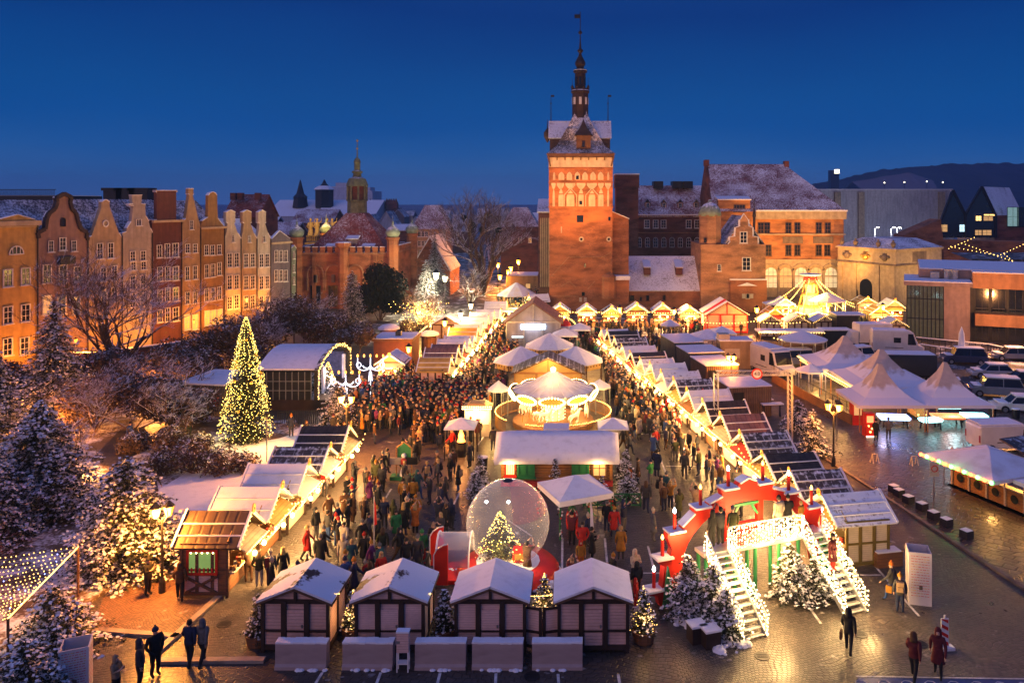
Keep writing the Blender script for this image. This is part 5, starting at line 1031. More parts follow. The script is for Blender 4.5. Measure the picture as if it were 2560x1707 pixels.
for t, rf, fr in STALLS[1:]:
    t.scale = (gs.uniform(.92, 1.06), gs.uniform(.86, 1.06), gs.uniform(.9, 1.1))
    for n_, ms in (('gable_board', ('board_lit', 'boards_pale', 'boards_honey', 'goods_gold', 'board_lit')), ('awning', ('board_lit', 'boards_pale', 'boards_brown', 'tent_clean', 'goods_red')), ('wall', ('boards_pink', 'boards_brown', 'boards_pale'))): k = kid(t, n_).material_slots[0]; k.link = 'OBJECT'; k.material = MATS[gs.choice(ms)]
    k = kid(t, 'roof')
    for s in k.material_slots: s.link = 'OBJECT'; s.material = MATS[rf]
    if fr: kf = kid(t, 'frame'); kf.material_slots[0].link = 'OBJECT'; kf.material_slots[0].material = MATS[fr]
def fix0():
    t, rf, fr = STALLS[0]
    for n, m in (('roof', rf), ('frame', fr), ('wall', 'boards_pale')): s = kid(t, n).material_slots[0]; s.link = 'OBJECT'; s.material = MATS[m]
fix0()
kid(STALLS[16][0], 'wall').material_slots[0].link = 'OBJECT'; kid(STALLS[16][0], 'wall').material_slots[0].material = MATS['boards_brown']

t = STALLS[16][0]; MB().box(.55, 1.95, 1.44, 1.47, 1.0, 1.95).build('side_window', 'window_green', t); f = MB(); [f.box(x - .06, x + .06, 1.45, 1.52, .95, 2.0) for x in (.55, 1.95)]; [f.box(.5, 2.0, 1.45, 1.53, z - .05, z + .05) for z in (1.0, 1.95)]; [f.sph((.75 + i * .2, 1.5, 1.14), .06, 0, 6, 4, 2) for i in range(6)]; f.build('window_frame', 'red_paint', t); MB().bulbs([(.7 + .27 * i, 1.52, 1.88) for i in range(5)], .05).build('window_bulbs', 'bulb_rim', t); MB().box(.5, 2.1, 1.43, 1.46, .2, .9).build('side_panel', 'boards_pink', t); MB().beam((.5, 1.5, .2), (2.1, 1.5, .9), .1).beam((.5, 1.51, .9), (2.1, 1.51, .2), .1).build('cross_brace', 'timber_brown', t)
# closed timber framed huts, gable and door towards the camera
def hut(label, X, Y, w=2.75, d=2.3, he=2.06, hr=2.62, rz=0, group=None, wall='boards_pink', frame='timber_dark', roof='snow_patchy', name='timber_hut', door=True, over=.2, bulbs=None):
    t = T(name, label, 'hut', (X, Y, 0), rz, group); h = w / 2
    b = MB().box(-h + .04, h - .04, .04, d - .04, .2, he); b.ext([(-h, he), (h, he), (0, hr - .08)], .04, d - .04); b.build('wall', wall, t)
    f = MB()
    for x in (-h + .05, h - .05):
        for y in (.02, d - .02): f.beam((x, y, 0), (x, y, he), .13)
        f.beam((x, 0, he - .04), (x, d, he - .04), .14); f.beam((x, 0, .22), (x, d, .22), .16); f.beam((x + (.02 if x > 0 else -.02), d * .5, .2), (x + (.02 if x > 0 else -.02), d * .5, he), .1)
    for z, q in ((.2, .2), (.86, .08), (he - .03, .16)): f.box(-h, h, -.03, .05, z - q / 2, z + q / 2)
    f.beam((0, -.01, he), (0, -.01, hr - .1), .11); 
    for s in (-1, 1): f.beam((s * (h + .05), -.02, he - .02), (0, -.02, hr - .06), .1, .14)
    for x in (-w * .17, w * .17): f.beam((x, -.02, .2), (x, -.02, he), .2, .1)
    for y in (.3, d - .3): f.box(-h, h, y - .1, y + .1, .0, .1)
    f.build('frame', frame, t)
    if door:
        dr = MB().box(-w * .125, w * .125, -.02, .03, .3, he - .35).build('door', wall, t); MB().box(w * .09, w * .11, -.06, -.02, 1.0, 1.12).build('handle', 'metal_grey', dr)
    r = MB(); gabled(r, -h, h, .0, d, he + .02, hr, 'y', .07, 0, over); r.build('roof', 'timber_brown', t)
    s = MB(); gabled(s, -h, h, .02, d - .02, he + .02 + .1, hr + .1, 'y', .085, 0, over - .02); s.build('roof_snow', roof, t)
    if bulbs: q = MB(); [q.bulbs(line_pts((sg * (h + over), -over - .05, he - .15), (0, -over - .05, hr - .05), .2), .05) for sg in (-1, 1)]; q.build('light_string', bulbs, t)
    return t
FG = 'closed timber huts in the front row'
for wb, (x, y, w, rf, rz, lab) in zip(('boards_rose', 'boards_grey', 'boards_pink', 'boards_rose'), ((ax(743, 31.4), 31.2, 2.72, 'snow_patchy', -.02, 'front timber hut with brown bare streak at its ridge, leftmost of the row'), (ax(977, 31.4), 31.2, 2.78, 'snow_patchy2', 0, 'front timber hut behind the meter cabinet'), (ax(1227, 31.4), 31.2, 2.84, 'snow_firm', 0, 'front timber hut with smooth snow left of the folding gate'), (ax(1483, 31.4), 31.2, 2.84, 'snow_firm', .01, 'front timber hut right of the folding gate'))):
    hut(lab, x, y, w, 2.2, rz=rz, group=FG, roof=rf, wall=wb)
hut('rear timber hut with cream panels behind an orange lamp', ax(1116, 98), 98, 3.6, 3, 2.6, 3.6, roof='snow_firm', wall='boards_pale', frame='timber_brown')
for x, Y, lab in ((1926, 103, 'white hut with bulb fringed eaves right of the red hut'), (1995, 103, 'middle white hut with large snowy chimney box'), (2062, 103, 'closed white hut with dark double door near dark container'), (2240, 100, 'half timbered hut beside the glazed bay')):
    hut(lab, ax(x, Y), Y, 2.7, 2.4, 2.2, 3.0, group='white huts by the pyramid', roof='snow_firm', wall='boards_pale', frame='timber_brown', bulbs='bulb_warm')
t = hut('big red framed hut with red and white roof near the brick wall', ax(1818, 107), 107, 5.6, 5, 2.6, 4.3, wall='boards_pale', frame='red_paint', roof='snow_firm', name='red_hut', over=.3)
MB().slab((-3.1, .8, 2.55), (0, .8, 4.48), (0, 2.0, 4.48), (-3.1, 2.0, 2.55), .04).build('red_roof_stripe', 'red_paint', t)
for s in (-2.85, 2.85): window(t, s, 1.2, .5, 1.2, 1.9, 3, 4, 'lit_dim', 'red_paint', rz=R(-90) if s < 0 else R(90))
# folding gate between the two right huts
t = T('folding_gate', 'folding timber gate standing between the two right front huts', 'gate', (ax(1356, 31.3), 31.35, 0))
for s, a in ((-1, -.28), (1, .22)):
    q = MB(); q.box(-.55, .55, -.03, .03, .1, 1.7); lf = q.build('gate_leaf', 'boards_pink', t); lf.location = (s * .55, .1, 0); lf.rotation_euler = (0, 0, a)
    f = MB(); [f.box(x - .06, x + .06, -.06, -.031, .05, 1.75) for x in (-.5, .5)]; [f.box(-.56, .56, -.065, -.032, z - .05, z + .05) for z in (.15, .75, 1.68)]; f.build('leaf_frame', 'timber_dark', lf)
# concrete blocks with snow, meter cabinet
for x0, x1, gg, lab in ((693, 820, 1, 'stained concrete barrier before the leftmost front hut'), (860, 985, 0, 'concrete barrier with a white ring stain left of the meter cabinet'), (1040, 1166, 0, 'concrete barrier right of the meter cabinet'), (1182, 1308, 0, 'concrete barrier centred before the third front hut'), (1331, 1456, 0, 'concrete barrier in front of the folding gate')):
    Y = 30.3; t = T('concrete_barrier', lab, 'barrier', (ax((x0 + x1) / 2, Y), Y, 0), rnd.uniform(-.02, .02), 'concrete barriers in the front row'); h = (x1 - x0) / 2 * Y / F
    b = MB().ext([(-.3, 0), (-.3, .12), (-.22, .2), (-.2, .95), (.2, .95), (.22, .2), (.3, .12), (.3, 0)], -h, h, 'x'); b.build('block', 'concrete', t)
    s = MB(); g = random.Random(x0)
    for i in range(9): xx = -h + h * 2 * (i + .5) / 9; s.cbox((xx, g.uniform(-.02, .02), .98), (h * .24, .38, .05 + .03 * g.random()), 0, g.uniform(-.05, .05))
    for i in range(12):
        if g.random() < .6: s.sph((g.uniform(-h, h), -.31, .02), g.uniform(.07, .16), 0, 7, 4, .5)
    s.build('snow_cap', 'snow', t)
t = T('meter_cabinet', 'white electrical meter cabinet on a slim stand between barriers', 'cabinet', (ax(1008, 30.0), 30.0, 0))
MB().box(-.23, .23, -.13, .13, .75, 1.5).build('cabinet_box', 'boards_pink', t); f = MB()
for x in (-.21, .21):
    for y in (-.12, .12): f.beam((x, y, 0), (x, y, .75), .045)
f.box(-.23, .23, -.14, .14, .3, .34); f.build('stand', 'white_paint', t); MB().box(-.25, .25, -.15, .15, 1.5, 1.56).build('snow_cap', 'snow', t); MB().box(-.24, -.1, -.135, -.13, 1.1, 1.2).build('label_plate', 'metal_grey', t)
# fairy light festoons between the front huts and along the brick wall
for a, b_, lab in (((-7.2, 31.6, 2.15), (-5.9, 31.6, 2.15), 'short bulb festoon between the second and third front huts'), ((-2.2, 31.6, 2.1), (-1.0, 31.6, 2.1), 'short bulb festoon above the folding gate'), ((-11.2, 31.6, 2.15), (-9.6, 31.6, 2.15), 'short bulb festoon between the first and second front huts')):
    tag(MB().bulbs(line_pts(a, b_, .16, .06), .038).tube(line_pts(a, b_, .16, .06), .008, 4).build('light_string', 'bulb_warm'), lab, 'string lights', 'bulb festoons between front huts')
b = MB()
xs = [ax(s, 111.3) for s in (1372, 1432, 1498, 1560, 1624, 1690, 1756)]
for p, q in zip(xs, xs[1:]): b.bulbs(line_pts((p, 111.2, 2.3), (q, 111.2, 2.3), .35, .15), .075)
tag(b.build('light_string', 'bulb_warm'), 'long bulb festoon joining the gabled stalls along the wall', 'string lights')
b = MB()
for p, q in (((1885, 803), (2000, 806)), ((1760, 806), (1885, 803)), ((1935, 845), (1990, 846))): b.bulbs(line_pts((*gx(*p, 2.8), 2.8), (*gx(*q, 2.8), 2.8), .4, .2), .08)
tag(b.build('light_string', 'bulb_warm'), 'bulb festoon running right from the red hut', 'string lights')
# the two glowing corridors: garlands over each row's fronts
for pts, lab in (([(13.04 - .632 * i - .9, 39.8 + 3.436 * i - .2, 2.0 + .5 * (i % 2)) for i in range(N_)], 'bright garland zigzagging along right stall fronts'), ([(-14.7, 36.8, 2.1), (-14.6, 40.1, 2.5), (-14.5, 43.6, 2.0), (-14.5, 47.4, 2.5), (-14.2, 50.7, 2.1), (-14.2, 52.5, 2.4)], 'bright garland along the near left stall fronts'), ([(-11.4 + .12 * i, 74 + 3.6 * i, 2.0 + .6 * (i % 2)) for i in range(11)], 'bright garland along the far left stall fronts')):
    b = MB()
    for p, q in zip(pts, pts[1:]): b.bulbs(line_pts(p, q, .4, .2), .05)
    tag(b.build('light_garland', 'bulb_warm'), lab, 'string lights')
# ---------------------------------------------------------------- candle arch with its light stairs
def candle_arch():
    t = T('candle_arch', 'giant red candle arch with snowy steps and candle lamps', 'arch', (7.98, 36.7, 0), R(22))
    el = lambda x, a, b: (x, 1.6 + b * math.sqrt(max(0, 1 - (x / a) ** 2)))
    L_ = [(-4.65, 0), (-4.75, .45), (-5.15, .55), (-5.15, .69), (-4.55, .69), (-4.48, 1.1), (-4.42, 1.7), (-4.72, 1.92), (-4.72, 2.04), (-4.12, 2.04), (-4.02, 2.4), (-4.25, 2.95), (-4.25, 3.14), (-3.55, 3.14)] + [el(x, 4.3, 2.95) for x in (-3.4, -3.2, -3.0, -2.8)] + [(-2.9, 3.92), (-2.9, 4.03), (-2.15, 4.03)] + [el(x, 4.3, 2.95) for x in (-2.1, -1.8, -1.5, -1.35)] + [(-1.42, 4.58), (-1.42, 4.69), (-.66, 4.69)] + [(-.6 * math.cos(k * .26), 4.58 + .5 * math.sin(k * .26)) for k in range(7)]
    Rr = [(-x, z) for x, z in L_[::-1][1:]]
    In = [(3.95, 0), (3.7, .9)] + [el(3.5 * math.cos(k * PI / 16), 3.5, 2.44) for k in range(17)] + [(-3.7, .9), (-3.95, 0)]
    MB().ext(L_ + Rr + In, -.2, .2).build('arch_board', 'red_paint', t)
    q = MB()
    for s in (-1, 1): q.ext([(s * 4.6, 0), (s * 4.35, 1.8), (s * 3.95, 0)], -.45, -.3)
    q.build('green_brace', 'green_paint', t)
    sn = MB(); pl = ((-4.85, .69), (-4.42, 2.04), (-3.8, 3.14), (-2.45, 4.03), (-.96, 4.69)); pl = pl + tuple((-x, z) for x, z in pl)
    for x, z in pl: sn.box(x - .42, x + .42, -.36, .36, z, z + .09)
    for s in (-1, 1): sn.beam((s * 3.5, 0, 3.36), (s * 2.85, 0, 3.85), .5, .07).beam((s * 2.1, 0, 4.19), (s * 1.4, 0, 4.42), .5, .07).beam((s * .45, 0, 4.92), (0, 0, 5.1), .56, .08)
    sn.build('snow_cap', 'snow', t)
    for i, (x, z) in enumerate(pl):
        c = MB().lathe([(.085, 0), (.075, .68), (.03, .72)], 8, (x, 0, z + .08)).build('candle', 'red_paint', t); MB().lathe([(.03, 0), (.075, .07), (.06, .16), (.01, .25)], 7, (x, 0, z + .8)).build('flame_lamp', 'lamp_candle' if i % 2 == 0 else 'bulb_warm', c)
    p = MB()
    for x in (-1.05, .75): p.box(x - .15, x + .15, -.12, .12, 2.1, 3.95)
    p.box(-1.05, .75, -.1, .1, 2.35, 3.0); p.build('inner_post', 'red_paint', t)
    MB().beam((-.9, -.15, 3.9), (.6, -.15, 3.9), .12).beam((-.85, -.15, 3.35), (-.5, -.15, 3.85), .1).beam((.55, -.15, 3.35), (.2, -.15, 3.85), .1).build('green_lattice', 'green_paint', t)
    # deck, posts, railing
    MB().box(-2.95, 3.65, -1.15, -.32, 2.24, 2.4).build('deck', 'alu', t)
    g = MB()
    for x in (-2.8, -1.3, -.2, 1.1, 2.2, 3.5):
        for y in (-1.05, -.4): g.lathe([(.09, 0), (.09, 2.24)], 8, (x, y, 0))
    g.build('deck_post', 'green_paint', t)
    r = MB()
    for x in (-1.65, -.85, -.05, .75, 1.55, 2.35): r.beam((x, -1.12, 2.4), (x, -1.12, 3.4), .05)
    for z in (2.9, 3.4): r.beam((-1.65, -1.12, z), (2.35, -1.12, z), .05)
    r.build('railing', 'alu', t); MB().box(-1.2, 1.0, -1.17, -1.14, 2.5, 3.0).build('red_garland', 'goods_red', t)
    b = MB(); g = random.Random(2)
    for i in range(9): b.bulbs([(p.x, p.y + g.uniform(-.06, .06), p.z + g.uniform(-.05, .05)) for p in line_pts((-1.7, -1.2, 2.45 + .115 * i), (2.4, -1.2, 2.45 + .115 * i), .14)], .036)
    b.build('glow_curtain', 'bulb_rim', t)
    for sx in (-2.28, 2.95):
        s = MB(); n = 12
        for k in range(n): u = (k + .5) / n; s.box(sx - .5, sx + .5, -1.15 - 2.85 * u - .13, -1.15 - 2.85 * u + .13, 2.4 * (1 - u) - .04, 2.4 * (1 - u))
        st = s.build('stair_tread', 'alu', t); f = MB()
        for x in (sx - .54, sx + .54):
            f.beam((x, -1.15, 2.34), (x, -4.05, .0), .05, .26); f.beam((x, -1.15, 3.3), (x, -4.05, .95), .045)
            for k in range(5): u = k / 4; f.beam((x, -1.15 - 2.85 * u, 2.34 - 2.3 * u), (x, -1.15 - 2.85 * u, 3.3 - 2.33 * u), .04)
        f.build('stair_rail', 'alu', t); b = MB()
        for x in (sx - .6, sx + .6):
            for h in (.15, .3, .45, .6, .8, .95): b.bulbs([(p.x + g.uniform(-.05, .05), p.y, p.z + g.uniform(-.06, .06)) for p in line_pts((x, -1.1, 2.36 + h), (x, -4.1, .0 + h), .15)], .036)
        b.build('stair_lights', 'bulb_rim', t)
    M_ = Matrix.Translation((7.98, 36.7, 0)) @ Matrix.Rotation(R(22), 4, 'Z')
    for p, P in (((-2.3, -2.6, 1.9), 260), ((3, -2.6, 1.9), 260), ((.3, -1.7, 2.9), 260), ((-1.2, -4.6, 1.2), 90), ((3.2, -4.7, 1.2), 90), ((.4, -.8, 1.8), 50)): lamp(tuple(M_ @ Vector(p)), P, (1, .58, .2), .4)
    for p in ((-3.8, -.9, 3.0), (0, -.8, 3.2)): lamp(tuple(M_ @ Vector(p)), 60, WARM, .2)
    return M_
AM = candle_arch()
def apos(x, y, z=0): return tuple(AM @ Vector((x, y, z)))
for i, (x, y, h, r, lab) in enumerate(((-3.9, -1.3, 2.6, 1.3, 'snowy fir leaning on the left foot of the candle arch'), (-3.2, -2.3, 2.5, 1.3, 'snowy fir left of the lit stairs'), (-3.3, -3.4, 2.0, 1.1, 'low snowy fir beside the bottom of left lit stairs'), (1.3, -1.7, 2.4, 1.3, 'snowy fir under the deck left of the right lit stairs'), (2.0, -2.4, 1.9, 1.2, 'low fir in front of the right lit stairs'), (4.1, -2.2, 1.5, .7, 'small fir outside the right lit stairs'))):
    conifer('fir_tree', lab, apos(x, y), h, r, 80 + i, group='firs around the candle arch', shape=.6, dens=1.5)
for i, (x, y, s, lab) in enumerate(((1968, 1578, .55, 'dark snow topped planter crate below the left stairs'), (1768, 1595, .7, 'larger dark crate with snow before the left firs'))):
    pass
for x, y, lab in ((1742, 1600, 'taller dark crate with snowy lid left of the stair foot'), (1776, 1612, 'smaller brown crate with snow nearest the stair foot')):
    X, Y = gx(x, y); t = T('wooden_crate', lab, 'crate', (X, Y, 0), .3, 'crates by the stair foot'); MB().box(-.33, .33, -.3, .3, 0, .66).build('crate_body', 'timber_dark', t); MB().box(-.35, .35, -.32, .32, .66, .74).build('snow_cap', 'snow', t)
b = MB(); g = random.Random(8)
for i in range(60): u = g.random(); p = Vector(apos(-4.4 + 2 * u * g.random(), -1.2 - 3.3 * u)); b.sph((p.x + g.gauss(0, .18), p.y + g.gauss(0, .1), .02), g.uniform(.08, .26), 0, 7, 4, .6)
tag(b.build('snow_heap', 'snow'), 'trodden heaps of snow along the foot of left firs', kind='stuff')

# ---------------------------------------------------------------- snow globe with tunnel
def snow_globe():
    cx, cyy = ax(1270, 38), 38.0
    t = T('snow_globe', 'giant inflatable snow globe with a red base and lit trees inside', 'snow globe', (cx, cyy, 0))
    MB().lathe([(2.45, 0), (2.5, .2), (2.3, .42), (1.7, .55), (1.4, .5)], 28).build('base_ring', 'red_paint', t, True)
    MB().sph((0, 0, 2.42), 2.02, 0, 32, 20).build('dome', 'clear_film', t, True)
    a = MB(); n = 12; r = 2.035   # red swag panel across the crown
    vs = []; fs = []
    for i in range(7):
        for j in range(n + 1):
            th = R(6 + 66 * i / 6); ph = R(-78 + 118 * j / n); vs.append((r * math.sin(th) * math.cos(ph), r * math.sin(th) * math.sin(ph) , 2.42 + r * math.cos(th)))
    for i in range(6):
        for j in range(n): k = i * (n + 1) + j; fs.append((k, k + 1, k + n + 2, k + n + 1))
    a.add(vs, fs); a.build('red_panel', 'film_red', t, True)
    MB().lathe([(1.55, .0), (1.55, .06)], 20, (0, 0, .5)).build('snow_floor', 'snow', t)
    MB().lathe([(.25, 0), (.2, .05)], 10, (0, 0, 4.42)).build('vent_cap', 'metal_dark', t)
    x0 = -3.4; m = MB(); n = 14; vs = []; fs = []
    for x in (-3.3, -1.7):
        for i in range(n + 1): a_ = PI * i / n; vs.append((x, -.35 + .95 * math.cos(a_), .8 + 1.25 * math.sin(a_)))
    for i in range(n): fs.append((i, i + 1, n + 2 + i, n + 1 + i))
    m.add(vs, fs).build('entrance_tunnel', 'tunnel_film', t, True)
    f = MB()
    for x in (-3.3, -1.75): f.tube([(x, -.35 + .97 * math.cos(PI * i / n), .8 + 1.27 * math.sin(PI * i / n)) for i in range(n + 1)] , .045, 6)
    f.build('tunnel_hoop', 'tent_clean', t)
    MB().box(-3.5, -1.5, -1.3, .6, .02, .2).build('tunnel_floor', 'red_paint', t)
    for y, x in ((.5, -3.55), (-1.5, -3.0)):
        w = MB(); w.ext([(-.32, .1), (.32, .1), (.32, 2.0), (.1, 1.95), (-.2, 1.75), (-.32, 1.5)], -.04, .04); k = w.build('red_fin', 'red_paint', t); k.location = (x, y, 0); e = MB(); pp = [(-.34, -.05, .1), (-.34, -.05, 1.52), (-.2, -.05, 1.77), (.1, -.05, 1.97), (.32, -.05, 2.02)]
        for p, q in zip(pp, pp[1:]): e.beam(p, q, .05)
        e.build('fin_edge', 'white_paint', k)
    g = random.Random(4); s = MB()
    for i in range(60): a_ = -PI * g.random() * 1.1; s.sph((2.5 * math.cos(a_) + g.gauss(0, .15), 2.5 * math.sin(a_) + g.gauss(0, .12), .08), g.uniform(.1, .24), 0, 7, 4, .7)
    s.build('base_snow', 'snow', t)
    tr = conifer('fir_tree', 'lit fir inside the snow globe', (cx - .4, cyy + .2, .5), 2.45, 1.25, 90, snow=0, group=None)
    b = MB()
    for i in range(330): u = g.random() ** 1.1; a_ = g.random() * 6.28; rr = ((1 - u) * 1.3 + .05) * g.uniform(.8, 1.1); b.octa((cx - .4 + rr * math.cos(a_), cyy + .1 + rr * math.sin(a_), .6 + 2.3 * u), g.choice((.014, .02, .03)))
    tag(b.build('fairy_lights', 'bulb_tree'), 'dense fairy lights on the fir inside the snow globe', 'string lights')
    q = MB().box(.25, .95, -.3, .3, .58, 1.15).box(.35, .85, -.32, -.3, .7, 1.0, 1); w = q.build('gift_chest', ['red_paint', 'gold', 'bulb_white']); w.location = (cx, cyy, 0); tag(w, 'red gift chest inside the snow globe', 'decoration')
    lamp((cx - .3, cyy - .9, 1.6), 110, (1, .66, .25), .3); lamp((cx - .9, cyy - .3, 3.6), 14, (.85, .92, 1), .08); lamp((cx + .2, cyy - .3, 3.6), 14, (.85, .92, 1), .08)
    for dx in (-.95, .1): tag(MB().sph((cx + dx, cyy - .9, 3.75), .07, 0).build('spot_lamp', 'lamp_candle'), f"small white spot lamp high in the globe, {'left' if dx < 0 else 'right'} of the two", 'lamp', 'spot lamps in the globe')
snow_globe()

# ---------------------------------------------------------------- canopies, cabin, tents
def canopy(name, label, X, Y, hw, ze, zp, rz=0, legs=True, m='tent_clean', val=.28, group=None, n=4, lit=None, hy=None, curve=0, legm='metal_dark'):
    t = T(name, label, 'canopy', (X, Y, 0), rz, group); hy = hy or hw; ph = PI / 4 if n == 4 else PI / n; k = math.sqrt(2) if n == 4 else 1 / math.cos(PI / n); b = MB()
    rings = [(1, ze)] + ([(.68, ze + (zp - ze) * .14), (.4, ze + (zp - ze) * .38), (.18, ze + (zp - ze) * .7), (.05, zp - .03)] if curve else [(.06, zp - .03)])
    b.lathe([(hw * k * r, z) for r, z in rings] + [(.02, zp)], n, (0, 0, 0), 0, ph, 1, hy / hw); b.build('roof', m, t)
    v = MB(); P = [(hw * k * math.cos(ph + 2 * PI * i / n), hy * k * math.sin(ph + 2 * PI * i / n)) for i in range(n)]
    for i in range(n): p, q = P[i], P[(i + 1) % n]; v.slab((p[0] * 1.002, p[1] * 1.002, ze + .02), (q[0] * 1.002, q[1] * 1.002, ze + .02), (q[0] * 1.002, q[1] * 1.002, ze - val), (p[0] * 1.002, p[1] * 1.002, ze - val), .02)
    v.build('valance', m if not lit else lit, t)
    if legs:
        l = MB()
        for p in P: l.beam((p[0] * .96, p[1] * .96, 0), (p[0] * .96, p[1] * .96, ze), .08)
        l.build('leg', legm, t)
    return t
t = canopy('white_gazebo', 'white snow topped gazebo between the snow globe and log cabin', ax(1437, 44), 43.6, 1.6, 2.05, 2.75, R(24), m='snow_firm', legm='green_paint')
b = MB(); g = random.Random(6)
for i in range(4): a_ = PI / 4 + i * PI / 2; [b.sph((1.56 * 1.38 * math.cos(a_) + g.gauss(0, .06), 1.56 * 1.38 * math.sin(a_) + g.gauss(0, .06), .1 + 1.8 * g.random()), .06, g.randrange(3), 6, 4) for _ in range(26)]
b.build('garland', ['needles', 'red_paint', 'white_paint'], t)
t = T('barrel_stove', 'red drum and green sack under the white gazebo', 'drum', (*gx(1430, 1320), 0)); MB().lathe([(.3, 0), (.34, .3), (.34, .7), (.28, .95)], 12).build('drum_body', 'red_paint', t); MB().lathe([(.22, .95), (.24, 1.1), (.12, 1.25)], 9).build('green_sack', 'green_paint', t)
def log_cabin():
    Y = 49.5; sc = Y / F; X = ax(1392, Y)
    t = T('log_cabin', 'log cabin with thick snow roof and green shutters before the carousel', 'cabin', (X, Y, 0)); hw, D, he, hr = 3.55, 2.9, 1.75, 2.75
    b = MB().box(-hw + .12, hw - .12, .12, D - .12, .3, he)
    for k in range(9): z = .38 + k * .165; [b.tube([(-hw, y, z), (hw, y, z)], .085, 7) for y in (.08, D - .08)]; [b.tube([(x, 0, z + .08), (x, D, z + .08)], .085, 7) for x in (-hw + .1, hw - .1)]
    b.build('log_wall', 'boards_honey', t)
    MB().box(-hw, hw, -.1, D, 0, .34).build('plinth', 'goods_red', t)
    for x in (-1.95, 1.5): window(t, x, -.02, .6, 1.05, 1.15, 2, 1, 'green_paint', 'green_paint', name='shutter')
    window(t, -2.95, -.02, .7, .6, .9, 4, 1, 'lit_warm', 'red_paint'); window(t, 2.7, -.02, .6, .9, 1.1, 2, 2, 'lit_dim', 'timber_brown')
    r = MB(); gabled(r, -hw, hw, 0, D, he, hr, 'x', .12, 0, .3); r.build('roof', 'timber_brown', t)
    s = MB(); n, k = 18, 8; vs = []; fs = []
    for i in range(n + 1):
        for j in range(k + 1):
            u = i / n; v = j / k; x = (-hw - .42) + (2 * hw + .84) * u; y = -.48 + (D + .96) * v; rz_ = he - .2 + (hr - he + .2) * (1 - abs(2 * v - 1)); e = min(1, 6 * min(u, 1 - u) + .35) * min(1, 5 * min(v, 1 - v) + .45)
            vs.append((x, y, rz_ + .14 + .2 * e + .05 * mnoise.noise((x * .9, y * .9, 3))))
    for i in range(n):
        for j in range(k): a = i * (k + 1) + j; fs.append((a, a + k + 1, a + k + 2, a + 1))
    nb = len(vs); rim = [i * (k + 1) for i in range(n + 1)] + [n * (k + 1) + j for j in range(1, k + 1)] + [i * (k + 1) + k for i in range(n - 1, -1, -1)] + [j for j in range(k - 1, 0, -1)]
    low = [(vs[a][0] * .985, vs[a][1] * .97 + .04, vs[a][2] - .26) for a in rim]; m_ = len(rim)
    vs += low; fs += [(rim[i], rim[(i + 1) % m_], nb + (i + 1) % m_, nb + i) for i in range(m_)]
    s.add(vs, fs).build('roof_snow', 'snow', t, True)
    MB().box(-1.0, .75, D + .6, D + 2.0, 1.9, 2.6).box(-.9, .65, D + .7, D + 1.9, 0, 1.9).build('service_box', 'tent_clean', t)
    return X, Y
LX, LY = log_cabin(); lamp((LX - 3, LY - .7, 1.4), 30, WARM, .1); lamp((LX + 2.6, LY - .7, 1.4), 25, WARM, .1)
for i, (sx, sy, h, r, lab) in enumerate(((1200, 1215, 2.0, .75, 'snowy fir stack at the left end of the log cabin'), (1188, 1238, 1.5, .8, 'low snowy fir left of the snow globe top'), (1565, 1215, 2.3, .8, 'snowy fir stack at the right end of the log cabin'), (1572, 1245, 1.6, 1.0, 'wide snowy fir behind the green fence'), (1388, 1222, 1.9, .45, 'slim snowy fir against the log cabin front'), (1505, 1240, 1.2, .5, 'small snowy fir right of the gazebo roof'))):
    X, Y = gx(sx, sy); conifer('fir_tree', lab, (X, Y, 0), h, r, 100 + i, group='firs round the log cabin', shape=.7, dens=1.6)
t = T('green_fence', 'green lattice fence below the firs right of gazebo', 'fence', (*gx(1530, 1266), 0)); b = MB()
for z in (.1, .75): b.beam((-1.7, 0, z), (1.7, 0, z), .07)
for i in range(5): x = -1.7 + .85 * i; b.beam((x, 0, 0), (x, 0, .8), .07); (b.beam((x, 0, .1), (x + .85, 0, .75), .05), b.beam((x, 0, .75), (x + .85, 0, .1), .05)) if i < 4 else 0
b.build('lattice', 'green_paint', t)
for sx, Y, lab in ((1302, 79, 'left white octagonal tent with fretwork valance'), (1440, 79, 'right white octagonal tent with fretwork valance'), (1374, 87, 'rear white octagonal tent between two front ones')):
    t = canopy('octagon_tent', lab, ax(sx, Y), Y, 2.65, 2.0, 3.4, 0, True, 'snow_firm', .05, 'white octagonal tents', 8, legm='timber_brown')
    P = [(2.45 * 1.08 * math.cos(PI / 8 + PI / 4 * i), 2.45 * 1.08 * math.sin(PI / 8 + PI / 4 * i)) for i in range(8)]; v = MB(); d = MB()
    for i in range(8):
        p, q = Vector((*P[i], 0)), Vector((*P[(i + 1) % 8], 0)); v.beam((p.x, p.y, 1.62), (q.x, q.y, 1.62), .05, .5)
        for k in range(5): c = p.lerp(q, (k + .5) / 5) * 1.012; d.octa((c.x, c.y, 1.74), .1)
    v.build('fretwork', 'board_lit', t); d.build('fret_cutout', 'timber_brown', t); lamp((ax(sx, Y), Y - .5, 1.3), 190, WARM, .3)
t = hut('yellow gabled hut with snow striped roof behind the carousel', ax(1370, 71.5), 71.5, 6.2, 3, 2.35, 3.7, wall='board_lit', frame='boards_honey', roof='roof_thin', name='yellow_hut', door=False, over=.3); lamp((ax(1370, 70), 70.3, 3.6), 90, WARM, .2)
t = hut('grey gabled hall with a blue white lit sign', ax(1333, 95), 95, 6.6, 6, 3.4, 5.7, wall='hall_grey', frame='metal_grey', roof='roof_rose', name='grey_hall', door=False, over=.35)
MB().box(-1.5, 1.5, -.25, -.05, 2.55, 3.1).build('lit_sign', 'lit_sign', t); MB().box(-2.6, -1.2, -.12, -.05, 1.5, 1.7).build('lit_strip', 'lit_cool', t); lamp((ax(1333, 94), 93.6, 2.3), 26, (.6, .8, 1), .5)
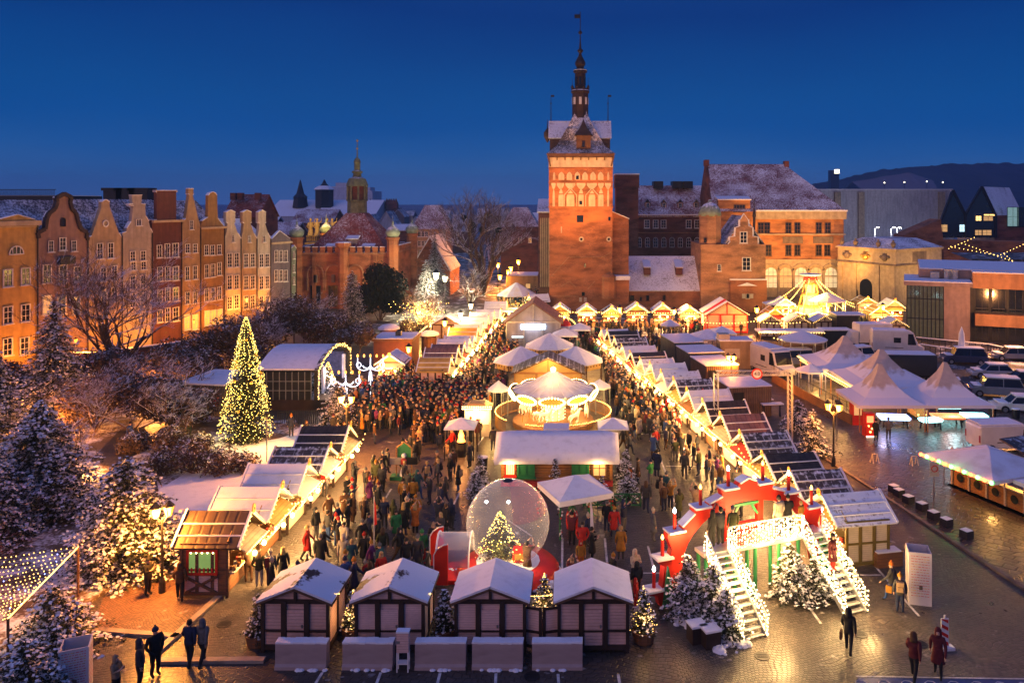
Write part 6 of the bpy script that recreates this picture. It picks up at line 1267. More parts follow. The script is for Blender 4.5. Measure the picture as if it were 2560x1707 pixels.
b = MB(); b.bulbs([(ax(1395, 98) + 2.6 * math.cos(a * .1), 98, 1.5 + 2.2 * math.sin(a * .1)) for a in range(2, 30)], .1); tag(b.build('light_arch', 'bulb_warm'), 'lit bulb arch behind the grey hall', 'light arch')
# small roofs: fire kiosks, parasols, hill canopies
for sx, sy, lab, fire in ((1153, 1140, 'small hip roofed grill kiosk with a glowing fire', 1), (1532, 1140, 'small hip roofed grill kiosk right of the cabin roof', 0)):
    X, Y = gx(sx, sy); t = canopy('grill_kiosk', lab, X, Y, 1.05, 2.2, 2.75, 0, True, 'snow_firm', .06, 'hip roofed grill kiosks', 4, legm='timber_dark'); MB().lathe([(.3, 0), (.42, .5), (.36, .95), (.44, 1.05)], 12).build('grill_drum', 'metal_dark', t)
    if fire: MB().lathe([(.3, 1.05), (.18, 1.3), (.22, 1.45), (.05, 1.9)], 8).build('fire_glow', 'fire', t); lamp((X, Y - .6, 1.5), 110, (1, .35, .08), .2)
for x, Y, hw, ze, zp, m, lab, n in ((ax(1240, 64), 66, .85, 2.2, 2.9, 'tent_clean', 'small pale parasol left of the carousel roof', 8), (ax(1500, 66), 67, .9, 2.2, 2.8, 'tent_clean', 'pale parasol right of the carousel lights', 8), (ax(1412, 92), 94, 1.5, 2.1, 2.8, 'snow_firm', 'small snowy canopy beside the grey hall', 4), (ax(1450, 96), 97, 1.3, 2.3, 3.0, 'snow_firm', 'snowy canopy top behind the right octagonal tent', 4), (ax(1291, 126), 126, 3.0, 3.1, 5.0, 'tent_gold', 'yellow lit round canopy at the top of the street', 8), (ax(1275, 115), 115, 1.9, 2.2, 2.4, 'tent_gold', 'flat yellow lit canopy amid the crowd', 4), (ax(1675, 100), 100, 1.2, 2.3, 3.0, 'tent_clean', 'white parasol near the brightest wall stall', 8), (ax(1805, 95), 95, 1.5, 2.2, 2.9, 'snow_firm', 'snowy canopy behind dark containers', 4), (ax(1780, 88), 91, 1.9, 2.3, 3.2, 'snow_firm', 'wide snowy canopy next to the yellow kiosk', 4), (ax(2000, 89), 88, 2.6, 2.6, 3.5, 'tent_clean', 'large white parasol behind the white van', 12), (ax(2030, 72.5), 73, 1.3, 2.3, 2.9, 'tent_clean', 'white and yellow parasol left of the marquee', 8), (ax(2085, 113), 116, 2.6, 3.4, 4.6, 'tent_clean', 'broad round canopy right of the Christmas pyramid', 12), (ax(1960, 116), 119, 2.3, 2.6, 3.2, 'snow_firm', 'snowy canopy left of the Christmas pyramid', 8)):
    canopy('parasol', lab, x, Y, hw, ze, zp, 0, True, m, .12, None, n, legm='metal_grey')
lamp((ax(1291, 125), 124, 2.6), 520, (1, .7, .12), .3); lamp((ax(1275, 113), 112.5, 1.9), 200, (1, .7, .15), .3)
# striped snowy terrace roof behind the white van
t = T('terrace_bar', 'long snow roofed terrace bar with bulb edge behind the parasol', 'stall', (ax(1985, 93), 93, 0)); MB().box(-4.2, 3.6, 0, 2.2, 2.4, 2.6).build('roof', 'snow_firm', t); l = MB(); [l.beam((x, y, 0), (x, y, 2.4), .1) for x in (-4, -1.5, 1, 3.4) for y in (.1, 2)]; l.box(-4, 3.4, .2, 2, 0, .9); l.build('frame', 'timber_brown', t); MB().bulbs(line_pts((-4.2, -.1, 2.4), (3.6, -.1, 2.4), .3), .07).build('light_string', 'bulb_warm', t); lamp((ax(1930, 92), 91.5, 2.0), 260, WARM, .2)
# pale marquees with tall peaks on the right
MG = 'pale peaked marquees on the right'
for x, y, hw, ze, zp, lab in ((26.2, 76, 3.5, 2.45, 5.0, 'rear left pale marquee with a worn peak'), (27.0, 69, 3.5, 2.45, 5.0, 'middle pale marquee with lights along its eave'), (24.6, 63.2, 2.65, 2.2, 4.95, 'front left pale marquee over the red arcade machine'), (29.9, 63.2, 2.65, 2.2, 5.05, 'front right pale marquee over the red gaming table')):
    canopy('marquee', lab, x, y, hw, ze, zp, 0, True, 'marquee', .22, MG, 4, curve=1, legm='boards_honey')
b = MB(); b.bulbs(line_pts((22.55, 79.4, 2.3), (23.4, 65.6, 2.3), .22), .075).bulbs(line_pts((22.7, 79.0, 2.0), (23.5, 65.9, 2.0), .3), .06); tag(b.build('light_string', 'bulb_warm'), 'bright bulb row along the left eave of rear marquees', 'string lights')
for y in (77, 73, 69.5, 66.5): lamp((23.6, y, 1.9), 150, GOLD, .25)
t = T('terrace_fence', 'brown plank fence along the lit marquee terrace', 'fence', (0, 0, 0)); b = MB(); p, q = gx(1930, 955), gx(2130, 1065); b.beam((*p, .45), (*q, .45), .1, .85); pr = MB()
for i in range(14): u = i / 13; pr.beam((p[0] + (q[0] - p[0]) * u + .2, p[1] + (q[1] - p[1]) * u, .9), (p[0] + (q[0] - p[0]) * u + .2, p[1] + (q[1] - p[1]) * u, 1.7), .05)
b.build('boards', 'boards_brown', t); pr.beam((p[0] + .2, p[1], 1.65), (q[0] + .2, q[1], 1.65), .05); pr.build('rail', 'metal_dark', t)
# arcade games under the front marquees
def game_table(label, x, y, rim, top, rz=0, s=1.0):
    t = T('game_table', label, 'gaming table', (x, y, 0), rz, 'gaming tables under the marquees'); MB().box(-1.1 * s, 1.1 * s, -.6 * s, .6 * s, .68, .82).build('table_top', top, t); l = MB(); [l.beam((i * s, j * s, 0), (i * s * .9, j * s * .9, .68), .1) for i in (-.95, .95) for j in (-.5, .5)]; l.build('leg', 'metal_dark', t)
    b = MB(); c = [(-1.12 * s, -.62 * s), (1.12 * s, -.62 * s), (1.12 * s, .62 * s), (-1.12 * s, .62 * s)]
    for p, q in zip(c, c[1:] + c[:1]): b.beam((*p, .85), (*q, .85), .09)
    b.build('neon_rim', rim, t); lamp((x, y, 1.15), 22, {'neon_blue': (.3, .35, 1), 'neon_red': (1, .15, .05)}.get(rim, (.5, .9, 1)), .4)
game_table('blue neon air hockey table under the front left marquee', 25.4, 62.4, 'neon_blue', 'lit_cool', -.1)
game_table('red neon topped gaming table under the front right marquee', 29.8, 62.6, 'neon_red', 'goods_gold', -.05)
game_table('teal neon gaming table at the far right of marquee', 32.1, 62.9, 'neon_teal', 'lit_cool', -.1, .8); game_table('pale gaming table left of the red neon one', 28.0, 61.6, 'neon_teal', 'screen_teal', .2, .7)
t = T('arcade_machine', 'red arcade machine with round lights at the marquee corner', 'arcade machine', (*gx(2171, 1092), 0)); MB().ext([(-.35, 0), (-.35, 1.9), (.2, 1.9), (.25, 1.2), (.4, .95), (.4, 0)], -.35, .35, 'x').build('cabinet_body', 'red_paint', t); MB().box(-.25, .25, -.38, -.35, 1.2, 1.7).build('screen', 'neon_red', t); MB().sph((-.12, -.4, .95), .07).sph((.12, -.4, .75), .07).sph((0, -.4, .5), .08).build('button_light', 'bulb_warm', t)
MB().box(-.3, .3, -.4, -.36, .05, .18).build('coin_panel', 'lamp_far', t)
t = T('claw_machine', 'second red amusement machine behind the marquee post', 'arcade machine', (*gx(2140, 1062), 0)); MB().box(-.4, .4, -.4, .4, 0, 1.9).build('cabinet_body', 'red_paint', t); MB().box(-.3, .3, -.43, -.4, .9, 1.7).build('screen', 'lit_dim', t)
t = T('toy_truck', 'orange child ride truck in the marquee shade', 'ride', (*gx(2294, 1045), 0)); MB().box(-.5, .5, -.8, .8, .3, .8).box(-.45, .45, -.2, .7, .8, 1.3).build('truck_body', 'goods_gold', t); w = MB(); [w.lathe([(.25, -.08), (.25, .08)], 10, (x, y, .25)) for x in (-.4, .4) for y in (-.5, .5)]; w.build('wheel', 'black_rubber', t); MB().sph((-.3, -.82, .5), .07).sph((.3, -.82, .5), .07).build('headlight', 'bulb_warm', t)
t = T('teal_screen', 'glowing teal backdrop panel under the right marquee', 'screen', (31.9, 65.6, 0)); MB().box(-1.4, .5, 0, .08, .6, 2.1).build('panel', 'screen_teal', t); MB().box(-1.5, .6, .09, .15, 0, 2.2).build('panel_frame', 'metal_dark', t)
lamp((30.8, 63.6, 1.9), 60, (.6, .95, 1), .3); lamp((25.0, 63.2, 1.9), 40, (.7, .6, 1), .3)
# food pavilion at the right edge
FPX = R(20)
for x, y, lab in ((24.9, 47.0, 'food pavilion canopy edged with red and green lamps'), (28.0, 42.4, 'food pavilion canopy cut by the right edge of view')):
    canopy('pavilion_canopy', lab, x, y, 2.6, 2.35, 3.15, FPX, False, 'tent', .2, 'food pavilion canopies')
t = T('pavilion_counter', 'wooden pavilion counter with wreaths below the lamp edged canopy', 'counter', (24.0, 49.6, 0), math.atan2(-6.6, 2.6))
MB().box(0, 9, -.1, .1, .1, 1.15).build('panel_wall', 'boards_honey', t); f = MB()
for i in range(8): x = i * 1.28; f.beam((x, -.1, 0), (x, -.1, 2.4), .13)
f.box(-.1, 9, -.2, .25, 1.16, 1.24); f.box(-.1, 9, -.6, -.1, 0, .1); f.build('frame', 'boards_pale', t)
for i in range(7):
    k = MB().lathe([(.16, -.05), (.26, 0), (.16, .05)], 12); q = k.build('wreath', 'needles', t); q.location = (.64 + i * 1.28, -.16, .7); q.rotation_euler = (R(90), 0, 0)
b0 = Vector((21.45, 48.5, 2.32)); b1 = Vector((23.2, 43.55, 2.32)); ba = MB(); bb = MB()
for i in range(12): (ba if i % 2 else bb).sph(b0.lerp(b1, i / 11), .12, 0, 7, 5)
tag(ba.build('lamp_string', 'bulb_green'), 'green lamps along the food pavilion eave', 'string lights'); tag(bb.build('lamp_string', 'bulb_red'), 'red lamps along the food pavilion eave', 'string lights')
for i, (p, c) in enumerate((((21.2, 48, 2.5), (.9, .3, .1)), ((22.1, 46, 2.5), (.3, 1, .2)), ((22.9, 43.8, 2.5), (1, .25, .1)))): lamp(p, 6, c, .2)
for y in (48, 45.5, 43): lamp((25.5 + (48 - y) * .36, y, 2.0), 75, GOLD, .3)
t = T('pavilion_roof', 'dark seamed roof with lit edge behind the food pavilion', 'roof', (29.5, 48.5, 0), FPX); MB().slab((-2.4, -1.6, 2.4), (2.4, -1.6, 2.4), (2.4, 1.6, 3.1), (-2.4, 1.6, 3.1), .1).build('roof_sheet', 'roof_thin', t); l = MB(); [l.beam((x, y, 0), (x, y, 2.4), .1) for x in (-2.2, 2.2) for y in (-1.4, 1.4)]; l.build('post', 'timber_brown', t); MB().bulbs(line_pts((-2.4, -1.7, 2.35), (0, -1.7, 2.35), .3), .07).build('light_string', 'bulb_warm', t)
# ---------------------------------------------------------------- carousel
def skin_mesh(verts, edges, radii, root=0, sub=1):
    """Grow one continuous body from a joint skeleton and keep it as plain mesh data."""
    me = bpy.data.meshes.new('body'); me.from_pydata(verts, edges, []); o = bpy.data.objects.new('body', me); COL.objects.link(o)
    m = o.modifiers.new('s', 'SKIN'); m.use_smooth_shade = True
    for i, r in enumerate(radii): v = me.skin_vertices[0].data[i]; v.radius = r if isinstance(r, tuple) else (r, r); v.use_root = (i == root)
    if sub: s = o.modifiers.new('d', 'SUBSURF'); s.levels = sub; s.render_levels = sub
    dg = bpy.context.evaluated_depsgraph_get(); ev = o.evaluated_get(dg); out = bpy.data.meshes.new_from_object(ev); bpy.data.objects.remove(o); bpy.data.meshes.remove(me)
    out.polygons.foreach_set('use_smooth', [True] * len(out.polygons)); return out
def horse_mesh():
    V = [(0, 0, .95), (.45, 0, 1.0), (-.4, 0, .98), (.72, 0, 1.3), (.85, 0, 1.6), (1.08, 0, 1.5), (1.2, 0, 1.42), (-.62, 0, .98), (-.8, 0, .6)]; E_ = [(0, 1), (0, 2), (1, 3), (3, 4), (4, 5), (5, 6), (2, 7), (7, 8)]; Rr = [.24, .24, .23, .15, .12, .1, .06, .07, .05]
    for sx, s in ((1, 1), (1, -1), (2, 1), (2, -1)):
        b = V[sx]; f = .12 if sx == 1 else -.1; k = len(V); V += [(b[0], s * .14, .75), (b[0] + f + .1 * s, s * .15, .42), (b[0] - f + .12 * s, s * .15, .08)]; E_ += [(sx, k), (k, k + 1), (k + 1, k + 2)]; Rr += [.11, .06, .05]
    return skin_mesh(V, E_, Rr)
def carousel():
    X, Y = ax(1383, 63.5), 63.5
    t = T('carousel', 'brightly lit carousel with grey tent roof and oval bulb frames', 'carousel', (X, Y, 0))
    MB().lathe([(3.3, 0), (3.3, .35), (3.2, .4)], 32).build('platform', 'boards_brown', t)
    b = MB(); b.lathe([(3.3, 2.8), (2.6, 2.98), (1.8, 3.28), (1.0, 3.68), (.36, 4.1), (.12, 4.22)], 20); b.build('roof', 'tent_grey', t)
    r = MB()
    for i in range(20): a = 2 * PI * i / 20; r.tube([(3.32 * math.cos(a), 3.32 * math.sin(a), 2.82), (1.8 * math.cos(a), 1.8 * math.sin(a), 3.3), (.38 * math.cos(a), .38 * math.sin(a), 4.13)], .03, 4)
    r.build('roof_seam', 'snow_firm', t)
    MB().lathe([(.12, 4.22), (.22, 4.27), (.22, 4.5), (.05, 4.6)], 8).build('top_lamp', 'lamp_cream', t)
    MB().lathe([(3.3, 2.82), (3.36, 2.3), (3.26, 2.3), (3.22, 2.76)], 24).build('fascia', 'boards_pale', t)
    fr = MB(); bu = MB()
    for i in range(10):
        a = 2 * PI * (i + .5) / 10; c = Vector((3.38 * math.cos(a), 3.38 * math.sin(a), 2.52)); d = Vector((-math.sin(a), math.cos(a), 0)); up = Vector((math.cos(a) * .35, math.sin(a) * .35, 1)).normalized()
        pts = [c + d * .95 * math.cos(q * PI / 12) + up * .36 * math.sin(q * PI / 12) for q in range(25)]; fr.tube(pts, .07, 5); bu.bulbs([p * 1.012 for p in pts], .09)
        pn = MB(); pn.add([tuple(c + d * .88 * math.cos(q * PI / 8) + up * .3 * math.sin(q * PI / 8)) for q in range(16)], [tuple(range(16))]); pn.build('painted_oval', 'goods_gold', t)
    fr.build('oval_frame', 'gold', t); bu.build('rim_bulbs', 'bulb_rim', t)
    MB().lathe([(.9, .4), (.8, 1.4), (.85, 2.1), (1.3, 2.8)], 12).build('mirror_drum', 'tent_clean', t)
    q = MB()
    for i in range(12): a = 2 * PI * i / 12; q.bulbs(line_pts((.95 * math.cos(a), .95 * math.sin(a), .5), (1.0 * math.cos(a), 1.0 * math.sin(a), 2.8), .25), .045)
    q.build('drum_bulbs', 'bulb_white', t)
    p = MB()
    for i in range(14): a = 2 * PI * i / 14; rr = 1.9 if i % 2 else 2.7; p.tube([(rr * math.cos(a), rr * math.sin(a), .4), (rr * math.cos(a), rr * math.sin(a), 2.75)], .035, 6)
    p.build('pole', 'gold', t); hm = horse_mesh()
    for m in ('tent_clean', 'goods_gold', 'boards_pale'): hm.materials.append(MATS[m])
    for i in range(14):
        a = 2 * PI * i / 14; rr = 1.9 if i % 2 else 2.7; h = bpy.data.objects.new('horse', hm); link(h, t); h.location = (rr * math.cos(a), rr * math.sin(a), .5 + .25 * (i % 3)); h.rotation_euler = (0, 0, a + PI / 2); h.scale = (.72,) * 3
    # ring fence with lit garland
    f = MB(); g = MB(); n = 44
    for i in range(n):
        a, a2 = 2 * PI * i / n, 2 * PI * (i + 1) / n
        if 3.85 < a < 4.25: continue
        P, Q = [Vector((4.7 * math.cos(k), 4.7 * math.sin(k), 0)) for k in (a, a2)]
        for z in (.15, 1.05): f.beam(P + Vector((0, 0, z)), Q + Vector((0, 0, z)), .05)
        for k in range(4): c = P.lerp(Q, k / 4); f.beam(c, c + Vector((0, 0, 1.05)), .03)
        g.bulbs([v + Vector((0, 0, .03 * math.sin(j * 2.2))) for j, v in enumerate(line_pts(P + Vector((0, 0, 1.1)), Q + Vector((0, 0, 1.1)), .16))], .045)
    f.build('ring_fence', 'boards_honey', t); g.build('fence_lights', 'bulb_warm', t)
    for a in range(6): lamp((X + 2.3 * math.cos(a * PI / 3 + .5), Y + 2.3 * math.sin(a * PI / 3 + .5), 2.2), 120, (1, .6, .18), .3)
    for a in (4.2, 5.2, 3.4, 5.9): lamp((X + 4.8 * math.cos(a), Y + 4.8 * math.sin(a), 2.6), 170, (1, .6, .16), .3)
    lamp((X, Y - 1.6, 4.9), 60, WARM, .1)
carousel()
t = T('ticket_booth', 'glowing ticket booth with bulb edged roof left of carousel', 'booth', (*gx(1195, 1086), 0))
MB().box(-.95, .95, -.6, .6, 0, .95).build('booth_base', 'boards_pale', t); MB().box(-.85, .85, -.5, .5, .95, 1.95).build('booth_glass', 'lit_warm', t); f = MB(); [f.beam((x, y, .9), (x, y, 2.2), .1) for x in (-.9, 0, .9) for y in (-.55, .55)]; f.build('frame', 'white_paint', t); MB().box(-1.1, 1.1, -.75, .75, 2.15, 2.3).lathe([(1.2, 2.3), (.8, 2.55), (.1, 2.6)], 4, (0, 0, 0), 0, PI / 4).build('roof', 'board_lit', t)
MB().bulbs(line_pts((-1.1, -.8, 2.2), (1.1, -.8, 2.2), .13), .055).bulbs(line_pts((-1.1, -.8, 2.36), (1.1, -.8, 2.36), .13), .045).build('light_string', 'bulb_white', t); lamp((t.location.x, t.location.y - 1.1, 1.9), 150, WARM, .2)
# ---------------------------------------------------------------- Christmas tree
def christmas_tree():
    Y = 58.5; X = ax(615, Y)
    t = conifer('christmas_tree', 'tall Christmas tree hung with golden light chains', (X, Y, .1), 9.2, 1.85, 55, snow=0, group=None, dens=1.5, base=.03, shape=.78)
    g = random.Random(9); b = MB()
    for k in range(34):
        a0 = 2 * PI * k / 34
        for i in range(66):
            u = (i + g.random()) / 66
            if u > 1 - .35 * (k % 3) * .5: continue
            rr = 1.9 * (1 - u) ** .78 * g.uniform(.78, 1.12) + .05; a = a0 + g.gauss(0, .07) + .5 * u; b.octa((rr * math.cos(a), rr * math.sin(a), .35 + 8.9 * u), g.choice((.016, .022, .03, .04))) if mnoise.noise((rr * math.cos(a) * 1.3, rr * math.sin(a) * 1.3, u * 9)) > -.42 else 0
    b.build('light_chain', 'bulb_tree', t); s = MB()
    for i in range(26): u = g.random() ** 1.3 * .9; a = g.random() * 6.28; rr = 1.8 * (1 - u) ** .8; s.sph((rr * math.cos(a), rr * math.sin(a), .6 + 8.6 * u), .11, 0, 7, 5)
    s.build('bauble', 'gold', t)
    for i, (dx, dy, z) in enumerate(((1.9, -2.0, 1.6), (-1.9, -1.8, 1.6), (.1, -2.0, 4.3), (0, -1.3, 7))): lamp((X + dx, Y + dy, z), 60, (1, .72, .2), .5)
christmas_tree()
# ---------------------------------------------------------------- concert stage
def stage():
    x0, x1, y0, y1 = -27.3, -22.6, 67.5, 77.0
    t = T('concert_stage', 'covered concert stage with snow on its curved roof and lit arch', 'stage', (x0, y0, 0)); W, D = x1 - x0, y1 - y0; n = 14
    prof = [(D * i / n, 3.05 + 1.55 * math.sin(PI * (.08 + .84 * i / n))) for i in range(n + 1)]
    r = MB().ext(prof + [(y, z - .2) for y, z in prof[::-1]], -.3, W + .1, 'x'); r.build('roof', 'metal_dark', t)
    s = MB().ext([(y, z + .14) for y, z in prof] + [(y, z + .01) for y, z in prof[::-1]], -.32, W, 'x'); s.build('roof_snow', 'snow', t)
    MB().box(0, W - .3, 0, .12, .9, 3.35).build('side_wall', 'metal_dark', t); f = MB()
    for i in range(9): x = i * (W - .3) / 8; f.beam((x, -.05, .9), (x, -.05, 3.3), .06)
    for z in (1.7, 2.5): f.beam((0, -.05, z), (W - .3, -.05, z), .05)
    f.build('wall_frame', 'metal_grey', t); MB().box(-.2, W + 1.2, -.1, D, 0, .9).build('deck', 'timber_dark', t); MB().box(0, .15, .1, D - .1, .9, 3.6).build('back_drape', 'stage_drape', t)
    MB().box(.1, W - .3, D - .15, D, .9, 3.3).build('side_drape', 'stage_drape', t)
    a = MB(); b = MB(); g = random.Random(1); arc = [(W + .15, -.1, .9)] + [(W + .15, y, z + .05) for y, z in prof] + [(W + .15, D + .1, .9)]
    for p, q in zip(arc, arc[1:]):
        a.beam(p, q, .3)
        for v in line_pts(p, q, .14): b.octa((v.x + .2, v.y + g.gauss(0, .08), v.z + g.gauss(0, .08)), .05)
    a.build('arch_truss', 'needles_snow', t); b.build('arch_lights', 'bulb_warm', t); 
    for y in (.5, 2.2, D - 1.2): MB().box(W - .15, W + .05, y, y + .5, .9, 3.2).build('glow_curtain', 'drape_lit', t)  # drape panels, stage light put into the cloth as a faint glow
    MB().bulbs([(W + .1, 3 + .1 * i, 1.2 + .02 * i) for i in range(20)], .05).build('deck_lights', 'bulb_cool', t)
    lamp((x0 + 2.2, y0 + 5, 2.8), 120, (.45, .55, 1), .4); lamp((x1 + .8, y0 + 3.5, 2.9), 260, (1, .62, .4), .4)
    t2 = conifer('fir_tree', 'lit small fir on the concert stage', (x1 - .4, y0 + 4.8, .9), 2.4, .8, 31, snow=0, group=None); b = MB()
    for i in range(120): u = g.random(); aa = g.random() * 6.28; rr = .8 * (1 - u) + .05; b.octa((x1 - .4 + rr * math.cos(aa), y0 + 4.8 + rr * math.sin(aa), 1.1 + 2.1 * u), .04)
    tag(b.build('fairy_lights', 'bulb_warm'), 'fairy lights on the small stage fir', 'string lights')
stage()
t = T('ribbed_shed', 'ribbed grey shed with snow roof beside the Christmas tree', 'shed', (ax(502, 65.5), 65.5, 0), R(-14)); MB().box(-2.2, 2.2, 0, 4.5, 0, 2.7).build('shed_body', 'cont', t); MB().slab((-2.35, -.15, 2.75), (2.35, -.15, 2.85), (2.35, 4.65, 3.0), (-2.35, 4.65, 2.9), .14).build('roof_snow', 'snow', t); MB().box(1.3, 1.7, -.08, 0, 1, 1.7).build('notice', 'red_paint', t)
t = T('crowd_fence', 'low slatted fence in front of the stage deck', 'fence', (0, 0, 0)); b = MB(); p, q = Vector((*gx(695, 1062), 0)), Vector((*gx(815, 1058), 0))
for i in range(24): c = p.lerp(q, i / 23); b.beam(c, c + Vector((0, 0, 1.1)), .06)
b.beam(p + Vector((0, 0, 1.05)), q + Vector((0, 0, 1.05)), .06); b.build('slats', 'metal_dark', t)
def candelabra(label, x, y, h):
    X, Y = gx(x, y); t = T('light_candelabra', label, 'light decoration', (X, Y, 0), 0, 'white light candelabras'); b = MB()
    b.bulbs(line_pts((0, 0, 0), (0, 0, h), .09), .042); b.bulbs(line_pts((.25, 0, 0), (.1, 0, h * .6), .09), .038).bulbs(line_pts((-.25, 0, 0), (-.1, 0, h * .6), .09), .038)
    for s in (-1, 1):
        for rr, z in ((1.0, h * .8), (.55, h * .8)): b.bulbs([(s * rr * (1 - math.cos(a * .2)) * .62, 0, z - rr * .45 * math.sin(a * .2) + (.5 if a > 12 else 0) * 0) for a in range(16)], .045)
        b.bulbs(line_pts((s * 1.2, 0, h * .8), (s * 1.2, 0, h * 1.0), .08), .042).bulbs([(s * (1.1 + .22 * math.cos(k * .5)), 0, h * .82 + .22 * math.sin(k * .5)) for k in range(12)], .04)
    b.build('light_outline', 'bulb_cool', t); f = MB(); [f.sph((x_, 0, h * 1.08), .1, 0, 6, 4, 1.6) for x_ in (-1.2, -.6, 0, .6, 1.2)]; f.build('flame_lamp', 'lamp_orange', t)
    MB().beam((0, .08, 0), (0, .08, h), .042).build('pole', 'metal_grey', t); lamp((X, Y - .8, h * .8), 22, (.75, .75, 1), .4)
candelabra('white light candelabra nearest the double street lamp', 864, 1020, 2.9); candelabra('taller white light candelabra in front of the rear stage corner', 926, 984, 3.3)
# light net canopy on the near left
p = [gx(-160, 1430, 2.2), gx(195, 1367, 2.6), gx(20, 1545, 1.7), gx(-200, 1600, 1.7)]
t = T('light_net', 'sloping net of warm fairy lights over the near left bushes', 'light net', (0, 0, 0)); A, B_, C_, D_ = (Vector((*p[0], 2.4)), Vector((*p[1], 2.6)), Vector((*p[2], 1.7)), Vector((*p[3], 1.7))); b = MB(); bl = MB(); w = MB(); g = random.Random(12)
for i in range(17):
    for j in range(26):
        u, v = i / 16, j / 25; q = A.lerp(D_, u).lerp(B_.lerp(C_, u), v); q.z -= .25 * math.sin(PI * u) * math.sin(PI * v); q += Vector((g.gauss(0, .03), g.gauss(0, .03), 0)); (bl if g.random() < .06 else b).octa(q, .03)
b.bulbs([B_.lerp(C_, i / 60) for i in range(61)], .038)
for i in range(17): w.tube([A.lerp(D_, i / 16), B_.lerp(C_, i / 16)], .006, 3)
b.build('warm_bulbs', 'bulb_warm', t); bl.build('blue_bulbs', 'neon_blue', t); w.build('net_wire', 'black_rubber', t); k = MB(); [k.tube([(q.x, q.y, 0), tuple(q)], .05, 6) for q in (B_, C_)]; k.build('pole', 'timber_brown', t); lamp((A.x + 3.5, A.y - 2, 2.6), 60, WARM, .6)
lamp((gx(20, 1420)[0], 33.6, .5), 160, (1, .1, .03), .3)
# ---------------------------------------------------------------- Christmas pyramid by the gate
def pyramid():
    Y = 118.0; X = ax(2026, Y)
    t = T('christmas_pyramid', 'glowing Christmas pyramid with light ropes and flat propeller top', 'pyramid', (X, Y, 0)); b = MB()
    for z, r in ((0, 2.6), (2.2, 1.9), (4.0, 1.35), (5.6, .9)): b.lathe([(r, z), (r, z + .25), (r * .9, z + .3)], 8, (0, 0, 0))
    b.lathe([(.45, 0), (.35, 6.6)], 8); b.build('tier', 'boards_honey', t); p = MB()
    for z, r, h in ((.3, 2.4, 1.9), (2.5, 1.7, 1.5), (4.3, 1.2, 1.3)): [p.beam((r * math.cos(a * PI / 4), r * math.sin(a * PI / 4), z), (r * .8 * math.cos(a * PI / 4), r * .8 * math.sin(a * PI / 4), z + h), .14) for a in range(8)]; 
    p.build('post', 'goods_gold', t); MB().lathe([(1.7, 0), (1.7, 1.8)], 8, (0, 0, .3)).lathe([(1.1, 0), (1.1, 1.4)], 8, (0, 0, 2.5)).lathe([(.7, 0), (.7, 1.2)], 8, (0, 0, 4.3)).build('lit_drum', 'lit_gold', t); MB().lathe([(1.5, 6.9), (1.7, 7.1), (.2, 7.2)], 10).build('propeller', 'snow_firm', t); MB().lathe([(.95, 5.9), (1.1, 6.3), (.9, 6.9)], 10).build('crown_drum', 'goods_red', t)
    g = MB(); [g.bulbs(line_pts((1.0 * math.cos(a), 1.0 * math.sin(a), 6.4), (6.5 * math.cos(a), 6.5 * math.sin(a), 2.6), .3, .5), .085) for a in (PI, PI + .6, PI + 1.1, 2 * PI - 1.1, 2 * PI - .6, 0)]; g.build('light_rope', 'bulb_warm', t)
    for a in range(5): lamp((X + 3.2 * math.cos(a * 1.26), Y - 1 + 3.2 * math.sin(a * 1.26), 2.2), 620, (1, .66, .16), .4)
    lamp((X, Y - 2.4, 4.4), 500, (1, .66, .14), .4)
    b = MB(); [b.bulbs(line_pts((-4.6 + i * 1.5, -4, 1.5 + .4 * (i % 2)), (-3.1 + i * 1.5, -4, 1.9 - .4 * (i % 2)), .25), .1) for i in range(7)]; b.build('crowd_garland', 'bulb_white', t)
pyramid()
# ---------------------------------------------------------------- street lamps
def street_lamp(label, X, Y, h, heads=2, P=700, col=ORANGE, glow='lamp_orange', arm=.38, s=1.0, rz=0, group='glowing street lamps'):
    t = T('street_lamp', label, 'street lamp', (X, Y, 0), rz, group); p = MB().lathe([(.16, 0), (.13, .5), (.06, .7), (.05, h - .5)], 8)
    xs = (-arm, arm) if heads == 2 else (0,)
    for x in xs: p.tube([(0, 0, h - .75), (x * .6, 0, h - .5), (x, 0, h - .42)], .035, 6)
    p.build('post', 'metal_dark', t)
    for x in xs:
        k = MB().lathe([(.13 * s, 0), (.23 * s, .42 * s)], 6, (x, 0, h - .4)).build('lantern_glass', glow, t); q = MB().lathe([(.27 * s, .43 * s), (.12 * s, .6 * s), (.03, .7 * s)], 6, (x, 0, h - .4)); [q.beam((x + .135 * s * math.cos(a * PI / 3), .135 * s * math.sin(a * PI / 3), h - .4), (x + .235 * s * math.cos(a * PI / 3), .235 * s * math.sin(a * PI / 3), h - .4 + .42 * s), .022) for a in range(6)]; q.build('lantern_cap', 'metal_dark', k)
    lamp((X, Y - .45, h - .3), P, col, .22); lamp((X, Y + .45, h - .3), P * .5, col, .22); return t
street_lamp('double lantern street lamp lighting the brown roofed stall', -19.1, 36.0, 3.9, P=1000, arm=.28, rz=.5)
street_lamp('double lantern street lamp before the white candelabra', ax(866, 54.5), 54.5, 4.4, P=1700)
street_lamp('double lantern street lamp beside the front left marquee', *gx(2084, 1165), 4.2, P=650, rz=-.5)
street_lamp('double lantern street lamp behind the truss gate', ax(1828, 74), 74, 3.4, P=800, rz=-.4, arm=.28)
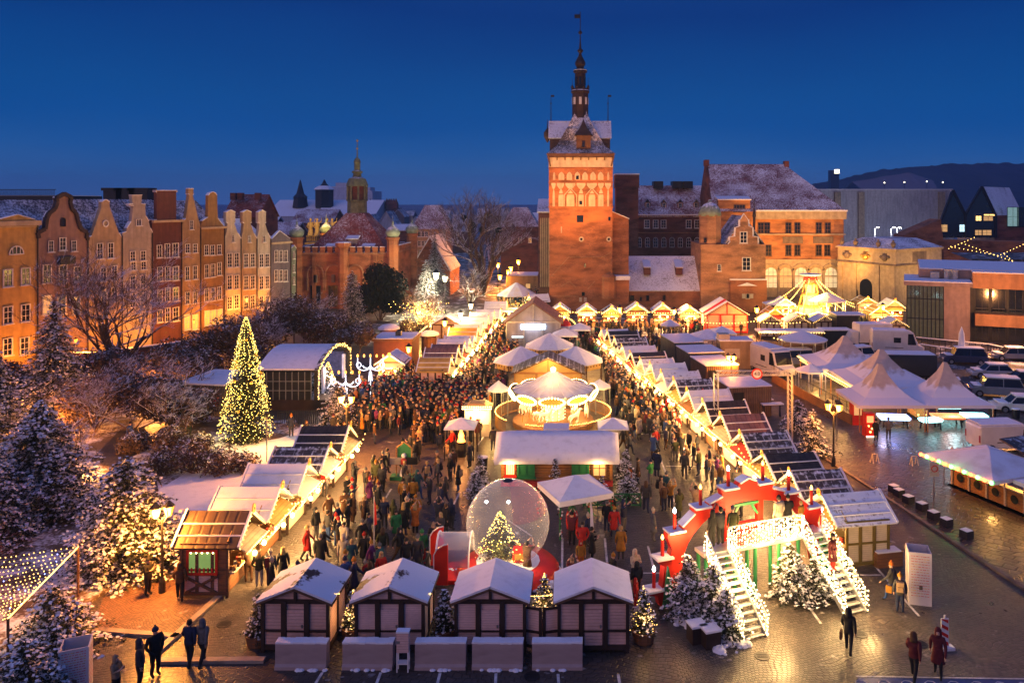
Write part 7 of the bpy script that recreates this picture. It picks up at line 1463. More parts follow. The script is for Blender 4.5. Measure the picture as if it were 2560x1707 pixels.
for x, Y, h, lab, P in ((1549, 104, 3.1, 'single orange lamp above the third wall stall', 420), (1685, 104, 3.0, 'strong orange lamp left of the red hut', 700), (1892, 104, 3.2, 'orange lamp right of the red hut', 600), (1112, 91, 3.4, 'orange lamp before the rear timber hut', 700), (1022, 82, 2.5, 'orange lamp at the brown flat roofed kiosk', 380), (1151, 98, 3.3, 'pale lamp behind the far left stalls', 300), (1177, 104, 3.6, 'white pole lamp over the far left stalls', 300), (2207, 107, 3.2, 'orange lamp before the stone gateway', 700)):
    street_lamp(lab, ax(x, Y), Y, az({1549: 778, 1685: 783, 1892: 779, 1112: 812, 1022: 878, 1151: 791, 1177: 769, 2207: 772}[x], Y) + .3, 1, P, s=1.4, glow='lamp_cream' if 'p' == lab[0] or 'white' in lab else 'lamp_orange', col=WARM if 'pale' in lab or 'white' in lab else ORANGE)
for x, y, Y, lab in ((1245, 667, 165, 'upper left orange lamp in the far street cluster'), (1296, 659, 170, 'upper right orange lamp in the far street cluster'), (1277, 676, 162, 'middle orange lamp in the far street cluster'), (1271, 685, 158, 'lower middle orange lamp in the far street cluster'), (1250, 697, 152, 'lowest orange lamp in the far street cluster')):
    street_lamp(lab, ax(x, Y), Y, az(y, Y) + .3, 1, 900, s=2.0)
street_lamp('dazzling white floodlight pole beside the guild house', ax(1090, 124), 124, az(697, 124) + .4, 1, 2600, (1, .85, .5), 'lamp_cream', s=2.2)
street_lamp('round globe lamp right of the white floodlight', ax(1113, 126), 126, az(700, 126) + .2, 1, 300, (1, .7, .4), 'lamp_cream', s=1.8)
# ---------------------------------------------------------------- containers, truss gate, kiosk
for x0, x1, yb, D, H_, m, lab in ((1687, 1763, 915, 5.6, 2.5, 'cont', 'rear dark container with pink snow on top'), (1722, 1815, 945, 4.2, 2.5, 'cont', 'middle dark container with snow on top'), (1765, 1850, 982, 4.6, 2.5, 'cont_brown', 'lamp lit container next to the truss gate'), (1825, 1935, 1045, 3.6, 2.5, 'cont_brown', 'nearest brown corrugated container behind the bushes')):
    X, Y = gx(x0, yb); w = (x1 - x0) * Y / F; t = T('container', lab, 'container', (X, Y, 0), R(10), 'dark containers behind right row'); MB().box(0, w, 0, D, 0, H_).build('container_body', m, t); MB().box(-.05, w + .05, -.05, D + .05, H_, H_ + .1).build('roof_snow', 'snow', t); MB().box(.3, 1.2, -.04, 0, .1, 2.1).build('door', 'metal_dark', t)
t = T('yellow_kiosk', 'lamp lit yellow box kiosk with notices behind the containers', 'kiosk', (ax(1840, 84), 84, 0)); MB().box(-1.7, 1.7, 0, 2.4, 0, 3.0).build('kiosk_body', 'plaster_tan', t); MB().box(-1.8, 1.8, -.1, 2.5, 3.0, 3.15).build('roof_snow', 'snow', t); MB().box(-1.8, -.6, .3, 1.6, 3.15, 3.7).build('roof_box', 'boards_pale', t); MB().box(-1.2, .4, -.05, 0, 1.2, 2.2).build('notice_panel', 'boards_pale', t)
def truss(b, p, q, w=.3):
    p, q = Vector(p), Vector(q); d = (q - p).normalized(); a = Vector((0, 1, 0)); c = d.cross(a); n = max(2, int((q - p).length / .35)); cs = [a * sy * w / 2 + c * sx * w / 2 for sx in (-1, 1) for sy in (-1, 1)]
    for k in cs: b.beam(p + k, q + k, .05)
    for i in range(n): u, v = p.lerp(q, i / n), p.lerp(q, (i + 1) / n); b.beam(u + cs[0], v + cs[2], .028); b.beam(u + cs[1], v + cs[3], .028)
Yt = 56.5; t = T('truss_gate', 'metal truss gate with round red height limit sign', 'gate', (ax(1890, Yt), Yt, 0)); b = MB(); xl, xr = ax(1790, Yt) - ax(1890, Yt), ax(1975, Yt) - ax(1890, Yt); zt = az(932, Yt)
truss(b, (xl, 0, 0), (xl, 0, zt)); truss(b, (xr, 0, 0), (xr, 0, zt)); truss(b, (xl, 0, zt), (xr, 0, zt)); b.build('truss_frame', 'alu', t)
sx_ = ax(1890, Yt) - ax(1890, Yt); q = MB().lathe([(.01, 0), (.33, 0), (.33, .04), (.01, .04)], 20).build('limit_sign', 'white_paint', t); q.location = (0, -.3, zt); q.rotation_euler = (R(90), 0, 0); r = MB().lathe([(.3, .041), (.4, .041), (.4, -.02), (.3, -.02)], 24).build('sign_rim', 'red_paint', q)
def text(body, size, m, parent, loc, rot=(R(90), 0, 0), align='CENTER', name='lettering', ext=.004):
    c = bpy.data.curves.new('t', 'FONT'); c.body = body; c.size = size; c.align_x = align; c.align_y = 'CENTER'; c.extrude = ext; o = bpy.data.objects.new('t', c); COL.objects.link(o); dg = bpy.context.evaluated_depsgraph_get(); me = bpy.data.meshes.new_from_object(o.evaluated_get(dg)); bpy.data.objects.remove(o); me.materials.clear(); me.materials.append(MATS[m]); k = bpy.data.objects.new(name, me); link(k, parent); k.location = loc; k.rotation_euler = rot; return k
text('4.0', .34, 'black_rubber', t, (0, -.36, zt))
t = T('brown_kiosk', 'brown kiosk with flat snowy roof left of the far stalls', 'kiosk', (ax(985, 84), 84, 0)); MB().box(-2.2, 1.9, 0, 4, 0, 3.0).build('kiosk_body', 'plaster_red', t); MB().box(-2.4, 2.1, -.2, 4.2, 3.0, 3.25).build('roof_edge', 'timber_brown', t); MB().box(-2.3, 2.0, -.1, 4.1, 3.25, 3.33).build('roof_snow', 'snow', t); MB().box(-.2, .4, 1.5, 2.1, 3.3, 3.8).build('chimney', 'metal_dark', t)
t = T('advert_column', 'round snow capped kiosk column behind the brown kiosk', 'column', (ax(972, 96), 96, 0)); MB().lathe([(1.0, 0), (1.0, 2.4)], 12).build('drum', 'brick_pale', t); MB().lathe([(1.35, 2.4), (1.3, 2.6), (.8, 2.9), (.1, 3.0)], 14).build('snow_cap', 'snow', t)
for x, y, lab in ((1102, 815, 'small snow topped round kiosk near the orange lamp'), (1072, 838, 'dark round kiosk with snow cap near the brown kiosk')):
    X, Y = gx(x, y + 40); t = T('round_kiosk', lab, 'kiosk', (X, Y, 0)); MB().lathe([(.9, 0), (.9, 2.0)], 12).build('drum', 'timber_brown', t); MB().lathe([(1.3, 2.0), (1.25, 2.2), (.6, 2.45), (.1, 2.5)], 12).build('snow_cap', 'snow', t)
# ---------------------------------------------------------------- small things in front
def info_box(label, x, y, w, h, rz, seed, wall='boards_info'):
    X, Y = gx(x, y); t = T('info_column', label, 'info column', (X, Y, 0), rz, 'open topped printed info columns'); th = .035; b = MB(); a = w / 2
    b.box(-a, a, -a, -a + th, 0, h).box(-a, a, a - th, a, 0, h).box(-a, -a + th, -a + th, a - th, 0, h).box(a - th, a, -a + th, a - th, 0, h).build('panel', 'white_board', t); MB().box(-a + th, a - th, -a + th, a - th, .05, .08).build('floor_plate', 'plaster_cool', t); g = random.Random(seed); f = MB()
    for i in range(16):
        z = h * (.93 - .05 * i); n = 0; xx = -a * .8
        while xx < a * .75: l = g.uniform(.04, .14); f.box(xx, min(xx + l, a * .8), -a - .004, -a + .0, z - .012, z + .012, 0 if g.random() < .7 else 1); f.box(a, a + .004, xx, min(xx + l, a * .8), z - .012, z + .012, g.randrange(2)) if i % 2 else 0; xx += l + .03
    f.box(-a * .1, a * .2, -a - .004, -a, h * .3, h * .38, 2); f.build('print', ['goods_red', 'goods_gold', 'stone_dark'], t)
info_box('white printed info column standing near the lit stairs', 2296, 1500, .95, 2.35, R(-14), 3); info_box('white printed info column at the bottom left corner', 190, 1728, .95, 1.8, R(24), 4)
t = T('warning_beacon', 'red and white striped beacon on a snowy foot plate', 'beacon', (*gx(2362, 1622), 0), .1); MB().box(-.35, .35, -.16, .16, 0, .12).build('foot_plate', 'white_paint', t); MB().box(-.16, .16, -.02, .02, .12, 1.25).build('board', 'white_paint', t); s = MB()
for z in (.2, .5, .8, 1.1): s.ext([(-.14, z + .1), (.14, z - .06), (.14, z + .08), (-.14, z + .24 if z < 1 else 1.24)], -.026, -.02)
s.build('red_stripe', 'red_paint', t); MB().box(-.03, .03, -.03, .03, 1.25, 1.38).build('handle', 'white_paint', t)
for i, (x, y) in enumerate(((2235, 1225), (2247, 1235), (2271, 1252), (2305, 1270), (2334, 1292), (2366, 1310), (2416, 1340))):
    X, Y = gx(x, y + 8); t = T('stone_cube', ['rearmost dark stone cube of the kerb row', 'dark stone cube close in front of the rearmost one', 'third dark stone cube from the rear of kerb row', 'middle dark stone cube along the kerb', 'dark stone cube past the middle of the kerb row', 'last but one dark stone cube along the kerb', 'nearest dark stone cube along the pavement kerb'][i], 'bollard', (X, Y, 0), .4, 'dark stone cubes along the kerb'); MB().box(-.25, .25, -.25, .25, 0, .5).build('cube_body', 'dark_stone', t); MB().box(-.23, .23, -.23, .23, .5, .53).build('snow_cap', 'snow_patchy', t); MB().box(-.3, .3, -.3, .3, 0, .06).build('foot', 'kerb', t)
for x, y, h, r, lab, lit in ((645, 1608, 1.6, .55, 'potted fir at the left end of the front huts', 0), (883, 1590, 1.5, .5, 'dark potted fir with lights between the first two huts', 1), (1112, 1595, 1.6, .6, 'snowy potted fir between the second and third huts', 0), (1361, 1560, 1.7, .6, 'golden lit potted fir behind the folding gate', 1), (1609, 1600, 1.75, .6, 'lit potted fir in a slatted tub right of the last hut', 1)):
    X, Y = gx(x, y); t = T('fir_tub', lab.replace('potted fir', 'tub holding a fir'), 'plant tub', (X, Y, 0), 0, 'tubs between the front huts'); MB().lathe([(.42, 0), (.5, .45), (.44, .46), (.42, .4)], 14).build('tub', 'boards_brown', t); conifer('potted_fir', lab, (X, Y, .38), h, r, int(x), snow=.6 if not lit else .6, group='potted firs between the front huts', shape=.65, dens=2.2)
    if lit: g = random.Random(x); b = MB(); [b.octa((X + (1 - u) * r * math.cos(a), Y + (1 - u) * r * math.sin(a), .5 + h * u), .02) for u, a in ((g.random(), g.random() * 6.28) for _ in range(70))]; tag(b.build('fairy_lights', 'bulb_warm'), 'fairy lights on the ' + lab, 'string lights'); lamp((X, Y - .5, 1.2), 9, WARM, .15)
def photo_stand():
    X, Y = gx(1010, 1196); t = T('photo_stand', 'nutcracker photo stand in house shape on a green base', 'photo stand', (X, Y, 0)); MB().box(-.85, .85, -.35, .35, 0, .22).build('base', 'green_paint', t); f = MB(); pts = [(-.5, .22), (-.5, 2.0), (0, 2.4), (.5, 2.0), (.5, .22)]
    for p, q in zip(pts, pts[1:]): f.beam((p[0], 0, p[1]), (q[0], 0, q[1]), .07)
    f.build('house_outline', 'boards_honey', t); MB().ext([(-.44, .9), (-.44, 1.95), (0, 2.3), (.44, 1.95), (.44, .9)], .05, .09).build('back_panel', 'green_paint', t); d = MB().lathe([(.3, .22), (.24, .5), (.12, .8), (.2, .95)], 10, (0, 0, 0)).build('figure_skirt', 'white_paint', t); MB().lathe([(.2, .95), (.23, 1.25), (.1, 1.35)], 10, (0, -.02, 0)).build('figure_coat', 'goods_red', t); MB().sph((0, -.02, 1.5), .17).build('figure_head', 'tent_clean', t)
    for s in (-1, 1): MB().box(s * .5 - .4, s * .5 + .4, -.1, -.05, .95, 1.4).build('side_sign', 'boards_pale' if s < 0 else 'metal_dark', t)
photo_stand()
for x, y, lab, m in ((455, 1455, 'steel litter bin with snow rim by the brown stall', 'metal_grey'), (472, 1440, 'second litter bin behind the steel one', 'metal_dark'), (1208, 1175, 'wheeled bin left of the log cabin', 'metal_dark'), (1553, 1188, 'wheeled bin right of the log cabin', 'metal_dark'), (2481, 1045, 'dark wheeled bin beside the right marquee', 'metal_dark'), (2540, 1048, 'dark wheeled bin at the right edge of view', 'metal_dark')):
    X, Y = gx(x, y); t = T('litter_bin', lab, 'bin', (X, Y, 0), 0, 'bins about the market'); MB().lathe([(.26, 0), (.3, .8), (.33, .85)], 14).build('bin_body', m, t); MB().lathe([(.33, .85), (.34, .9), (.2, .91)], 14).build('snow_rim', 'snow', t)
t = T('planter_box', 'brown wooden planter with snow beside the olive hut', 'planter', (*gx(2215, 1410), 0), .2); MB().box(-.7, .7, -.35, .35, 0, .7).build('planter_body', 'boards_brown', t); MB().box(-.65, .65, -.3, .3, .7, .76).build('soil_snow', 'snow_patchy', t)
for x, y, lab in ((2187, 1160, 'low fold out sign frame on wet paving, left of two'), (2285, 1166, 'low fold out sign frame on wet paving, right of two')):
    X, Y = gx(x, y); t = T('folding_sign', lab, 'sign', (X, Y, .1), .2, 'fold out sign frames'); b = MB(); [b.beam((s * .22, dy, 0), (s * .18, 0, .6), .05) for s in (-1, 1) for dy in (-.18, .18)]; b.beam((-.18, 0, .6), (.18, 0, .6), .05); b.build('frame', 'boards_pale', t)
for x, y, lab, hh in ((2335, 1275, 'pole with a round no entry style sign board by the canopy', 2.9), (2360, 1215, 'thin pole beside the round sign board', 2.0)):
    X, Y = gx(x, y); t = T('road_sign', lab, 'sign', (X, Y, .0), 0, 'poles before the food pavilion'); MB().tube([(0, 0, 0), (0, 0, hh)], .035, 6).build('pole', 'metal_grey', t)
    if hh > 2.5: MB().box(-.26, .26, -.06, -.03, hh - .9, hh - .1).build('board', 'boards_pale', t); q = MB().lathe([(.15, 0), (.2, 0), (.2, .02), (.15, .02)], 16).build('ring', 'red_paint', t); q.location = (0, -.07, hh - .45); q.rotation_euler = (R(90), 0, 0)
for x, y, h, lab in ((1540, 945, 3.2, 'slim loudspeaker pole beside the dark containers'), (667, 1160, 3.4, 'slim loudspeaker pole behind near left stalls'), (2092, 1105, 3.0, 'pole with a paper notice before the marquee')):
    X, Y = gx(x, y); t = T('speaker_pole', lab, 'pole', (X, Y, 0), 0, 'slim poles in the market'); MB().tube([(0, 0, 0), (0, 0, h)], .035, 6).build('pole', 'metal_grey', t); MB().lathe([(.08, -.15), (.2, .15)], 10, (0, 0, h)).build('speaker', 'metal_dark', t)
t = T('folded_parasol', 'tall folded cream parasol in front of the dark facade', 'parasol', (*gx(2404, 905), 0)); MB().lathe([(.1, .9), (.42, 1.1), (.3, 3.2), (.06, 3.9)], 10).build('folded_cloth', 'tent_clean', t); MB().tube([(0, 0, 0), (0, 0, 4)], .05, 6).build('pole', 'white_paint', t)
t = T('terrace_rail', 'snowy terrace railing around the folded parasol', 'fence', (0, 0, 0)); b = MB(); s = MB()
for a, c in (((2290, 862), (2470, 880)), ((2300, 880), (2460, 905)), ((2470, 880), (2560, 900))): p, q = Vector((*gx(*a), 0)), Vector((*gx(*c), 0)); b.beam(p + Vector((0, 0, .9)), q + Vector((0, 0, .9)), .08); s.beam(p + Vector((0, 0, .98)), q + Vector((0, 0, .98)), .3, .08); [b.beam(p.lerp(q, i / 12), p.lerp(q, i / 12) + Vector((0, 0, .9)), .06) for i in range(13)]
b.build('rail_frame', 'metal_dark', t); s.build('rail_snow', 'snow', t)
t = T('headlight_trail_lamp', 'white lamp strip lying by the olive hut roadside', 'lamp', (*gx(2243, 1290), 0), R(-35)) if False else None
for i, (x, y, c, lab) in enumerate(((935, 1318, 'red_paint', 'tall red pennant flag behind the second front hut'), (1477, 1330, 'white_paint', 'slim pale pennant flag behind the last front hut'))):
    X, Y = gx(x, y + 70); t = T('pennant_flag', lab, 'flag', (X, Y, 0), 0, 'pennants behind the front huts'); MB().tube([(0, 0, 0), (0, 0, 3.0)], .025, 5).build('pole', 'white_paint', t); MB().ext([(0, 1.5), (.15, 1.6), (.1, 2.5), (0, 2.95)], -.012, .012).build('cloth', c, t)

X, Y = ax(1757, 62.5), 62.5; t = T('gnome_cap', 'tall red gnome cap standing over the stall fronts', 'decoration', (X, Y, 0)); MB().tube([(0, 0, 0), (0, 0, 1.9)], .05, 5).build('pole', 'metal_grey', t); MB().lathe([(.34, 1.9), (.3, 2.1), (.16, 2.6), (.02, 3.1)], 12).build('red_cap', 'red_paint', t); MB().lathe([(.36, 1.78), (.4, 1.86), (.36, 1.94)], 12).build('cap_rim', 'tent_clean', t)
X, Y = ax(1411, 100), 100; t = T('round_figure', 'round red and white inflatable figure over the crowd', 'decoration', (X, Y, 0)); MB().sph((0, 0, 1.9), .95, 0, 14, 8).build('red_ball', 'red_paint', t); MB().lathe([(.9, 1.6), (1.02, 1.75), (1.02, 2.05), (.9, 2.2)], 16).build('white_band', 'tent_clean', t); MB().lathe([(.5, 0), (.4, 1)], 10).build('base', 'timber_dark', t)
for x, y, lab in ((1905, 1030, 'snow topped standing table beside the nearest container'), (1930, 1042, 'snow topped standing table right of the first one')):
    X, Y = gx(x, y); t = T('standing_table', lab, 'table', (X, Y, 0), .15, 'snowy standing tables'); MB().box(-.9, .9, -.3, .3, 1.0, 1.05).build('table_top', 'timber_brown', t); MB().box(-.92, .92, -.32, .32, 1.055, 1.15).build('snow_cover', 'snow', t); [MB().beam((a, 0, 0), (a, 0, 1), .08).build('leg', 'metal_dark', t) for a in (-.7, .7)]

g = random.Random(44)
for i, (x, y) in enumerate(((1905, 1640), (2150, 1585), (560, 1560), (1330, 1690), (2300, 1610), (860, 1345))):
    X, Y = gx(x, y); b = MB().lathe([(.3, .0), (.3, .012)], 18); [b.box(-.2, .2, k * .1 - .015, k * .1 + .015, .012, .02) for k in (-1, 0, 1)]; o = b.build('manhole_cover', 'metal_dark'); o.location = (X, Y, .01); tag(o, 'round iron manhole cover ' + ('before the lit stairs', 'beside the info column foot', 'left of the first front hut', 'below the third barrier', 'near the striped beacon', 'amid walkers on the wet square')[i], 'manhole cover')
b = MB()
for i in range(90):
    x, y = g.choice(((g.uniform(600, 1480), g.uniform(1650, 1700)), (g.uniform(1560, 1900), g.uniform(1580, 1690)), (g.uniform(2050, 2500), g.uniform(1480, 1690)), (g.uniform(250, 640), g.uniform(1560, 1690)), (g.uniform(2230, 2480), g.uniform(1240, 1420)))); X, Y = gx(x, y); r = g.uniform(.03, .13); n = 7
    b.add([(X, Y, .03)] + [(X + r * g.uniform(.5, 1.3) * math.cos(k * 2 * PI / n), Y + r * g.uniform(.4, .9) * math.sin(k * 2 * PI / n), .012) for k in range(n)], [(0, k + 1, (k + 1) % n + 1) for k in range(n)])
tag(b.build('slush', 'snow_dirty', fix=False), 'scraps of dirty slush left on the paving', kind='stuff')
# ---------------------------------------------------------------- vehicles
for n, c in dict(silver=(.4, .42, .46), white=(.62, .6, .6), dark=(.03, .03, .035), grey=(.2, .21, .24), navy=(.03, .04, .09)).items(): mat('car_' + n, c, .3, .1, spec=.6)
def wheel_(t, x, y, r=.33):
    w = MB().lathe([(r * .55, -.1), (r, -.09), (r, .09), (r * .55, .1)], 16).build('wheel', 'black_rubber', t); w.location = (x, y, r); w.rotation_euler = (R(90), 0, 0); MB().lathe([(.01, -.105), (r * .58, -.105), (r * .58, .105), (.01, .105)], 12).build('rim', 'metal_grey', w)
def vehicle(name, label, X, Y, rz, kind, colour, cat, group=None):
    t = T(name, label, cat, (X, Y, 0), rz, group); c = 'car_' + colour
    def bev(o, w=.07): m = o.modifiers.new('b', 'BEVEL'); m.width = w; m.segments = 2; m.limit_method = 'ANGLE'; return o
    if kind in ('sedan', 'suv'):
        L, W, H = (2.25, .86, 1.4) if kind == 'sedan' else (2.35, .92, 1.75); zb = .85 if kind == 'sedan' else 1.0
        bev(MB().ext([(-L, .35), (-L - .03, zb - .12), (-L + .25, zb + .02), (L - .85, zb), (L - .12, zb - .17), (L, .5), (L - .05, .3), (-L + .1, .28)], -W, W).build('body', c, t), .1)
        cx0, cx1 = (-L + .45, L - 1.25) if kind == 'sedan' else (-L + .1, L - 1.1)
        bev(hip(MB(), cx0, cx1, -W + .06, W - .06, zb - .02, H - .03, .55 if kind == 'sedan' else .38, .17).build('window', 'glass_dark', t), .04); a, b_ = cx0 + (.5 if kind == 'sedan' else .34), cx1 - (.55 if kind == 'sedan' else .42)
        rf = bev(MB().box(a, b_, -W + .2, W - .2, H - .05, H + .02).build('car_roof', c, t), .03); p = MB(); [p.beam((x0, s * (W - .07), zb), (x1, s * (W - .21), H - .02), .06) for s in (-1, 1) for x0, x1 in ((cx0, a), (cx1, b_), ((cx0 + cx1) / 2, (a + b_) / 2))]; p.build('pillar', c, t)
        bev(MB().box(a - .05, b_ + .05, -W + .2, W - .2, H + .025, H + .12).box(L - 1.15, L - .35, -W + .15, W - .15, zb - .03, zb + .07).build('snow_cover', 'snow', t), .05); hh = .62
        for s in (-1, 1): MB().box(L - .1, L + .02, s * W * .7 - .16, s * W * .7 + .16, hh - .02, hh + .12).build('headlight', 'head_glass', t); MB().box(-L - .05, -L + .02, s * W * .78 - .12, s * W * .78 + .12, hh, hh + .16).build('tail_light', 'tail_red', t); MB().box(cx1 - .1, cx1 + .12, s * (W + .1) - .09, s * (W + .1) + .09, zb, zb + .14).build('mirror', c, t)
        wx = L - .85
    else:
        L, W, H = {'van': (2.5, .98, 2.0), 'camper': (2.9, 1.05, 2.75), 'box': (2.9, 1.1, 2.9), 'truck': (3.2, 1.1, 2.7)}[kind]
        if kind in ('van', 'camper'):
            bev(MB().ext([(-L, .35), (-L, H - .12), (-L + .12, H), (L - 1.75, H), (L - 1.2, H - .12), (L - .62, 1.2), (L - .1, 1.0), (L, .55), (L - .05, .32)], -W, W).build('body', c, t), .1)
            MB().slab((L - 1.1, -W + .12, H - .24), (L - .68, -W + .12, 1.3), (L - .68, W - .12, 1.3), (L - 1.1, W - .12, H - .24), .02).build('windscreen', 'glass_dark', t)
            k = KIDS[t.name][-1]; k.location = (.04, 0, .02)
            for s in (-1, 1): MB().ext([(L - 1.85, 1.2), (L - .9, 1.2), (L - 1.25, H - .3), (L - 1.8, H - .28)], s * (W + .012) - .01, s * (W + .012) + .01).build('window', 'glass_dark', t)
            if kind == 'camper': [MB().box(-.5, .3, s * (W + .012) - .01, s * (W + .012) + .01, 1.4, 2.0).build('window', 'glass_dark', t) for s in (-1, 1)]
            MB().box(-L * .5, L * .2, -W - .02, -W, .78, .84).build('side_strip', 'black_rubber', t)
        else:
            bev(MB().box(-L, L - 1.6, -W, W, .7, H).build('cargo_box', c, t), .04); bev(MB().ext([(L - 1.55, .4), (L - 1.55, 2.1), (L - .75, 2.1), (L - .25, 1.25), (L, 1.1), (L, .4)], -W + .1, W - .1).build('cab', c, t), .08); MB().box(L - 1.3, L - .7, -W + .085, -W + .1, 1.25, 1.9).build('window', 'glass_dark', t)
            MB().box(-L, L - 1.6, -W + .2, W - .2, .45, .7).build('chassis', 'metal_dark', t)
        bev(MB().box(-L + .1, (L - 1.8 if kind in ('van', 'camper') else L - 1.65), -W + .08, W - .08, H + .005, H + .1).build('snow_cover', 'snow', t), .04)
        for s in (-1, 1): MB().box(L - .09, L + .02, s * W * .72 - .16, s * W * .72 + .16, .7, .9).build('headlight', 'head_glass', t); MB().box(-L - .02, -L + .04, s * W * .9 - .07, s * W * .9 + .07, .8, 1.3).build('tail_light', 'tail_red', t)
        wx = L - .8
    for x in (-wx, wx):
        for s in (-1, 1): wheel_(t, x, s * (.84 if kind in ('sedan', 'suv') else .95))
    return t
CG = 'vehicles parked behind the market'
vehicle('delivery_van', 'white panel van parked beside the food pavilion', 31.3, 56.8, PI * .02, 'van', 'white', 'van', CG)
vehicle('delivery_van', 'white van with snowy bonnet behind the rear marquee', ax(1942, 80), 82, R(-70), 'camper', 'white', 'van', CG)
vehicle('box_truck', 'white box truck in front of the half timbered hut', ax(2165, 97), 97, R(185), 'box', 'white', 'truck', CG)
vehicle('camper_van', 'tan lit camper van beside the glazed bay', ax(2250, 92), 93, R(-12), 'camper', 'white', 'van', CG)
vehicle('dark_truck', 'dark truck parked behind the marquee peaks', ax(2262, 78), 79, R(175), 'truck', 'dark', 'truck', CG)
vehicle('parked_car', 'silver saloon car parked on slush at the right', ax(2480, 80), 80, R(172), 'sedan', 'silver', 'car', CG)
vehicle('parked_car', 'dark estate car with snow behind right marquee peak', ax(2330, 76), 73.5, R(160), 'sedan', 'navy', 'car', CG)
vehicle('parked_car', 'black saloon beside the right marquee slope', ax(2375, 70), 70.5, R(-20), 'sedan', 'dark', 'car', CG)
vehicle('parked_car', 'grey people carrier with snowy roof at right edge', ax(2510, 71), 72.5, R(165), 'suv', 'grey', 'car', CG)
vehicle('parked_car', 'white hatchback under snow below the people carrier', ax(2565, 66), 67, R(170), 'sedan', 'white', 'car', CG)
vehicle('parked_car', 'snow covered white car behind the middle marquee peak', ax(2146, 86), 87.5, R(200), 'suv', 'white', 'car', CG)
vehicle('parked_car', 'dark car with snowy bonnet between marquee and dark truck', ax(2178, 82), 83, R(195), 'sedan', 'dark', 'car', CG)
vehicle('parked_car', 'snow covered car behind the white van', ax(1995, 84), 86, R(190), 'suv', 'grey', 'car', CG)
vehicle('parked_car', 'dark grey saloon parked behind the silver one', ax(2540, 88), 89, R(175), 'sedan', 'grey', 'car', CG); vehicle('parked_car', 'navy people carrier near the terrace railing', ax(2420, 86), 87, R(170), 'suv', 'navy', 'car', CG); vehicle('parked_car', 'black hatchback between silver saloon and people carrier', ax(2580, 75), 76.5, R(170), 'sedan', 'dark', 'car', CG)
t = T('storage_box', 'dark storage box with snow near the camper van', 'container', (ax(2092, 97), 97, 0)); MB().box(-1.9, 1.9, 0, 2, 0, 2.0).build('box_body', 'metal_dark', t); MB().box(-1.9, 1.9, 0, 2, 2.0, 2.12).build('snow_cap', 'snow', t)
t = T('storage_box', 'tall dark box truck body left of the white box truck', 'container', (ax(2115, 101), 101, 0)); MB().box(-1.2, 1.6, 0, 3, 0, 3.3).build('box_body', 'metal_dark', t); MB().box(-1.2, 2.6, 0, 3, 3.3, 3.42).build('snow_cap', 'snow', t)

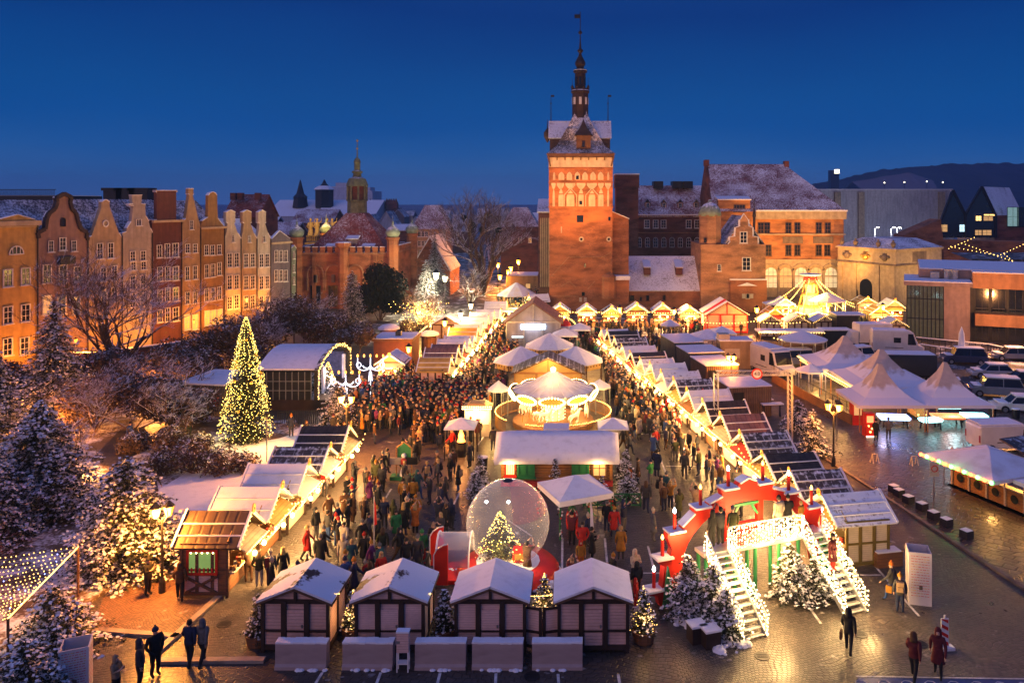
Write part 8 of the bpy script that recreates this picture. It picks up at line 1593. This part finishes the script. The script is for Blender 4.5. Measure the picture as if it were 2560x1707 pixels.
# ---------------------------------------------------------------- people
COATS = dict(black=(.012, .012, .014), charcoal=(.04, .04, .045), navy=(.015, .022, .06), brown=(.08, .04, .02), olive=(.05, .055, .02), beige=(.28, .19, .11), cream=(.45, .38, .28), grey=(.11, .11, .115), burgundy=(.09, .012, .018), red=(.38, .018, .012), mustard=(.36, .17, .02), purple=(.16, .03, .14), teal=(.02, .08, .09), blue=(.03, .07, .22), orange=(.55, .15, .02), green=(.03, .2, .05))
for n, c in COATS.items(): mat('cloth_' + n, c, .85, .25, vs=6, bump=.2, bs=25)
HAIRS = dict(dark=(.012, .009, .008), brown=(.06, .03, .015), blond=(.4, .26, .1))
for n, c in HAIRS.items(): mat('hair_' + n, c, .6, .3, vs=20)
def person_mesh(pose, bulk=1.0, long=False):
    """One continuous figure facing -y, about 1.72 m tall."""
    V = [(0, 0, .92), (0, .0, 1.08), (0, .01, 1.3), (0, .01, 1.47), (0, -.015, 1.56), (0, -.01, 1.655), (0, -.115, 1.575)]; E_ = [(0, 1), (1, 2), (2, 3), (3, 4), (4, 5), (4, 6)]
    b = bulk; Rr = [(.165 * b, .135 * b), (.16 * b, .125 * b), (.19 * b, .135 * b), (.06, .06), (.078, .088), (.08, .092), (.018, .018)]
    st = {'walk': .2, 'stride': .28}.get(pose, .0)
    for s in (-1, 1):
        k = len(V); dy = s * st
        sh = (s * .185 * b, .01, 1.405)
        if pose == 'phone': el, wr, pm = (s * .25, -.06, 1.14), (s * .12, -.27, 1.22), (s * .07, -.31, 1.29)
        elif pose == 'film': el, wr, pm = (s * .27, -.2, 1.42), (s * .14, -.32, 1.62), (s * .09, -.35, 1.7)
        elif pose == 'pockets': el, wr, pm = (s * .31, .07, 1.14), (s * .23, -.08, .97), (s * .17, -.13, .93)
        elif pose in ('walk', 'stride'): el, wr, pm = (s * .26, -dy * .5 + .04, 1.14), (s * .27, -dy * 1.0 - .06, .93), (s * .265, -dy * 1.1 - .1, .86)
        else: el, wr, pm = (s * .25, .04, 1.13), (s * .255, -.05, .9), (s * .25, -.07, .82)
        V += [sh, el, wr, pm]; E_ += [(2, k), (k, k + 1), (k + 1, k + 2), (k + 2, k + 3)]; Rr += [(.085 * b,) * 2, (.066 * b,) * 2, (.045, .045), (.038, .022)]
        d = (Vector(pm) - Vector(wr)).normalized(); side = Vector((0, 1, 0)) if abs(d.z) > .5 else Vector((1, 0, 0)); side = (side - d * side.dot(d)).normalized(); inw = Vector((-s * .5, -.4, 0))
        for f, (o_, l) in enumerate(((-.027, .07), (-.009, .08), (.009, .076), (.027, .06))):   # four fingers with a bent joint, then the thumb
            i0 = len(V); p1 = Vector(pm) + side * o_ + d * (.03 + l * .45); p2 = p1 + (d + inw * .5).normalized() * l * .5; V += [tuple(p1), tuple(p2)]; E_ += [(k + 3, i0), (i0, i0 + 1)]; Rr += [(.0095,) * 2, (.008,) * 2]
        i0 = len(V); p1 = Vector(wr).lerp(Vector(pm), .5) - side * .042 + d * .02; p2 = p1 - side * .012 + d * .038; V += [tuple(p1), tuple(p2)]; E_ += [(k + 2, i0), (i0, i0 + 1)]; Rr += [(.011,) * 2, (.009,) * 2]
        j = len(V); hx = s * .095
        V += [(hx, 0, .85), (s * .105, -.02 - dy * .55, .49), (s * .11, .03 - dy * .9 + (.1 if dy < 0 else 0), .11), (s * .125, -.13 - dy * .95 + (.08 if dy < 0 else 0), .045)]; E_ += [(0, j), (j, j + 1), (j + 1, j + 2), (j + 2, j + 3)]; Rr += [(.112 * b,) * 2, (.078, .078), (.055, .055), (.05, .04)]
    me = skin_mesh(V, E_, Rr, 0, 1)
    bm = bmesh.new(); bm.from_mesh(me)
    for s in (-1, 1):
        bmesh.ops.create_uvsphere(bm, u_segments=6, v_segments=4, radius=.011, matrix=Matrix.Translation((s * .032, -.096, 1.61))); bmesh.ops.create_uvsphere(bm, u_segments=6, v_segments=4, radius=.02, matrix=Matrix.Translation((s * .086, 0, 1.59)) @ Matrix.Diagonal((.5, .8, 1.4, 1)))
    bmesh.ops.create_cube(bm, size=1, matrix=Matrix.Translation((0, -.095, 1.535)) @ Matrix.Diagonal((.045, .012, .01, 1)))
    bm.to_mesh(me); bm.free()
    for m in ('cloth_black', 'cloth_charcoal', 'skin', 'black_rubber', 'cloth_burgundy'): me.materials.append(MATS[m])
    for p in me.polygons:
        c = p.center; arm = abs(c.x) > .2 and c.z < 1.45 and c.z > .7
        up = pose in ('phone', 'film') and c.y < -.24
        if c.z > 1.49 and not up: i = 2
        elif up and (c.z > (1.63 if pose == 'film' else 1.22)): i = 2
        elif arm and c.z < .89 and pose not in ('pockets', 'phone', 'film'): i = 2
        elif c.z < .1: i = 3
        elif c.z < .84 and not arm: i = 1
        else: i = 0
        if abs(abs(c.x) - .032) < .013 and abs(c.z - 1.61) < .013 and c.y < -.09: i = 3
        if abs(c.z - 1.535) < .008 and c.y < -.09: i = 4
        p.material_index = i
    return me
PM = {(p, b): person_mesh(p, b) for p in ('stand', 'walk', 'stride', 'phone', 'pockets', 'film') for b in ((1.0, 1.16) if p in ('stand', 'walk', 'pockets') else (1.06,))}
HEADS = {}
def heads():
    b = MB().lathe([(.104, 1.615), (.108, 1.64), (.1, 1.7), (.07, 1.745), (.02, 1.765)], 12, (0, .0, 0)); b.sph((0, 0, 1.79), .04, 0, 8, 5); HEADS['hat'] = b.build('hat', 'cloth_grey', None, True)
    b = MB(); b.lathe([(.098, 1.6), (.1, 1.66), (.085, 1.715), (.04, 1.748)], 12, (0, .014, 0)); b.sph((0, .03, 1.61), .094, 0, 10, 7, 1.0); HEADS['short_hair'] = b.build('hair', 'hair_brown', None, True)
    b = MB(); b.lathe([(.1, 1.62), (.102, 1.67), (.085, 1.72), (.03, 1.755)], 12, (0, .012, 0)); b.lathe([(.12, 1.38), (.125, 1.46), (.11, 1.56), (.1, 1.64)], 12, (0, .045, 0), 0, 0, 1, .62); HEADS['long_hair'] = b.build('hair', 'hair_blond', None, True)
    b = MB(); b.lathe([(.14, 1.42), (.13, 1.5), (.122, 1.6), (.122, 1.68), (.085, 1.745), (.02, 1.775)], 12, (0, .035, 0), 0, 0, 1, .86); HEADS['hood'] = b.build('hood', 'cloth_black', None, True)
    b = MB(); b.lathe([(.245, .52), (.235, .66), (.2, .85), (.175, 1.0), (.17, 1.06)], 16, (0, .0, 0), 0, 0, 1, .8); HEADS['coat_skirt'] = b.build('coat_skirt', 'cloth_black', None, True)
    b = MB().cbox((0, .2, 1.24), (.3, .16, .42)).cbox((0, .29, 1.16), (.22, .06, .2)); HEADS['backpack'] = b.build('backpack', 'cloth_red')
    b = MB().cbox((.3, -.06, .62), (.08, .26, .3)).tube([(.3, -.12, .77), (.29, -.09, .85), (.3, .02, .77)], .008, 4); HEADS['bag'] = b.build('bag', 'cloth_beige')
    b = MB().lathe([(.085, 1.44), (.115, 1.47), (.11, 1.52), (.08, 1.53)], 12, (0, -.005, 0)); HEADS['scarf'] = b.build('scarf', 'cloth_red', None, True)
    b = MB().box(-.035, .035, -.35, -.34, 1.3, 1.44); HEADS['telephone'] = b.build('telephone', 'black_rubber')
    return {k: (o.data, o) for k, o in HEADS.items()}
HD = heads()
for k, (d, o) in HD.items(): d.use_fake_user = True; bpy.data.objects.remove(o)
def attach(p, key, m, z=0):
    o = bpy.data.objects.new({'short_hair': 'hair', 'long_hair': 'hair'}.get(key, key), HD[key][0]); link(o, p); o.material_slots[0].link = 'OBJECT'; o.material_slots[0].material = MATS[m]; return o
def person(label, x, y, rz=0, pose='stand', bulk=None, coat='black', legs='charcoal', head='hat', hcol='cloth_grey', skirt=False, extra=(), s=1.0, z=0, group=None):
    opts = [k for k in PM if k[0] == pose]; key = min(opts, key=lambda k: abs(k[1] - (bulk or 1.06)))
    o = bpy.data.objects.new('person', PM[key]); link(o); o.location = (x, y, z); o.rotation_euler = (0, 0, rz); o.scale = (s, s, s)
    for i, m in ((0, 'cloth_' + coat), (1, 'cloth_' + legs)): o.material_slots[i].link = 'OBJECT'; o.material_slots[i].material = MATS[m]
    tag(o, label, 'person', group); attach(o, head, hcol)
    if skirt: attach(o, 'coat_skirt', 'cloth_' + coat)
    for k, m in extra: attach(o, k, m)
    return o
def pp(label, sx, sy, rz=0, z=0, **k): X, Y = gx(sx, sy, z); return person(label, X, Y, rz, z=z, **k)
pp('person in black standing alone with a brown paper bag', 2122, 1632, R(150), pose='walk', coat='black', legs='black', head='hood', hcol='cloth_black', extra=(('bag', 'cloth_brown'),), s=1.04)
pp('person with a pale backpack reading the info column', 2250, 1532, R(160), pose='stand', coat='charcoal', legs='navy', head='hat', hcol='cloth_mustard', extra=(('backpack', 'cloth_beige'),))
pp('person in charcoal carrying a yellow bag past the info column', 2228, 1500, R(-120), pose='stride', coat='charcoal', legs='blue', hcol='cloth_orange', extra=(('bag', 'cloth_mustard'),))
pp('person in burgundy jacket walking at the bottom right, left of two', 2285, 1700, R(140), pose='stride', coat='burgundy', legs='black', head='hood', hcol='cloth_brown', s=1.05)
pp('person in dark red coat beside the striped beacon', 2345, 1690, R(-30), pose='walk', coat='burgundy', legs='black', head='hood', hcol='cloth_burgundy', skirt=True, s=1.05)
pp('person in navy coat walking away at bottom left', 474, 1664, R(180), pose='walk', coat='navy', legs='black', head='short_hair', hcol='hair_dark', s=1.05)
pp('person in violet grey coat beside the navy coated walker', 507, 1662, R(170), pose='stride', coat='grey', legs='black', head='hood', hcol='cloth_grey', s=1.05)
pp('person in black with a dark cap at the bottom left edge group', 388, 1690, R(60), pose='pockets', coat='black', legs='black', hcol='cloth_navy', s=1.08, bulk=1.16)
pp('person in dark hooded coat in front of the bottom left kerb', 350, 1722, R(110), pose='stand', coat='charcoal', legs='black', head='hood', hcol='cloth_charcoal', s=1.08, bulk=1.16)
pp('person in a pale jacket bending low at the bottom left corner', 290, 1745, R(80), pose='phone', coat='beige', legs='black', head='hood', hcol='cloth_beige', s=.9)
pp('person in black smoking under the lamplit conifer', 370, 1488, R(80), pose='phone', coat='black', legs='black', hcol='cloth_black')
pp('person in brown walking on the lamplit brick path', 450, 1500, R(200), pose='walk', coat='brown', legs='black', head='hood', hcol='cloth_brown')
pp('person in dark coat standing by the carousel fence gate', 1233, 1127, R(180), pose='stand', coat='charcoal', legs='navy', head='short_hair', hcol='hair_dark')
pp('person in brown coat filming the snow globe', 1318, 1442, R(150), pose='film', coat='brown', legs='brown', head='short_hair', hcol='hair_dark', skirt=True)
pp('person in a long cream hooded coat beside the candle arch foot', 1588, 1466, R(30), pose='phone', coat='cream', legs='beige', head='hood', hcol='cloth_cream', skirt=True)
pp('child in a bright red jacket below the candle arch foot', 1590, 1515, R(60), pose='stand', coat='red', legs='red', head='hood', hcol='cloth_red', s=.72)
pp('child in a red hooded suit behind the last front hut', 1452, 1425, R(10), pose='stand', coat='mustard', legs='orange', head='hood', hcol='cloth_red', s=.85)
pp('person in mustard coat facing away behind the front huts', 1552, 1400, R(180), pose='stand', coat='mustard', legs='charcoal', head='short_hair', hcol='hair_blond', skirt=True)
pp('person in grey long coat near the first candle lamp', 1633, 1352, R(100), pose='stand', coat='grey', legs='grey', head='hat', hcol='cloth_cream', skirt=True)
pp('person in green and pink elf jacket left of the red fins', 1055, 1412, R(20), pose='stand', coat='green', legs='red', head='hat', hcol='cloth_green', bulk=1.16)
pp('person in black and yellow high visibility jacket, left of the pair', 1007, 1270, R(175), pose='stand', coat='mustard', legs='black', hcol='cloth_black'); pp('person in yellow jacket, right of the steward pair', 1033, 1267, R(185), pose='stand', coat='mustard', legs='black', head='short_hair', hcol='hair_dark', bulk=1.16)
pp('person in magenta jacket behind the first front hut', 928, 1436, R(90), pose='walk', coat='purple', legs='charcoal', head='hat', hcol='cloth_mustard', s=.95)
pp('person in white hooded jacket facing the camera', 858, 1424, R(5), pose='stand', coat='cream', legs='cream', head='hood', hcol='cloth_cream')
pp('person in a scarlet coat carrying a bag before left stalls', 768, 1398, R(100), pose='walk', coat='red', legs='black', head='short_hair', hcol='hair_blond', skirt=True)
pp('person in brown fur hooded coat at the brown stall counter', 622, 1456, R(200), pose='stand', coat='brown', legs='brown', head='hood', hcol='cloth_beige', bulk=1.16, s=1.06)
pp('person in olive jacket and white trousers by the brown stall', 648, 1468, R(190), pose='pockets', coat='olive', legs='cream', head='long_hair', hcol='hair_blond')
pp('person in navy with a red backpack behind the first front hut', 676, 1466, R(180), pose='stand', coat='navy', legs='burgundy', hcol='cloth_cream', extra=(('backpack', 'cloth_burgundy'),))
pp('person in black with long blond hair behind first front hut', 708, 1458, R(190), pose='stand', coat='black', legs='black', head='long_hair', hcol='hair_blond', skirt=True)
pp('person in long brown coat standing on the wet square', 861, 1302, R(20), pose='phone', coat='brown', legs='black', head='short_hair', hcol='hair_dark', skirt=True)
pp('person in dark green with a red bag beside the near left stalls', 812, 1242, R(180), pose='stand', coat='charcoal', legs='charcoal', head='hood', hcol='cloth_grey', extra=(('backpack', 'cloth_red'),), s=1.05)
pp('person in dark walking across the snowy lawn', 385, 1250, R(60), z=.12, pose='walk', coat='charcoal', legs='burgundy', head='hood', hcol='cloth_charcoal', skirt=True); pp('person in blue on the dark park path', 325, 1113, R(80), z=.13, pose='stand', coat='blue', legs='blue', head='short_hair', hcol='hair_dark')
pp('person in navy beside the lit Christmas tree', 728, 1092, R(200), z=.12, pose='stand', coat='navy', legs='charcoal', hcol='cloth_orange'); pp('person in a golden brown coat left of the Christmas tree', 472, 1094, R(50), z=.12, pose='stand', coat='brown', legs='olive', head='hood', hcol='cloth_brown')
pp('person in black at the red arcade machine', 2190, 1105, R(120), pose='stand', coat='black', legs='black', hcol='cloth_black'); pp('person in grey at the blue hockey table', 2221, 1100, R(170), pose='pockets', coat='grey', legs='charcoal', head='short_hair', hcol='hair_brown')
pp('person in fluorescent green vest by the dark containers', 1762, 945, R(20), pose='stand', coat='green', legs='black', head='short_hair', hcol='hair_dark')
pp('person in black at the open door of the red hut', 1853, 838, R(180), pose='stand', coat='black', legs='black', hcol='cloth_black')
for (lx, ly, lz, rz, kw, lab) in ((-2.3, -.75, 2.4, 200, dict(coat='black', legs='black', head='hood', hcol='cloth_black'), 'person in black at the left end of the arch deck'), (-1.75, -.6, 2.4, 180, dict(coat='charcoal', legs='black', head='short_hair', hcol='hair_dark', pose='film'), 'person in charcoal taking a picture on the arch deck'), (-1.2, -.75, 2.4, 170, dict(coat='olive', legs='black', hcol='cloth_grey'), 'person in olive behind the lit railing of the arch deck'), (1.35, -.7, 2.4, 190, dict(coat='cream', legs='grey', head='short_hair', hcol='hair_dark', bulk=1.16, s=1.08), 'person in white jacket on the arch deck'), (2.0, -.55, 2.4, 160, dict(coat='black', legs='black', hcol='cloth_black', pose='phone'), 'person in black right of the white jacket on the deck'), (2.7, -.6, 2.4, 200, dict(coat='mustard', legs='mustard', head='short_hair', hcol='hair_blond', s=.8), 'child in yellow at the right end of the arch deck'), (2.95, -2.55, 1.22, 20, dict(coat='burgundy', legs='red', head='long_hair', hcol='hair_dark', skirt=True), 'person in dark red coat walking down right lit stairs'), (.2, 1.0, 0, 10, dict(coat='orange', legs='navy', head='hat', hcol='cloth_mustard', s=.75), 'child in an orange jacket beneath the arch deck')):
    p = apos(lx, ly); person(lab, p[0], p[1], R(22 + rz), z=lz, **kw)
# the crowd: every figure its own person, nearest first
g = random.Random(77); CK = ['black'] * 14 + ['charcoal'] * 10 + ['navy'] * 7 + ['brown'] * 8 + ['olive'] * 3 + ['beige'] * 3 + ['cream'] * 2 + ['grey'] * 4 + ['burgundy'] * 2 + ['red', 'mustard', 'purple', 'teal', 'blue', 'orange', 'green', 'red']
HK = [('hat', 'cloth_' + c, c + ' hat') for c in ('black', 'grey', 'cream', 'red', 'navy', 'mustard', 'beige', 'burgundy', 'grey')] + [('short_hair', 'hair_' + c, 'short ' + c + ' hair') for c in ('dark', 'brown', 'dark', 'blond')] + [('long_hair', 'hair_' + c, 'long ' + c + ' hair') for c in ('dark', 'brown', 'blond')] + [('hood', None, 'hood up')] * 2
used = set(); taken = [(o.location.x, o.location.y) for o in COL.objects if o.name.startswith('person') and o.parent is None]
OBST = [(-3.5, 38, 3.0), (-3.4, 49.5, 2.0), (-.8, 50.5, 2.0), (1.5, 50.5, 2.0), (-1.87, 63.5, 5.5), (-.05, 43.6, 1.5), (-8.7, 53, 1.3), (2.6, 53.5, 1.3), (-8.0, 60.5, 1.4), (-11.2, 50.8, 1.2), (-5.6, 79, 2.8), (0, 79, 2.8), (-2.8, 87, 2.8), (-17.4, 69, .8), (-19.3, 73, .8), (-20.6, 77, 3), (7.5, 36, 4.5), (-2.6, 72.5, 3.6), (-5.2, 96.5, 4.2), (-6, 36.7, 1.4), (-16.1, 54.5, .8)]
def row_x(Y): return 13.04 - .184 * (Y - 39.8)
ZN = [('before the near left stalls', 24, lambda: (g.uniform(-14.1, -12.2), g.uniform(35.5, 52)), 90), ('near the snow globe', 40, lambda: (g.uniform(-13, -6.8), g.uniform(34.2, 43.5)), None), ('left of the log cabin', 24, lambda: (g.uniform(-12.5, -7.2), g.uniform(43, 55)), None), ('between the globe and the arch', 14, lambda: (g.uniform(-.4, 3.2), g.uniform(34, 44)), None), ('right of the log cabin', 22, lambda: (g.uniform(3.2, 8), g.uniform(44, 57)), None),
      ('close to the right stall fronts', 62, lambda: (lambda Y: (row_x(Y) - 1.5 - 2.0 * g.random() ** 1.5, Y))(41.5 + 34 * g.random() ** .8), -90), ('right of the carousel', 22, lambda: (g.uniform(3.8, 7), g.uniform(56, 70)), None), ('left of the carousel', 22, lambda: (g.uniform(-11.5, -7.6), g.uniform(55, 68)), None), ('watching the concert stage', 54, lambda: (g.uniform(-20, -10), g.uniform(57.5, 70)), 90)]
POSE = {'stand': 'standing', 'walk': 'walking', 'stride': 'striding', 'phone': 'hands raised', 'pockets': 'hands in pockets', 'film': 'arms raised'}
for zn, n, fn, face in ZN:
    k = tries = 0
    while k < n and tries < n * 60:
        tries += 1; x, y = fn()
        if any((x - a) ** 2 + (y - b_) ** 2 < r_ * r_ for a, b_, r_ in OBST) or any((x - a) ** 2 + (y - b_) ** 2 < .3 for a, b_ in taken): continue
        pose = g.choice(('stand', 'stand', 'stand', 'walk', 'walk', 'stride', 'phone', 'pockets', 'film') if face is None else ('stand', 'stand', 'pockets', 'phone', 'walk')); c = g.choice(CK); hd = g.choice(HK); ch = g.random() < .07; sk = g.random() < .35; bp = g.random() < .15
        lab = f"{'child' if ch else 'person'} in {'long ' if sk else ''}{c} coat, {hd[2]}, {POSE[pose]} {zn}" if not bp else f"{'child' if ch else 'person'} with {'pale' if c in ('black', 'navy', 'charcoal') else 'dark'} backpack, {c} coat, {zn}"
        if lab in used or len(lab.split()) > 16: continue
        used.add(lab); taken.append((x, y)); k += 1
        person(lab, x, y, R(face + g.gauss(0, 35)) if face is not None else g.uniform(0, 6.28), pose, g.choice((1.0, 1.16)), c, g.choice(('black', 'charcoal', 'navy', 'charcoal', 'brown', 'grey', 'blue')), hd[0], hd[1] or 'cloth_' + c, sk, ((('backpack', 'cloth_beige' if c in ('black', 'navy', 'charcoal') else 'cloth_black'),) if bp else ()), g.uniform(.62, .78) if ch else g.uniform(.94, 1.06), group='people in the market crowd')
# farther back the crowd reads as one mass
cm = MB(); cn = list(COATS)
def small(x, y, s, a):
    ci = cn.index(g.choice(CK)); hi = cn.index(g.choice(('black', 'black', 'grey', 'cream', 'red', 'brown', 'mustard', 'charcoal', 'beige', 'navy'))); li = cn.index(g.choice(('black', 'charcoal', 'navy'))); ca, sa = math.cos(a), math.sin(a)
    for sd in (-1, 1): cm.lathe([(.06 * s, 0), (.085 * s, .5 * s), (.1 * s, .85 * s)], 5, (x + sd * .1 * ca * s, y + sd * .1 * sa * s, 0), li); cm.tube([(x + sd * .2 * ca * s, y + sd * .2 * sa * s, 1.4 * s), (x + sd * .26 * ca * s, y + sd * .26 * sa * s, 1.1 * s), (x + sd * .2 * ca * s + .12 * sa, y + sd * .2 * sa * s - .12 * ca, .9 * s)], [.075 * s, .06 * s, .045 * s], 5, ci)
    cm.lathe([(.18 * s, .8 * s), (.165 * s, 1.05 * s), (.2 * s, 1.32 * s), (.12 * s, 1.45 * s), (.05 * s, 1.5 * s)], 7, (x, y, 0), ci); cm.sph((x, y, 1.6 * s), .1 * s, len(cn), 7, 5, 1.15); cm.lathe([(.112 * s, 1.62 * s), (.1 * s, 1.7 * s), (.03 * s, 1.76 * s)], 7, (x + .01, y + .015, 0), hi)
for n, fn in ((360, lambda: (g.uniform(-11, -6.6), 70 + 55 * g.random() ** .9)), (170, lambda: (lambda Y: (g.uniform(3.0, row_x(Y) - 1.4), Y))(g.uniform(71, 96))), (330, lambda: (g.uniform(-20.3, -9.5), g.uniform(62, 80))), (90, lambda: (g.uniform(-3, 17), g.uniform(104, 110.5))), (70, lambda: (g.uniform(29, 44), g.uniform(105, 116))), (110, lambda: (g.uniform(-14, -7), g.uniform(118, 150))), (40, lambda: (g.uniform(6, 14), g.uniform(90, 104))), (40, lambda: (g.uniform(-4, 4), g.uniform(92, 104))), (70, lambda: (g.uniform(-12, -7.3), g.uniform(58, 70))), (45, lambda: (g.uniform(3.4, 8), g.uniform(60, 72)))):
    k = tr_ = 0
    while k < n and tr_ < n * 40:
        tr_ += 1; x, y = fn()
        if any((x - a) ** 2 + (y - b_) ** 2 < r_ * r_ for a, b_, r_ in OBST) or any((x - a) ** 2 + (y - b_) ** 2 < .2 for a, b_ in taken): continue
        taken.append((x, y)); small(x, y, g.uniform(.92, 1.06), g.random() * 3.14); k += 1
tag(cm.build('crowd', ['cloth_' + c for c in cn] + ['skin'], None, True, fix=False), 'dense far crowd filling the lanes between stalls', 'crowd', kind='stuff')

# ---------------------------------------------------------------- frosty air over the whole town
m = bpy.data.materials.new('haze_air'); m.use_nodes = True; nt = m.node_tree; nt.nodes.remove(nt.nodes['Principled BSDF']); v = nt.nodes.new('ShaderNodeVolumePrincipled'); v.inputs['Color'].default_value = (.25, .52, 1, 1); v.inputs['Density'].default_value = .0003; v.inputs['Anisotropy'].default_value = .2; nt.links.new(v.outputs[0], nt.nodes['Material Output'].inputs['Volume']); MATS['haze_air'] = m
tag(MB().box(-2600, 2600, -60, 2450, -30, 96).build('haze', 'haze_air'), kind='stuff')
